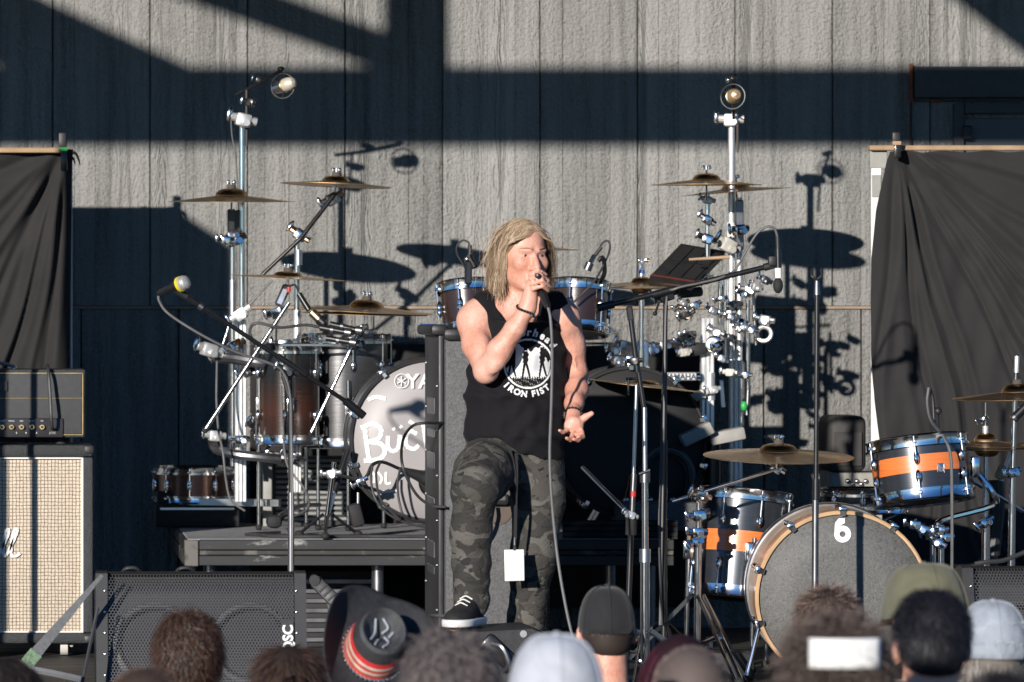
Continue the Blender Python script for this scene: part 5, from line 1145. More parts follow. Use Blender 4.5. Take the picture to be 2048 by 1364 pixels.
# tom microphones with loops of cable
for px, lab, sg in ((938, 'black clip microphone on the rim of the tom left of the singer', -1), (1180, 'black clip microphone over the tom right of the singer', 1)):
    t = thing('clip_microphone', lab, 'microphone', P(px, 560, 20.45))
    if sg < 0:
        strip(t, 'clip', (937, 520, 20.43), (936, 570, 20.42), .028, .03, 'black_metal', .006); rod(t, 'body', (938, 512, 20.42), (950, 535, 20.4), .012, 'black_metal'); MB().ball(P(934, 518, 20.41), .011).build('knob', M['steel'], t); rod(t, 'connector', (940, 490, 20.42), (940, 512, 20.42), .008, 'black_plastic')
        tubes('loop of black cable above the tom left of the singer', [(939, 492, 20.42), (936, 484, 20.42), (925, 481, 20.42), (914, 492, 20.42), (915, 510, 20.43), (930, 535, 20.45), (935, 560, 20.5)], .0042)
    else:
        rod(t, 'body', (1188, 512, 20.42), (1180, 528, 20.4), .01, 'steel'); rod(t, 'head', (1180, 526, 20.4), (1174, 540, 20.4), .016, 'gun'); rod(t, 'connector', (1203, 494, 20.42), (1189, 512, 20.42), .007, 'black_plastic'); MB().tube([P(1196, 522, 20.42), P(1206, 516, 20.42), P(1209, 545, 20.44), P(1200, 565, 20.46)], .009, 8).build('clip', M['black_metal'], t)
        tubes('loop of black cable above the tom right of the singer', [(1198, 500, 20.42), (1205, 486, 20.42), (1216, 482, 20.42), (1220, 495, 20.42), (1212, 520, 20.43), (1190, 560, 20.4), (1160, 592, 20.4), (1146, 606, 20.4)], .0042)
# kick microphone
t = thing('mic_stand', 'short black boom stand with microphone in front of the white bass drum', 'microphone stand', P(665, 1050, 20.2))
MB().tube([P(640, 943, 20.16), P(690, 953, 20.14), P(722, 962, 20.12), P(735, 950, 20.12), P(745, 930, 20.12), P(765, 924, 20.13), P(800, 938, 20.15)], .007, 8).build('boom', M['black_metal'], t); rod(t, 'pole', (668, 925, 20.15), (652, 1048, 20.2), .009, 'chrome'); clamp(t, 664, 948, 20.15, .9, 'steel'); clamp(t, 722, 964, 20.12, .8, 'chrome')
tripod(t, 655, 1040, 20.22, ZR, .09, .13, 'black_metal', .006, .4); MB().box(P(548, 1043, 20.25), (.06, .08, .05), None, .02).build('foot_weight', M['rubber'], t)
q_ = mic_body('black kick drum microphone at the port of the white bass drum', P(868, 962, 20.22), P(800, 938, 20.15), .036, 'black_metal', None, 'black_plastic', .034); 
for k, pts in enumerate((((745, 932, 20.1), (742, 960, 20.08), (752, 1000, 20.06), (780, 1030, 20.06), (820, 1048, 20.06), (858, 1055, 20.06)), ((800, 938, 20.1), (795, 970, 20.08), (800, 1010, 20.05), (812, 1035, 20.05), (850, 1046, 20.1)), ((760, 925, 20.1), (752, 950, 20.06), (762, 1000, 20.05), (800, 1040, 20.05)))):
    tubes(('left', 'right', 'middle')[k]+'most cable hanging in front of the white bass drum head', pts, .0048)
t = thing('kick_pedal_block', 'black wedge block on the riser beside the white bass drum', 'block', P(715, 1040, 20.3)); MB().box(P(712, 1030, 20.32), (.05, .08, .09), Matrix.Rotation(-.25, 3, 'Y'), .012).build('block', M['rubber'], t); rod(t, 'pin', (716, 985, 20.3), (716, 1020, 20.3), .006, 'steel')
for k in range(4):
    pts = [(495+8*k, 1046+3*k, 20.4-.03*k), (540, 1056+3*k, 20.3-.03*k), (620, 1062+2*k, 20.25-.03*k), (720, 1056+3*k, 20.24-.02*k), (790, 1058+3*k, 20.22-.02*k), (880, 1062+2*k, 20.22-.02*k)]
    if k == 1: pts = [(560, 1018, 20.6), (520, 1030, 20.5), (492, 1048, 20.38), (530, 1058, 20.3)]+pts[2:]
    pts = [(x, VY+(HC-ZR-.006)*F/D_+0*y, D_) if True else 0 for x, y, D_ in pts]
    tubes(('first', 'second', 'third', 'fourth')[k]+' black cable from the back lying along the front of the riser carpet', pts, .006)
tubes('silver curved tube lying at the foot of the left rack', [(640, 1010, 20.6), (600, 1012, 20.5), (562, 1030, 20.4), (558, 1050, 20.36)], .009, 'steel', 'curved_tube', 'tube')
# central boom stand with hanging microphone
DN = 18.7
t = thing('mic_stand', 'black boom microphone stand crossing in front of the right drum rack', 'microphone stand', (P(1330, 1300, DN).x, DN, 0))
rod(t, 'pole', (1331, 600, DN), (1328, 900, DN), .0085, 'black_metal'); MB().cyl(P(1328, 880, DN), Vector((P(1328, 900, DN).x, DN, .05)), .012).build('lower_pole', M['black_metal'], t); rod(t, 'boom', (1215, 611, DN-.05), (1535, 533, DN-.05), .0095, 'black_metal'); rod(t, 'counterweight', (1194, 616, DN-.05), (1228, 608, DN-.05), .0145, 'black_plastic'); rod(t, 'boom_grip', (1528, 535, DN-.05), (1552, 528, DN-.05), .0135, 'black_plastic'); rod(t, 'boom_sleeve', (1305, 590, DN-.05), (1350, 578, DN-.05), .0135, 'black_metal')
clamp(t, 1331, 590, DN-.02, 1.2, 'black_metal'); rod(t, 'thumb_screw', (1318, 605, DN-.04), (1311, 625, DN-.05), .004, 'black_metal'); MB().ball(P(1310, 627, DN-.05), .008).build('thumb_knob', M['black_metal'], t); tripod(t, 1328, 1200, DN, 0, .2, .3, 'black_metal', .008, .7)
q_ = thing('microphone', 'pencil microphone with foam tip hanging from the right boom stand', 'microphone', P(1557, 560, DN-.06)); rod(q_, 'connector', (1555, 472, DN-.06), (1556, 500, DN-.06), .008, 'black_plastic'); rod(q_, 'body', (1556, 498, DN-.06), (1557, 545, DN-.06), .0115, 'black_metal'); rod(q_, 'white_band', (1556.5, 536, DN-.06), (1557, 556, DN-.06), .0125, 'white'); MB().ball(P(1556, 571, DN-.06), (.018, .018, .028)).build('foam_tip', M['rubber'], q_); MB().box(P(1545, 522, DN-.06), (.03, .03, .035), None, .006).build('clip', M['black_plastic'], q_)
tubes('cable arching from the hanging pencil microphone back to its boom', [(1555, 474, DN-.06), (1549, 458, DN-.06), (1535, 453, DN-.06), (1515, 466, DN-.05), (1490, 505, DN-.05), (1470, 540, DN-.04), (1440, 556, DN-.06), (1400, 566, DN-.065), (1350, 578, DN-.07), (1333, 600, DN-.04), (1329, 760, DN-.03), (1325, 1000, DN-.03), (1320, 1250, DN-.02)], .0045, 'cable_grey')
tubes('second cable hanging along the pole of the right boom stand', [(1334, 612, DN-.03), (1326, 760, DN+.01), (1323, 900, DN-.03), (1318, 1060, DN-.04), (1324, 1250, DN-.02)], .0045, 'cable')
# leaning stand with red band and chrome pole
DO = 18.45
t = thing('mic_stand', 'short microphone stand with red band and empty clip right of the singer', 'microphone stand', (P(1262, 1300, DO).x, DO, 0))
rod(t, 'folded_boom', (1262, 640, DO-.03), (1275, 745, DO-.03), .0095, 'black_metal'); rod(t, 'folded_boom', (1274, 725, DO-.03), (1291, 835, DO-.03), .0085, 'black_metal'); strip(t, 'clip', (1258, 612, DO-.03), (1262, 642, DO-.03), .022, .02, 'black_plastic', .005); rod(t, 'shaft', (1273, 770, DO), (1267, 960, DO), .0068, 'steel'); rod(t, 'grip', (1268, 948, DO), (1266, 985, DO), .011, 'gun'); rod(t, 'red_band', (1266, 982, DO), (1265.7, 993, DO), .0115, 'red'); rod(t, 'joint', (1265.5, 993, DO), (1264, 1035, DO), .0095, 'gun'); rod(t, 'sleeve', (1263, 1036, DO), (1262, 1070, DO), .02, 'rubber'); MB().cyl(P(1262, 1068, DO), Vector((P(1252, 1300, DO).x, DO, .04)), .0105).build('pole', M['black_metal'], t); clamp(t, 1261, 1030, DO-.01, .7, 'alu'); rod(t, 'crossed_arm', (1165, 935, DO+.3), (1258, 1028, DO), .007, 'steel'); rod(t, 't_handle', (1252, 758, DO-.02), (1278, 757, DO-.02), .005, 'black_metal'); rod(t, 't_handle_stem', (1257, 757, DO-.02), (1256, 790, DO-.02), .004, 'black_metal'); clamp(t, 1270, 722, DO-.03, .7, 'black_metal')
MB().cyl((P(1252, 1300, DO).x, DO, 0), (P(1252, 1300, DO).x, DO, .03), .12, .11, 28).build('round_base', M['black_metal'], t)
DX = 18.3
t = thing('light_stand', 'pale chrome telescopic pole standing between the singer and the striped floor tom', 'stand', (P(1291, 1300, DX).x, DX, 0))
rod(t, 'upper_tube', (1289, 815, DX), (1290, 960, DX), .0085, 'steel'); rod(t, 'middle_tube', (1290, 950, DX), (1290.5, 1112, DX), .0115, 'chrome'); MB().cyl(P(1290, 1105, DX), Vector((P(1290, 1105, DX).x, DX, .04)), .0165).build('lower_tube', M['chrome'], t); rod(t, 'collar', (1290, 944, DX), (1290, 965, DX), .018, 'gun'); rod(t, 'collar', (1290, 1098, DX), (1290, 1124, DX), .02, 'steel'); tripod(t, 1290, 1240, DX, 0, .2, .3, 'chrome', .007, .3, dbl=True); rod(t, 'lever', (1278, 948, DX-.02), (1300, 940, DX-.02), .005, 'gun')
# plain straight stand
DY = 18.05
t = thing('mic_stand', 'straight black microphone stand with empty clip before the charcoal bass drum', 'microphone stand', (P(1632, 1300, DY).x, DY, 0))
rod(t, 'upper_pole', (1634, 585, DY), (1632, 970, DY), .008, 'black_metal'); rod(t, 'clutch', (1632, 958, DY), (1632, 1000, DY), .0135, 'black_metal'); MB().cyl(P(1631, 990, DY), Vector((P(1629, 1200, DY).x, DY, .02)), .0115).build('lower_pole', M['gun'], t); MB().cyl((P(1629, 1200, DY).x, DY, 0), (P(1629, 1200, DY).x, DY, .03), .13, .12, 28).build('round_base', M['black_metal'], t); rod(t, 'clip_neck', (1634, 560, DY), (1634, 590, DY), .009, 'gun', .012)
MB().tube([P(1624, 540, DY), P(1624, 552, DY-.02), P(1634, 558, DY-.02), P(1643, 551, DY-.02), P(1642, 538, DY)], .0048, 8).build('clip', M['black_plastic'], t)
# mic beside the rack tom
t = thing('clip_microphone', 'slender black microphone standing up behind the orange striped rack tom', 'microphone', P(1872, 860, 18.85))
MB().tube([P(1858, 775, 18.85), P(1855, 805, 18.85), P(1862, 840, 18.85), P(1882, 866, 18.85)], .009, 8).build('gooseneck', M['cable'], t); strip(t, 'clip', (1870, 815, 18.87), (1874, 862, 18.87), .022, .03, 'black_metal', .006); MB().ball(P(1876, 822, 18.86), .014).build('knob', M['black_plastic'], t); MB().tube([P(1860, 778, 18.86), P(1866, 800, 18.86), P(1868, 840, 18.86)], .006, 8).build('wire_guard', M['black_metal'], t)
tubes('cable running down in front of the orange striped rack tom', [(1884, 868, 18.6), (1894, 885, 18.52), (1902, 920, 18.5), (1904, 1000, 18.5), (1904, 1120, 18.52), (1902, 1330, 18.55)], .0058, 'cable_grey')
t = thing('clip_microphone', 'dark tubular microphone entering at the right edge below the crash cymbal', 'microphone', P(2046, 830, 18.6)); rod(t, 'body', (2028, 836, 18.6), (2075, 790, 18.6), .016, 'black_metal'); rod(t, 'end_ring', (2026, 838, 18.6), (2030, 834, 18.6), .0175, 'gun')
t = thing('guitar_stand', 'black stand with tan clamp behind the hi-hat at the right', 'stand', (P(1995, 1100, 19.3).x, 19.3, 0)); MB().tube([P(1992, 960, 19.3), P(1994, 1020, 19.3), P(1985, 1110, 19.3)], .028, 10).build('body', M['black_plastic'], t); MB().box(P(2002, 945, 19.28), (.035, .03, .05), Matrix.Rotation(.4, 3, 'Y'), .008).build('clamp', plain('tan_plastic', (.5, .38, .22), .5), t); rod(t, 'arm', (2003, 962, 19.28), (2022, 905, 19.28), .009, 'alu'); rod(t, 'strut', (1942, 960, 19.0), (2045, 1022, 19.2), .0075, 'steel'); MB().cyl(P(1985, 1110, 19.3), Vector((P(1985, 1110, 19.3).x, 19.3, 0)), .02).build('post', M['black_metal'], t)
tubes('dark cable lying on top of the right stage monitor', [(1950, 1128, 17.6), (1975, 1124, 17.6), (2010, 1120, 17.62), (2060, 1100, 17.65)], .008)
for k, x in enumerate((252, 360)): tubes(('left', 'right')[k]+' small cable loop on top of the wide left stage monitor', [(x-8, 1146, 17.7), (x, 1137, 17.68), (x+18, 1136, 17.68), (x+30, 1145, 17.7)], .006)
# ------------------------------------------------------------------ the singer
D0 = 18.0
def B(px, py, dy=0.0):
    # pixels of the figure read at the depth of its standing plane
    q_ = P(px, py, D0); return Vector((q_.x, D0+dy, q_.z))
m, n, l, b = nodes('skin'); tc = n.new('ShaderNodeTexCoord')
q = noise(n, l, tc.outputs['Object'], 9, 6, .65); q2 = noise(n, l, tc.outputs['Object'], 140, 3, .6)
l.new(ramp(n, l, mth(n, l, 'ADD', mth(n, l, 'MULTIPLY', q, .75), mth(n, l, 'MULTIPLY', q2, .25)), [(.28, (.50, .185, .115)), (.44, (.64, .305, .215)), (.58, (.71, .39, .295)), (.74, (.77, .475, .375))]), b.inputs['Base Color'])
b.inputs['Roughness'].default_value = .48; b.inputs['Subsurface Weight'].default_value = .12; b.inputs['Subsurface Radius'].default_value = (.012, .005, .003); b.inputs['Subsurface Scale'].default_value = .6
bp = n.new('ShaderNodeBump'); bp.inputs['Strength'].default_value = .5; bp.inputs['Distance'].default_value = .006; l.new(mth(n, l, 'ADD', mth(n, l, 'MULTIPLY', noise(n, l, tc.outputs['Object'], 34, 4, .55), 1.3), mth(n, l, 'MULTIPLY', q2, .35)), bp.inputs['Height']); l.new(bp.outputs[0], b.inputs['Normal']); M['skin'] = m
def cloth_mat(name, col, sc=9., bump=.6, wr=(1, 1, 1), fine=350):
    m, n, l, b = nodes(name); tc = n.new('ShaderNodeTexCoord'); q = noise(n, l, mapping(n, l, tc.outputs['Object'], wr), sc, 3, .5, 1.2); q2 = noise(n, l, tc.outputs['Object'], fine, 2, .5)
    l.new(ramp(n, l, q, [(.3, [c*.85 for c in col]), (.7, [c*1.15 for c in col])]), b.inputs['Base Color']); b.inputs['Roughness'].default_value = .88
    b.inputs['Sheen Weight'].default_value = .15
    bp = n.new('ShaderNodeBump'); bp.inputs['Strength'].default_value = bump; bp.inputs['Distance'].default_value = .012; l.new(mth(n, l, 'ADD', q, mth(n, l, 'MULTIPLY', q2, .04)), bp.inputs['Height']); l.new(bp.outputs[0], b.inputs['Normal']); return m
M['tee'] = cloth_mat('black_tee', (.0085, .008, .0098), 6, .8, (1, 1, .6)); M['tee'].node_tree.nodes['Principled BSDF'].inputs['Sheen Weight'].default_value = .02; M['tee'].node_tree.nodes['Principled BSDF'].inputs['Specular IOR Level'].default_value = .2
m, n, l, b = nodes('camouflage'); tc = n.new('ShaderNodeTexCoord'); v = mapping(n, l, tc.outputs['Object'], (1, 1, 1.35))
a1 = noise(n, l, v, 10, 2, .45, 1.0); a2 = noise(n, l, mapping(n, l, v, (1, 1, 1), (3.1, 1.7, 9)), 11, 2, .45, 1.0); a3 = noise(n, l, mapping(n, l, v, (1, 1, 1), (8.1, 5.7, 2)), 17, 2, .45, 1.2)
c0 = ramp(n, l, a1, [(.0, (.064, .058, .049)), (.5, (.034, .0315, .028))], 'CONSTANT')
def over(base, fac, th, col):
    mx = n.new('ShaderNodeMix'); mx.data_type = 'RGBA'; l.new(mth(n, l, 'GREATER_THAN', fac, th), mx.inputs[0]); l.new(base, mx.inputs[6]); mx.inputs[7].default_value = (*col, 1); return mx.outputs[2]
c1 = over(over(c0, a2, .565, (.115, .107, .092)), a3, .64, (.017, .0155, .015))
sn = noise(n, l, tc.outputs['Object'], 300, 2, .6); mx = n.new('ShaderNodeMix'); mx.data_type = 'RGBA'; mx.blend_type = 'MULTIPLY'; mx.inputs[0].default_value = .5; l.new(c1, mx.inputs[6]); l.new(ramp(n, l, sn, [(.3, (.6, .6, .6)), (.7, (1, 1, 1))]), mx.inputs[7])
l.new(mx.outputs[2], b.inputs['Base Color']); b.inputs['Roughness'].default_value = .85
wr_ = noise(n, l, mapping(n, l, tc.outputs['Object'], (1, 1, 1.6)), 15, 3, .5, 1.5)
bp = n.new('ShaderNodeBump'); bp.inputs['Strength'].default_value = .6; bp.inputs['Distance'].default_value = .012; l.new(wr_, bp.inputs['Height']); l.new(bp.outputs[0], b.inputs['Normal']); M['camo'] = m
sg = thing('person', 'singer with shoulder-length fair hair, black sleeveless tee and camouflage trousers, foot on wedge', 'person', (B(1040, 1389).x, D0, 0))
LO = (B(870, 600).x, 17.45, -.01); HI = (B(1195, 600).x, 18.32, 1.70)
YAW = math.radians(21); HC_ = B(1046, 510, 0); HR = Matrix.Rotation(YAW, 3, 'Z')@Matrix.Rotation(math.radians(3), 3, 'X')
def hp(x, y, z): return HC_+HR@Vector((x, y, z))
HRn = np.array(HR)
bd = SDF(LO, HI, .0052)
# torso and legs, thinner than the clothes
bd.ecap(B(1033, 930, .04), B(1035, 800, .03), (.145, .10), (.145, .098), .04); bd.ecap(B(1035, 800, .03), B(1040, 660, .03), (.145, .098), (.14, .1), .04)
bd.cap(B(975, 625, .03), B(1108, 622, .04), .052, .05, .03)
bd.cap(B(1038, 600, .045), B(965, 622, .03), .05, .045, .03); bd.cap(B(1042, 600, .045), B(1118, 618, .04), .05, .045, .03)
bd.chain([B(985, 925, .0), B(934, 962, -.30), B(930, 1190, -.22)], [.075, .058, .042], .03); bd.chain([B(1072, 930, .03), B(1070, 1110, -.02), B(1055, 1345, .05)], [.078, .058, .044], .03)
bd.cap(B(929, 1195, -.22), B(892, 1236, -.36), .04, .026, .02); bd.cap(B(1055, 1350, .05), B(1050, 1374, -.12), .04, .026, .02)
# arms
bd.ell(B(950, 640, .02), (.057, .06, .062), None, .03)
bd.chain([B(948, 645, .02), B(952, 690, -.04), B(964, 742, -.13)], [.053, .047, .037], .026); bd.ell(B(958, 700, -.085), (.034, .036, .06), np.array(Matrix.Rotation(-.5, 3, 'X')), .012); bd.ell(B(938, 684, .0), (.024, .034, .055), np.array(Matrix.Rotation(-.4, 3, 'X')), .014); bd.ell(B(966, 745, -.13), (.031, .034, .03), None, .02)
bd.chain([B(964, 742, -.13), B(990, 700, -.17), B(1020, 655, -.195), B(1043, 617, -.205)], [.036, .0395, .032, .0255], .02); bd.ell(B(984, 722, -.175), (.03, .028, .05), np.array(Matrix.Rotation(.62, 3, 'Y')), .012); bd.chain([B(1000, 690, -.209), B(1014, 664, -.226), B(1030, 640, -.229)], [.0034, .004, .0034], .006)
bd.ell(B(1130, 642, .04), (.052, .058, .066), None, .03)
bd.chain([B(1132, 640, .04), B(1146, 690, .06), B(1158, 748, .07)], [.05, .044, .037], .03)
bd.chain([B(1158, 748, .07), B(1154, 780, .0), B(1144, 806, -.07), B(1138, 828, -.125)], [.034, .0365, .0305, .0245], .02); bd.chain([B(1150, 722, .022), B(1158, 750, .03), B(1150, 778, -.035), B(1146, 800, -.092)], [.0038, .0042, .004, .0035], .006); bd.chain([B(1140, 660, .0), B(1150, 690, .014), B(1150, 722, .022)], [.0034, .004, .0038], .006)
# hand round the microphone
bd.chain([B(1043, 617, -.205), B(1047, 600, -.205)], [.0275, .029], .02)
bd.ell(B(1051, 577, -.208), (.024, .022, .042), np.array(Matrix.Rotation(.22, 3, 'Y')), .015)
for kx, (k1, k2, k3, r_) in enumerate((((1047, 550, -.225), (1062, 541, -.246), (1079, 551, -.225), .0078), ((1048, 559, -.235), (1066, 551, -.255), (1083, 562, -.228), .008), ((1050, 569, -.238), (1069, 562, -.257), (1085, 573, -.23), .0077), ((1052, 579, -.235), (1070, 573, -.25), (1083, 583, -.228), .007))):
    bd.chain([B(*k1), B(*k2), B(*k3)], [r_*1.12, r_, r_*.9], .002)
bd.chain([B(1046, 590, -.19), B(1052, 566, -.175), B(1066, 556, -.18)], [.014, .0115, .0095], .006)
# open hand
bd.chain([B(1138, 828, -.125), B(1137, 838, -.15)], [.0265, .027], .02)
bd.ell(B(1137, 850, -.17), (.034, .021, .036), np.array(Matrix.Rotation(.5, 3, 'X')), .015)
for k1, k2, k3, r_ in (((1152, 860, -.185), (1152, 871, -.218), (1143, 870, -.24), .008), ((1144, 866, -.19), (1142, 878, -.225), (1132, 875, -.245), .0082), ((1134, 865, -.19), (1127, 877, -.222), (1118, 873, -.242), .008), ((1125, 857, -.185), (1113, 862, -.208), (1105, 858, -.226), .0075)):
    bd.chain([B(*k1), B(*k2), B(*k3)], [r_*1.1, r_, r_*.85], .004)
bd.chain([B(1148, 842, -.16), B(1160, 832, -.175), B(1172, 825, -.18)], [.0145, .0115, .0092], .006)
# head
bd.cap(hp(0, .028, -.07), B(1036, 622, .045), .056, .066, .03)
bd.ell(hp(0, .012, .032), (.077, .095, .088), HRn, .02); bd.ell(hp(0, -.026, -.032), (.066, .066, .088), HRn, .025)
for e in (-1, 1):
    bd.cap(hp(e*.052, -.0, -.065), hp(e*.012, -.066, -.103), .02, .019, .02); bd.ell(hp(e*.038, -.064, -.026), (.026, .022, .026), HRn, .014)
    bd.ell(hp(e*.078, .012, -.012), (.011, .02, .032), HRn, .008)
    bd.ell(hp(e*.0315, -.0905, .003), (.0175, .011, .0105), HRn, .008, cut=True)
    bd.cap(hp(e*.014, -.0875, .0195), hp(e*.047, -.0745, .02), .0075, .006, .01)
    bd.cap(hp(e*.019, -.083, .0098), hp(e*.045, -.0745, .008), .0044, .0036, .003); bd.cap(hp(e*.02, -.082, -.0055), hp(e*.044, -.0745, -.004), .0045, .0036, .004)
    bd.ell(hp(e*.012, -.098, -.043), (.0095, .011, .0085), HRn, .006)
bd.ell(hp(0, -.068, -.102), (.02, .017, .017), HRn, .014)
bd.chain([hp(0, -.083, .012), hp(0, -.101, -.018), hp(0, -.112, -.039)], [.0075, .0092, .0125], .008)
bd.cap(hp(-.021, -.083, -.068), hp(.021, -.083, -.068), .0075, None, .007); bd.cap(hp(-.022, -.082, -.081), hp(.022, -.082, -.081), .008, None, .007)
V, Fq = bd.mesh(); V = relax(V, Fq, 1, .35); np_mesh('body', V, Fq, M['skin'], sg)
for e in (-1, 1):
    ey = MB().ball(hp(e*.0315, -.0704, .0012), .0115, None, 16, 12).build('eye', plain('eye_white', (.4, .36, .34), .3), sg); g_ = hp(e*.0315, -.0704, .0012)
    fwd = HR@Vector((.12, -1, -.02)).normalized(); MB().lathe(g_+fwd*.0101, fwd, [(.0055, 0), (.005, .0015), (.0015, .002), (.0005, .002)], 16).build('iris', plain('iris', (.06, .05, .045), .2), ey)
    pts = [hp(e*x, y, z) for x, y, z in ((.013, -.096, .0225), (.03, -.0905, .0275), (.05, -.0745, .0245))]; MB().tube(pts, .0022, 6, 4, r2=.0012).build('eyebrow', plain('brow', (.3, .19, .11), .8), sg)
# trousers
pa = SDF(LO, HI, .006)
pa.ecap(B(1032, 965, .04), B(1030, 868, .035), (.158, .118), (.158, .115), .03)
pa.chain([B(985, 925, .0), B(958, 945, -.15), B(937, 966, -.30)], [.098, .094, .082], .04); pa.chain([B(935, 975, -.30), B(928, 1060, -.27), B(930, 1120, -.25), B(931, 1196, -.235)], [.075, .066, .061, .062], .03)
pa.chain([B(1072, 935, .03), B(1077, 1000, .01), B(1066, 1110, -.02), B(1053, 1240, .02), B(1053, 1352, .05)], [.096, .088, .076, .06, .058], .03)
def folds(x, y, z):
    zz = z; w1 = np.sin(95*zz+14*x+9*y+2.5*np.sin(21*x+7*zz)); w2 = np.sin(60*zz-40*x+3*np.sin(17*zz))
    knee = np.exp(-((zz-(HC+(VY-1160)*D0/F))/.07)**2)+.8*np.exp(-((zz-(HC+(VY-965)*D0/F))/.06)**2)+.35
    return .0016*knee*(w1+.6*w2)
pa.warp(folds); pa.plane_cut(B(1053, 1360, 0), (0, 0, -1)); 
V, Fq = pa.mesh(); V = relax(V, Fq, 1, .4); np_mesh('trousers', V, Fq, M['camo'], sg)
# shirt
sh = SDF(LO, HI, .0052)
sh.ecap(B(1030, 950, .04), B(1033, 870, .03), (.172, .13), (.172, .128), .03); sh.ecap(B(1033, 870, .03), B(1034, 790, .025), (.172, .128), (.170, .123), .03); sh.ecap(B(1034, 790, .025), B(1037, 705, .02), (.170, .123), (.163, .125), .03); sh.ecap(B(1037, 705, .02), B(1044, 645, .025), (.163, .125), (.138, .112), .03)
sh.cap(B(975, 624, .03), B(1114, 620, .04), .06, .058, .03); sh.cap(B(1012, 602, .045), B(972, 618, .035), .055, .052, .03); sh.cap(B(1070, 600, .05), B(1116, 614, .045), .053, .052, .03)
sh.cap(B(1038, 560, -.0), B(1034, 606, .01), .082, .082, .01, cut=True)                    # neck opening
sh.cap(B(905, 600, .02), B(938, 730, -.06), .062, .05, .012, cut=True); sh.cap(B(1170, 600, .04), B(1180, 700, .05), .064, .05, .012, cut=True)      # armholes
d_ = B(1130, 926)-B(925, 884); sh.plane_cut(B(1030, 903), (d_.z, 0, -d_.x))
def sfold(x, y, z): return .0034*np.sin(42*x+16*z+3*np.sin(9*z+5*x))+.0026*np.sin(70*z-34*x+2.5*np.sin(20*x))+.0016*np.sin(120*x+60*z+3*np.sin(30*z))
sh.warp(sfold); V, Fq = sh.mesh(); V = relax(V, Fq, 2, .4); np_mesh('shirt', V, Fq, M['tee'], sg)
bvh = BVHTree.FromPolygons([tuple(v) for v in V], [tuple(int(i) for i in f) for f in Fq])
def proj(px, py, off=.0025):
    q_ = B(px, py); hit = bvh.ray_cast(Vector((q_.x, 17.2, q_.z)), Vector((0, 1, 0)))
    y = hit[0].y if hit[0] is not None else D0-.1
    return Vector((q_.x, y-off, q_.z))
PX, PY = 1051, 727
inkm = plain('white_ink', (.82, .81, .8), .7, 0, .05)
def mask(x, y):
    """x right, y down, in photo pixels from the centre of the roundel"""
    r = math.hypot(x, y)
    if 46.5 < r < 50: return True
    if r > 45: return False
    if y > 27+2.2*math.sin(x*1.3)+1.5*math.sin(x*2.9): return (math.sin(x*3.1+y*5)+math.sin(x*1.7-y*4.1) > 1.72)
    if y < -33+6*math.sin(x*.11+1)+3*math.sin(x*.35): return False
    if x < -26 and y < 4+4*math.sin(x*.4): return False
    if x > 30 and y < -8+5*math.sin(x*.5) and y > -30: return False
    for cx, s_ in ((-6, 1.0), (28, .95), (-34, .95)):                 # three standing figures
        u, v_ = (x-cx)/s_, y/s_
        if abs(u) < 4 and abs(v_+30) < 4.5: return False
        if -25 < v_ < -2 and abs(u-math.sin(v_*.6)) < 6.2-abs(v_+14)*.12: return False
        if -2 <= v_ < 30:
            w_ = 1+.3*v_
            if abs(u-w_*.9-1) < 2.7-.03*v_ or abs(u+w_*.55+1) < 2.7-.03*v_: return False
    return True
st_ = 1.0; nx = 52; vs = {}; fs = []; vl = []
def vid(i, j):
    if (i, j) not in vs: vs[(i, j)] = len(vl); vl.append(proj(PX+i*st_, PY+j*st_))
    return vs[(i, j)]
for i in range(-nx, nx):
    for j in range(-nx, nx):
        if mask((i+.5)*st_, (j+.5)*st_): fs.append((vid(i, j), vid(i, j+1), vid(i+1, j+1), vid(i+1, j)))
MB().add(vl, fs).build('print_roundel', inkm, sg, 80)
def arc_text(name, txt, ang, R_, size, top=True, off=.0, shear=0.0):
    m_ = MB()
    for ch, a in zip(txt, ang):
        if ch == ' ': continue
        tv, tf = text_mesh(ch, size, shear, 0, off, 1.0, 4); a = math.radians(a); sx = PX+R_*math.sin(a); sy = PY-R_*math.cos(a) if top else PY+R_*math.cos(a)
        rot = a if top else -a; out = []
        for v in tv: x, y = v.x*math.cos(rot)+v.y*math.sin(rot), -v.x*math.sin(rot)+v.y*math.cos(rot); out.append(proj(sx+x, sy-y))
        m_.add(out, tf)
    m_.build(name, inkm, sg, 80)
arc_text('print_lettering', 'Motorhead', [-51, -36, -23.5, -11, 1, 13.5, 27, 39.5, 53], 56, 21, True, .75, .12)
arc_text('print_lettering', 'IRON FIST', [-46, -35, -22, -8.5, 1, 10, 18.5, 27, 38], 66, 17, False, .8)
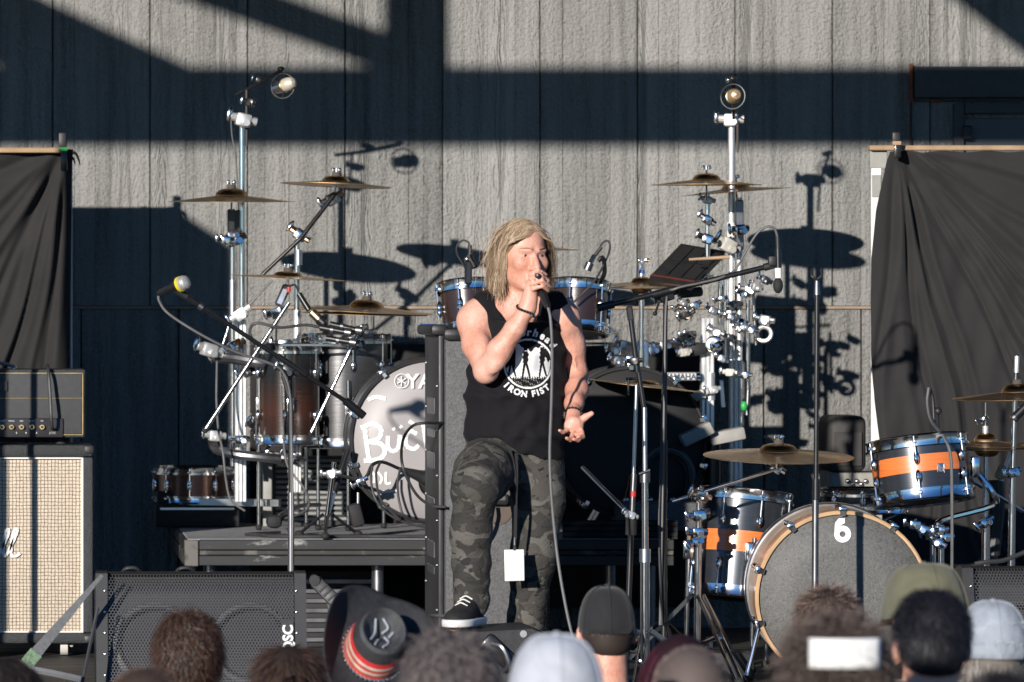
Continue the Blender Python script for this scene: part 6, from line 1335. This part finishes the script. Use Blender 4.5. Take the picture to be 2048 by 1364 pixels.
# shoes
for nm, toe, heel, zr in (('raised', B(889, 1234, -.40), B(944, 1226, -.19), None), ('standing', B(1046, 1372, -.13), B(1056, 1372, .1), None)):
    toe = toe.copy(); heel = heel.copy(); base = .252 if nm == 'raised' else .004
    d_ = (heel-toe); d_.z = 0; L = d_.length; u = d_.normalized(); mid = (toe+heel)/2; mid.z = base+.028
    A = Matrix((Vector((-u.y, u.x, 0)), u, Vector((0, 0, 1)))).transposed(); c_ = lambda x, y, z: mid+A@Vector((x, y, z))
    s2 = SDF(np.array(mid)-.22, np.array(mid)+.22, .005)
    s2.ell(c_(0, -L*.3, .0), (.047, .075, .036), np.array(A), .02); s2.ell(c_(0, L*.28, .005), (.036, .065, .042), np.array(A), .03); s2.cap(c_(0, -.02, .02), c_(0, L*.3, .05), .036, .038, .03); s2.plane_cut(mid+Vector((0, 0, -.012)), (0, 0, -1))
    V, Fq = s2.mesh(); so = np_mesh('shoe', V, Fq, plain('black_canvas', (.014, .014, .015), .8, 0, .3, vs=60, bump=.3), sg)
    s3 = SDF(np.array(mid)-.22, np.array(mid)+.22, .005); s3.ell(c_(0, -L*.3, -.012), (.053, .084, .08), np.array(A), .02); s3.ell(c_(0, L*.28, -.012), (.043, .075, .08), np.array(A), .05); s3.ell(c_(0, 0, -.012), (.045, .12, .08), np.array(A), .03); s3.plane_cut(mid+Vector((0, 0, -.001)), (0, 0, 1)); s3.plane_cut(mid+Vector((0, 0, -.027)), (0, 0, -1))
    V, Fq = s3.mesh(); np_mesh('sole', V, Fq, M['white'], so)
    for k in range(3): MB().tube([c_(-.022, -.045+.025*k, .041+.01*k), c_(0, -.05+.025*k, .052+.01*k), c_(.022, -.045+.025*k, .041+.01*k)], .0024, 6, 3).build('lace', M['white'], so)
# bracelets and ring
wr = B(1040, 622, -.205); axw = (B(1043, 617, -.205)-B(1020, 655, -.195)).normalized(); Rw = frame(axw)
br = MB()
for k in range(22):
    a = 2*math.pi*k/22; br.ball(wr+Rw@Vector((.033*math.cos(a), .033*math.sin(a), .004*math.sin(2*a))), .0052, None, 8, 6)
br.build('bracelet', M['black_metal'], sg)
MB().ring(B(1053, 630, -.238), (0, -1, .2), .005, .0022, 16, 6).build('bracelet_charm', M['chrome'], sg)
wr = B(1138, 829, -.128); Rw = frame((B(1138, 828, -.125)-B(1144, 806, -.07)).normalized()); br = MB()
for k in range(20):
    a = 2*math.pi*k/20; br.ball(wr+Rw@Vector((.031*math.cos(a), .031*math.sin(a), 0)), .005, None, 8, 6)
br.build('bracelet', M['black_metal'], sg)
rg = MB().ball(B(1060, 553, -.268), (.011, .005, .009)); rg.build('ring', M['black_metal'], sg); MB().ball(B(1060.5, 553, -.273), (.004, .003, .003)).build('ring_stone', M['chrome'], sg)
# hair: combed from a parting, falling to the shoulders
hm = hair_mat('fair_hair', [(.12, .075, .042), (.28, .19, .115), (.45, .325, .21), (.62, .49, .345)], .5)
Hn = np.array(HC_)
def to_loc(p): return (p-Hn)@HRn
def to_wld(q_): return q_@HRn.T+Hn
sk = SDF(np.array(HC_)-.2, np.array(HC_)+.2, .006)
sk.ell(hp(0, .022, .034), (.086, .1, .09), HRn, .02); sk.cap(hp(-.07, .04, .0), hp(-.082, .03, -.10), .04, .036, .02); sk.cap(hp(.07, .04, .0), hp(.076, .03, -.10), .036, .03, .02); sk.ell(hp(0, .06, -.04), (.08, .06, .10), HRn, .02)
sk.ell(hp(0, -.085, -.02), (.062, .06, .082), HRn, .012, cut=True); sk.ell(hp(0, -.06, -.10), (.062, .07, .06), HRn, .01, cut=True)
V, Fq = sk.mesh(); np_mesh('hair_base', V, Fq, hm, sg, {'v': np.full(len(V), .12)})
N = 10000
u = rng.normal(size=(N*3, 3)); u /= np.linalg.norm(u, axis=1)[:, None]
loc = u*np.array([.081, .099, .091])+np.array([0, .016, .033])
hl = .046+.02*np.cos(loc[:, 0]*22)                              # hairline height at the forehead
ok = np.where(loc[:, 1] < -.035, loc[:, 2] > hl+.018, np.where(loc[:, 1] < .0, loc[:, 2] > .0+(-loc[:, 1])*1.3, loc[:, 2] > -.055))
loc = loc[ok][:N]; N = len(loc); part = .012
sx = np.where(loc[:, 0] > part, 1., -1.)
dr = np.stack([sx*(.35+.75*np.clip((loc[:, 2]-.03)*12, 0, 1)), np.where(loc[:, 1] < 0, .15, .25)+.15*rng.normal(size=N), .05-.9*np.clip((.11-loc[:, 2])*12, 0, 1.4)], 1); nrm = u[ok][:N]
dr = dr-nrm*np.sum(dr*nrm, 1)[:, None]*.75; dr /= np.linalg.norm(dr, axis=1)[:, None]
def hair_solid(p):
    q_ = to_loc(p); c_ = np.array([0, .016, .03]); r_ = np.array([.085, .102, .095]); d_ = (q_-c_)/r_; L = np.linalg.norm(d_, axis=1); ins = L < 1
    q_[ins] = c_+(d_[ins]/L[ins][:, None])*r_
    # keep the face free
    f = (q_[:, 1] < -.03) & (q_[:, 2] < .06) & (np.abs(q_[:, 0]) < .068); q_[f, 0] = np.where(q_[f, 0] > part, .072, -.07); 
    f2 = (q_[:, 2] < .045) & (q_[:, 1] < -.022) & (q_[:, 0] < 0); q_[f2, 1] = -.022+.25*(q_[f2, 1]+.022)
    lw_ = q_[:, 2] < -.03; mxr = .118+0*q_[:, 0]; q_[lw_, 0] = np.clip(q_[lw_, 0], -.125, .105)
    return to_wld(q_)
zl = loc[:, 2]; length = .15+.75*(zl+.06)+np.abs(loc[:, 0])*.0; length = np.clip(length, .11, .26)*.78*(1+.1*rng.normal(size=N)); length = np.where(loc[:, 0] > part, length*1.0, length)
hair_mesh('hair', to_wld(loc), dr@HRn.T, length, hm, sg, seg=14, width=.0019, grav=.36, curl=.15, cfreq=1.5, jit=.085, solid=hair_solid, center=hp(0, .03, -.02))
fl_ = rng.permutation(N)[:500]
hair_mesh('flyaway_hair', to_wld(loc[fl_]), dr[fl_]@HRn.T, length[fl_]*1.02, hm, sg, seg=12, width=.0011, grav=.3, curl=.3, cfreq=1.2, jit=.3, solid=hair_solid)
# microphone in the hand, its cable, and the pass
mic_body('black handheld vocal microphone held to the mouth of the singer', B(1060, 552, -.165), B(1081, 616, -.262), .0235, 'mesh_ball', None, 'black_metal', .025)
def BT(*p): return B(*p)
cab = MB().tube([B(1081, 616, -.262), B(1085, 640, -.272), B(1088, 700, -.272), B(1087, 800, -.265), B(1084, 900, -.26), B(1087, 980, -.26), B(1096, 1080, -.26), B(1108, 1170, -.28), B(1126, 1260, -.3), B(1150, 1330, -.33), Vector((B(1170, 1385).x, 17.62, .008))], .0052, 8, 7)
solo('cable', cab, M['cable_grey'], 'microphone cable hanging from the hand of the singer to the floor', 'cable')
t = thing('lanyard_pass', 'white pass card hanging on a black lanyard from the belt of the singer', 'pass', B(1018, 1155, -.2))
def ribbon(pts, w_):
    q_ = catmull(pts, 5); v_ = []; 
    for p in q_: v_ += [p+Vector((-w_, 0, 0)), p+Vector((w_, 0, 0)), p+Vector((w_, -.002, 0)), p+Vector((-w_, -.002, 0))]
    f_ = []
    for k in range(len(q_)-1):
        for j in range(4): f_.append((4*k+j, 4*k+(j+1) % 4, 4*k+4+(j+1) % 4, 4*k+4+j))
    return MB().add(v_, f_)
ribbon([B(1013, 897, -.115), B(1019, 940, -.17), B(1020, 1000, -.2), B(1019, 1072, -.2)], .0055).build('lanyard', M['cloth_black'], t); ribbon([B(1026, 905, -.11), B(1024, 940, -.165), B(1021, 1000, -.197), B(1019.5, 1070, -.197)], .005).build('lanyard', M['cloth_black'], t)
MB().cyl(B(1018.5, 1070, -.2), B(1018, 1086, -.2), .0045).build('clasp', M['chrome'], t); MB().box(B(1018, 1092, -.2), (.01, .004, .016), None, .001, 1).build('tab', M['black_plastic'], t)
MB().box(B(1017.5, 1125, -.2), (S(39, D0), .004, S(62, D0)), Matrix.Rotation(-.02, 3, 'Y'), .0018).build('card', M['white'], t)
# ------------------------------------------------------------------ the crowd in front of the stage
ZG = -1.25
gobj = bpy.data.objects['ground']; gobj.location.z = ZG+1.1
skin2 = M['skin']
def hairs(par, hc, R, n_, L, cols, seg=6, w_=.0024, grav=.1, curl=0., cf=3., jit=.25, zmin=-.075, zmax=9., r=(.086, .106, .098), out=.6, name='hair', swirl=True, rough=.45, back=True):
    hn = np.array(hc); Rn = np.array(R); u = rng.normal(size=(n_*3, 3)); u /= np.linalg.norm(u, axis=1)[:, None]
    lo = u*np.array(r)+np.array([0, 0, .025]); ok = np.where(lo[:, 1] > .05, lo[:, 2] > .05, lo[:, 2] > zmin); ok = ok & (lo[:, 2] < zmax); lo = lo[ok][:n_]; u = u[ok][:n_]; N = len(lo)
    # the direction of growth runs from the crown outwards
    tg = lo-np.array([0, -.02, .13]); tg = tg-u*np.sum(tg*u, 1)[:, None]; tg /= np.linalg.norm(tg, axis=1)[:, None]+1e-6
    d_ = u*out+tg*(1-out)+rng.normal(size=(N, 3))*jit*.5; d_ /= np.linalg.norm(d_, axis=1)[:, None]
    def solid(p):
        q_ = (p-hn)@Rn; c_ = np.array([0, 0, .025]); r_ = np.array(r)*1.01; dd = (q_-c_)/r_; Lq = np.linalg.norm(dd, axis=1); ins = Lq < 1
        q_[ins] = c_+(dd[ins]/Lq[ins][:, None])*r_; return q_@Rn.T+hn
    return hair_mesh(name, lo@Rn.T+hn, d_@Rn.T, L, hair_mat('hair_'+name, cols, rough), par, seg, w_, grav, curl, cf, jit, solid, center=np.array(hc)+np.array([0, .02, -.02]) if out < .4 else None)
def person(label, px, ytop, D, style, shirt, hat=None, tilt=(0, 0, 0), scale=1.0, extra=None):
    top = P(px, ytop, D); top.z -= style.get('thick', .0); s = scale; hc = Vector((top.x, D, top.z-.125*s)); t = thing('person', label, 'person', (top.x, D, ZG), 'people in the crowd before the stage')
    R = Matrix.Rotation(math.radians(tilt[2]), 3, 'Z')@Matrix.Rotation(math.radians(tilt[0]), 3, 'X')@Matrix.Rotation(math.radians(tilt[1]), 3, 'Y')
    Rn = np.array(R); q_ = lambda x, y, z: hc+R@(Vector((x, y, z))*s)
    sdf = SDF((top.x-.32, D-.22, ZG-.02), (top.x+.32, D+.3, top.z+.03), .0095)
    sdf.ell(q_(0, -.004, .03), np.array((.078, .098, .09))*s, Rn, .02); sdf.ell(q_(0, .03, -.04), np.array((.065, .066, .085))*s, Rn, .03)
    for e in (-1, 1): sdf.ell(q_(e*.083, .005, -.02), np.array((.011, .022, .033))*s, Rn@np.array(Matrix.Rotation(e*.35, 3, 'Z')), .006)
    sdf.cap(q_(0, .09, -.01), q_(0, .112, -.04), .009, .013, .01)
    nb = Vector((hc.x, D-.01, hc.z-.235)); sdf.cap(q_(0, -.012, -.06), nb, .058, .068, .03)
    sz = nb.z-.03; H = sz-ZG
    sdf.cap((hc.x-.15, D, sz-.03), (hc.x+.15, D, sz-.03), .06, None, .05); sdf.ecap((hc.x, D, sz-.02), (hc.x, D, sz-.5), (.17, .1), (.14, .1), .05)
    for e in (-1, 1):
        sdf.chain([(hc.x+e*.19, D, sz-.05), (hc.x+e*.23, D-.02, sz-.33), (hc.x+e*.22, D+.08, sz-.57)], [.05, .042, .03], .03)
        sdf.ell((hc.x+e*.22, D+.11, sz-.64), (.022, .04, .05), None, .02)
        sdf.chain([(hc.x+e*.085, D, sz-.52), (hc.x+e*.1, D+.01, (sz-.52+ZG)/2), (hc.x+e*.11, D, ZG+.07)], [.085, .06, .045], .04); sdf.cap((hc.x+e*.11, D-.03, ZG+.035), (hc.x+e*.12, D+.15, ZG+.03), .035, .03, .02)
    V, Fq = sdf.mesh(); np_mesh('body', V, Fq, M['skin'], t)
    c2 = SDF((top.x-.34, D-.24, sz-.7), (top.x+.34, D+.3, sz+.12), .012)
    c2.cap((hc.x-.155, D, sz-.025), (hc.x+.155, D, sz-.025), .072, None, .05); c2.ecap((hc.x, D, sz-.02), (hc.x, D, sz-.58), (.19, .125), (.18, .125), .05); c2.cap((hc.x-.05, D-.01, sz+.03), (hc.x+.05, D-.01, sz+.03), .072, None, .05)
    for e in (-1, 1): c2.chain([(hc.x+e*.185, D, sz-.045), (hc.x+e*.225, D-.01, sz-.24)], [.07, .062], .03)
    c2.plane_cut((0, 0, sz+.075), (0, 0, 1)); V, Fq = c2.mesh(); V = relax(V, Fq, 1); np_mesh('shirt', V, Fq, shirt, t)
    c3 = SDF((top.x-.3, D-.2, ZG+.02), (top.x+.3, D+.22, sz-.4), .014); c3.ecap((hc.x, D, sz-.45), (hc.x, D, sz-.62), (.165, .115), (.17, .12), .04)
    for e in (-1, 1): c3.chain([(hc.x+e*.085, D, sz-.6), (hc.x+e*.1, D+.01, (sz-.52+ZG)/2), (hc.x+e*.11, D, ZG+.1)], [.1, .078, .07], .04)
    V, Fq = c3.mesh(); np_mesh('trousers', V, Fq, M['denim'], t)
    k = style.get('k', 'short'); cols = style.get('cols', [(.02, .013, .01), (.06, .04, .03)])
    if k != 'none':
        hs = SDF(np.array(hc)-.2, np.array(hc)+.2, .009); z0 = style.get('z0', -.07)
        hs.ell(q_(0, -.006, .03), np.array((.0815, .1005, .092) if hat else (.084, .103, .095))*s, Rn, .02)
        hs.ell(q_(0, -.03, -.04), np.array((.07, .07, .06))*s, Rn, .03)
        hs.plane_cut(q_(0, -.05, z0), R@Vector((0, .3, -1))); 
        if hat: hs.plane_cut(q_(0, 0, .075), R@Vector((0, 0, 1)))
        hs.ell(q_(0, .12, -.06), np.array((.09, .1, .11))*s, Rn, .01, cut=True)
        V, Fq = hs.mesh(); hmb = hair_mat('scalp', [cols[0], cols[0]], .7); np_mesh('hair_base', V, Fq, hmb, t, {'v': np.zeros(len(V))})
        a = dict(style.get('h', {})); r_ = np.array(a.pop('r', (.085, .104, .096)))*s
        hairs(t, hc, R, style.get('n', 2600), style.get('L', .06), cols, r=tuple(r_), **a)
    if hat: hat(t, hc, R, s)
    if extra: extra(t, hc, R, s)
    return t
M['denim'] = cloth_mat('dark_denim', (.03, .04, .07), 8)
sh_black = cloth_mat('black_cotton', (.013, .013, .015), 9); sh_grey = cloth_mat('grey_cotton', (.12, .12, .13), 9); sh_mauve = cloth_mat('dull_mauve_cotton', (.1, .06, .07), 9); sh_denim = cloth_mat('light_denim', (.13, .2, .33), 14, .5); sh_blue = cloth_mat('navy_cotton', (.02, .025, .05), 9)
def dome(par, hc, R, s, mat, rr=(.094, .113, .105), z0=-.01, name='crown', panels=6, opening=True, flat=0.0, zc=.02, wr=0.0):
    """cap crown in seamed panels"""
    na, nz = 48, 12; V = []; Fq = []
    for j in range(nz+1):
        ph = (math.pi/2)*j/nz
        for i in range(na):
            a = 2*math.pi*i/na; seam = 1-.02*(abs(math.sin(a*panels/2+.0))**.3 < .5); cr = max(0, math.cos(ph))**(.62 if flat == 0 else .45); h = math.sin(ph)**(1.0 if flat == 0 else 1.6)
            w_ = 1+wr*math.sin(3*a+1.3)*math.sin(4*ph)+wr*.6*math.sin(7*a+2*ph)
            V.append(hc+R@(Vector((rr[0]*cr*math.cos(a)*seam*w_, rr[1]*cr*math.sin(a)*seam*w_, zc+z0+(rr[2])*h*(1-flat*.15)))*s))
    for j in range(nz):
        for i in range(na):
            if opening and j < 4:
                a = 2*math.pi*(i+.5)/na; d_ = abs((a-1.5*math.pi+math.pi) % (2*math.pi)-math.pi)
                if d_ < .42*math.sqrt(max(0, 1-(j/4)**2)) and j > 0: continue
            Fq.append((j*na+i, j*na+(i+1) % na, (j+1)*na+(i+1) % na, (j+1)*na+i))
    o = MB().add(V, Fq).build(name, mat, par, 50); m_ = o.modifiers.new('thickness', 'SOLIDIFY'); m_.thickness = .004
    for i in range(panels):
        a = 2*math.pi*i/panels+math.pi/2
        if opening and abs((a-1.5*math.pi+math.pi) % (2*math.pi)-math.pi) < .1: j0 = 5
        else: j0 = 0
        pts = [hc+R@(Vector((rr[0]*1.012*max(0, math.cos(math.pi/2*j/12))**(.62 if flat == 0 else .45)*math.cos(a), rr[1]*1.012*max(0, math.cos(math.pi/2*j/12))**(.62 if flat == 0 else .45)*math.sin(a), zc+z0+rr[2]*1.008*math.sin(math.pi/2*j/12)**(1. if flat == 0 else 1.6)*(1-flat*.15)))*s) for j in range(j0, 13)]
        MB().tube(pts, .0022*s, 5, 0).build('seam', mat, o)
    MB().ball(hc+R@(Vector((0, 0, zc+z0+rr[2]*(1-flat*.15)+.003))*s), (.009*s, .009*s, .005*s), R, 10, 6).build('button', mat, o)
    # visor towards the stage
    V = []; Fq = []; na2 = 16
    for j in range(5):
        for i in range(na2+1):
            a = math.pi*(.16+.68*i/na2); e = j/4; V.append(hc+R@(Vector((rr[0]*(1+.05*e)*math.cos(a), rr[1]*math.sin(a)+.075*e*math.sin(a)**.7, zc+z0+.004-.018*e*(.4+math.cos(a)**2)))*s))
    for j in range(4):
        for i in range(na2): q0 = j*(na2+1)+i; Fq.append((q0, q0+1, q0+na2+2, q0+na2+1))
    vz = MB().add(V, Fq).build('visor', mat, par, 60); m_ = vz.modifiers.new('thickness', 'SOLIDIFY'); m_.thickness = .004
    return o
capb = cloth_mat('cap_black', (.011, .011, .012), 12, .3); capg = cloth_mat('cap_pale', (.42, .44, .48), 12, .25); capo = cloth_mat('cap_olive', (.12, .115, .07), 10, .35); capf = cloth_mat('cap_frayed', (.3, .33, .37), 16, .5, fine=160)
person('man with thick dark brown hair in front of the wide left stage monitor', 376, 1222, 15.0, dict(k='l', cols=[(.022, .011, .008), (.05, .026, .018), (.1, .055, .035)], n=9000, L=.085, thick=.008, h=dict(curl=.55, cf=1.3, grav=.24, jit=.14, seg=10, w_=.0022, zmin=-.1, out=.22, r=(.078, .1, .1))), sh_black)
person('person with dark frizzy hair at the lower left corner', 8, 1300, 13.2, dict(k='l', cols=[(.012, .009, .008), (.04, .028, .022)], n=6000, L=.1, thick=.02, h=dict(curl=.5, cf=2.5, grav=.25, jit=.2, seg=9, w_=.002, zmin=-.1, out=.25)), sh_black)
person('person with cropped brown hair low in front of the left stage monitor', 290, 1336, 11.6, dict(k='s', cols=[(.05, .033, .025), (.14, .09, .07)], n=3600, L=.014, h=dict(jit=.3, seg=3, out=.6, w_=.0026)), sh_grey)
def ponytail(t, hc, R, s):
    o = hc+R@(Vector((.01, -.1, .035))*s); n_ = 700; u = rng.normal(size=(n_, 3)); u /= np.linalg.norm(u, axis=1)[:, None]; d_ = u*.35+np.array([0, -.6, -.1]); d_ /= np.linalg.norm(d_, axis=1)[:, None]
    hair_mesh('ponytail', np.array(o)+u*.014, d_, .26, hair_mat('pony', [(.03, .018, .014), (.09, .055, .04)]), t, 9, .003, .35, .05, 1., .08)
    MB().ring(o+Vector((0, -.012, 0)), (0, -1, .2), .014, .006, 20, 8).build('hair_tie', M['black_plastic'], t)
person('person with dark ponytail right of the wide left stage monitor', 577, 1291, 14.4, dict(k='p', cols=[(.022, .014, .011), (.06, .035, .026), (.11, .07, .05)], n=5200, L=.07, h=dict(grav=.0, jit=.06, seg=7, out=.05, w_=.0026, zmin=-.08)), sh_blue, extra=ponytail)
person('person with wavy dark grey hair just below the raised shoe', 900, 1258, 12.0, dict(k='c', cols=[(.03, .028, .032), (.075, .065, .065), (.16, .13, .12), (.26, .22, .2)], n=8000, L=.06, thick=.012, h=dict(curl=.6, cf=1.3, grav=.1, jit=.2, seg=8, out=.3, w_=.0022)), sh_blue, scale=1.04)
person('person in a pale grey cap low in the middle of the crowd', 1113, 1272, 11.5, dict(k='s', cols=[(.06, .04, .03), (.15, .1, .08)], n=1800, L=.02, h=dict(jit=.2, seg=3, out=.25, zmax=.01, zmin=-.11)), sh_grey, lambda t, hc, R, s: dome(t, hc, R, s, capg, (.104, .124, .142), -.035, opening=False), scale=1.02)
person('man in a black baseball cap and black tee right of the microphone cable', 1214, 1177, 16.0, dict(k='s', cols=[(.03, .02, .016), (.09, .06, .045)], n=3500, L=.018, h=dict(jit=.2, seg=3, out=.25, w_=.0018, zmax=.01, zmin=-.13)), sh_black, lambda t, hc, R, s: dome(t, hc, R, s, capb, (.09, .112, .142), -.03, opening=False), scale=.98)
person('person with dark red hair beside the cropped head', 1362, 1268, 13.6, dict(k='l', cols=[(.018, .004, .008), (.06, .012, .022), (.11, .03, .04)], n=5200, L=.16, h=dict(grav=.25, jit=.07, seg=9, out=.05, zmin=-.1)), sh_black)
person('person with closely cropped light brown hair in front of the red hair', 1383, 1294, 12.2, dict(k='b', cols=[(.11, .085, .075), (.22, .17, .15)], n=4200, L=.008, h=dict(jit=.4, seg=2, out=.8, w_=.0024)), sh_grey)
person('person with short tousled grey-brown hair before the charcoal bass drum', 1655, 1170, 15.5, dict(k='s', cols=[(.045, .03, .024), (.13, .085, .065), (.24, .18, .15)], n=5500, L=.042, thick=.01, h=dict(jit=.28, seg=6, out=.35, curl=.15, w_=.002, grav=.04)), sh_mauve, scale=.98)
def headband(t, hc, R, s):
    V = []; Fq = []
    for j in range(5):
        for i in range(13):
            a = -math.pi/2+(-.62+1.24*i/12); V.append(hc+R@(Vector((.128*math.cos(a), .142*math.sin(a), -.0+.062*j/4+.034))*s))
    for j in range(4):
        for i in range(12): Fq.append((j*13+i, j*13+i+1, j*13+14+i, j*13+13+i))
    o = MB().add(V, Fq).build('white_band', M['white'], t, 60); m_ = o.modifiers.new('thickness', 'SOLIDIFY'); m_.thickness = .006
person('person with big curly brown hair and a white band at the back of the head', 1672, 1228, 11.8, dict(k='c', cols=[(.035, .024, .022), (.09, .065, .055), (.19, .15, .13)], n=10000, L=.075, thick=.015, h=dict(curl=.8, cf=2., grav=.1, jit=.22, seg=9, out=.45, w_=.0022, zmin=-.12)), sh_mauve, extra=headband, scale=1.08)
person('person in an olive flat-topped cap before the right stage monitor', 1850, 1133, 14.6, dict(k='s', cols=[(.03, .02, .016), (.08, .05, .04)], n=1800, L=.02, h=dict(jit=.2, seg=3, out=.25, zmax=.01, zmin=-.11)), sh_black, lambda t, hc, R, s: dome(t, hc, R, s, capo, (.122, .134, .165), -.04, flat=.55, opening=False, wr=.025), scale=1.0, tilt=(-6, 0, 8))
person('man with short black hair in front of the olive cap', 1864, 1180, 12.6, dict(k='s', cols=[(.006, .006, .009), (.018, .017, .022)], n=8000, L=.03, thick=.0, h=dict(jit=.15, seg=5, out=.25, grav=.03, w_=.002)), sh_mauve, scale=1.0)
def fray(t, hc, R, s):
    n_ = 260; a = rng.random(n_)*6.28; p = np.stack([.104*np.cos(a), .122*np.sin(a), np.where(rng.random(n_) < .5, .07, .02)+.004*rng.normal(size=n_)], 1); k = np.where(p[:, 2] > .05, .8, 1.0)[:, None]; p[:, :2] *= k; d_ = np.stack([np.cos(a), np.sin(a), .5*rng.normal(size=n_)], 1); d_ /= np.linalg.norm(d_, axis=1)[:, None]
    o_ = hair_mesh('frayed_threads', np.array(hc)+p, d_, .016, hair_mat('thread', [(.4, .42, .45), (.6, .6, .6)], .9), t, 4, .0014, .1, .2, 1., .5); o_['kind'] = 'stuff'
person('person with long grey hair under a frayed pale hat at the right edge', 1986, 1206, 14.4, dict(k='l', cols=[(.16, .14, .12), (.3, .27, .24), (.45, .42, .39)], n=5000, L=.2, h=dict(grav=.35, jit=.1, curl=.16, cf=1.2, seg=10, out=.05, zmin=-.1, zmax=.0, w_=.002)), sh_denim, lambda t, hc, R, s: dome(t, hc, R, s, capf, (.1, .12, .155), -.045, opening=False, wr=.012), scale=.98, extra=fray)
person('person with dark hair cut off at the lower right corner', 2010, 1346, 10.6, dict(k='s', cols=[(.01, .009, .01), (.03, .026, .028)], n=3000, L=.03, h=dict(jit=.3, seg=4, out=.5)), sh_black)
# cowboy hat wearer
def cowboy(t, hc, R, s):
    up = Vector((.24, -.74, .62)).normalized(); xax = Vector((1, .05, -.42)); A = frame(up, xax); o = hc+up*.082+Vector((0, 0, -.012))
    felt = plain('hat_black', (.022, .023, .026), .8, 0, .3, vs=40, bump=.3, bs=200)
    # brim, rolled up at the sides
    V = []; Fq = []; na, nr = 64, 8
    for j in range(nr+1):
        e = j/nr
        for i in range(na):
            a = 2*math.pi*i/na; r0 = Vector((.088*math.cos(a), .108*math.sin(a), 0)); r1 = Vector((.2*math.cos(a), .225*math.sin(a), 0)); p = r0.lerp(r1, e); p.z = .095*e**2*abs(math.cos(a))**1.4-.015*e*abs(math.sin(a)); p.x *= 1-.16*e*e*abs(math.cos(a)); V.append(o+A@p)
    for j in range(nr):
        for i in range(na): Fq.append((j*na+i, j*na+(i+1) % na, (j+1)*na+(i+1) % na, (j+1)*na+i))
    bo = MB().add(V, Fq).build('brim', felt, t, 60); m_ = bo.modifiers.new('thickness', 'SOLIDIFY'); m_.thickness = .004
    def ringv(h, n_=64):
        k = h/.1; w_ = 1-.05*k-.15*k**3; out = []
        for i in range(n_):
            a = 2*math.pi*i/n_; pinch = 1-.14*k*max(0, math.sin(a))**2*abs(math.cos(a)); out.append(o+A@Vector((.088*w_*math.cos(a)*pinch, .108*w_*math.sin(a), h)))
        return out
    red = plain('flag_red', (.55, .03, .03), .6, 0, .25, vs=30); wht = plain('flag_white', (.62, .55, .48), .65, 0, .25, vs=30); tan = plain('flag_tan', (.3, .16, .09), .7, 0, .35, vs=30)
    hs = [0, .007, .017, .023, .030, .038, .043, .050, .060, .066, .1]; ms = [wht, red, tan, wht, red, tan, wht, red, red, felt]
    for k in range(10):
        rows = 1 if k < 9 else 6; m2 = MB()
        for r_ in range(rows):
            a, b_ = ringv(hs[k]+(hs[k+1]-hs[k])*r_/rows), ringv(hs[k]+(hs[k+1]-hs[k])*(r_+1)/rows); m2.add(a+b_, [(i, (i+1) % 64, 64+(i+1) % 64, 64+i) for i in range(64)])
        m2.build('stripe' if k < 9 else 'crown_side', ms[k], t, 60)
    V = []; Fq = []; nr = 10
    for j in range(nr+1):
        e = 1-j/nr
        for i in range(64):
            pass
            a = 2*math.pi*i/64; w_ = .8; pinch = 1-.14*max(0, math.sin(a))**2*abs(math.cos(a)); p = Vector((.088*w_*math.cos(a)*pinch*e, .108*w_*math.sin(a)*e, .1+.011*math.sin(min(1, (1-e)*3)*math.pi)-.05*max(0, 1-e-.1)**.9*(1+.25*math.sin(a)))); V.append(o+A@p)
    for j in range(nr):
        for i in range(64): Fq.append((j*64+i, j*64+(i+1) % 64, (j+1)*64+(i+1) % 64, (j+1)*64+i))
    MB().add(V, Fq).build('crown_top', plain('hat_top', (.045, .047, .05), .75, 0, .5, vs=22, bump=.4, bs=60), t, 60)
    wp = plain('chalk_paint', (.4, .44, .5), .8); ink = MB()
    for pts in (((-.03, .04), (-.02, .0), (-.028, -.04)), ((-.01, .05), (.012, .03), (.0, .01)), ((.01, .0), (.025, -.02), (.012, -.05)), ((-.005, -.02), (-.012, -.05)), ((.03, .02), (.022, .0))):
        ink.tube([o+A@Vector((x, y, .07+.42*math.hypot(x, y))) for x, y in pts], .0028, 5, 4)
    ink.build('signature', wp, t)
    for i in range(44):
        a = 2*math.pi*i/44; MB().ball(o+A@Vector((.094*math.cos(a), .114*math.sin(a), .006)), (.0055, .0055, .0055), None, 8, 6).build('bead', M['chrome'], t)
person('person in a black cowboy hat with red and white stripes and a beaded band', 730, 1240, 15.2, dict(k='s', cols=[(.03, .02, .016), (.08, .05, .04)], n=2500, L=.03, h=dict(jit=.2, seg=3, out=.2, zmax=.03)), sh_black, cowboy)
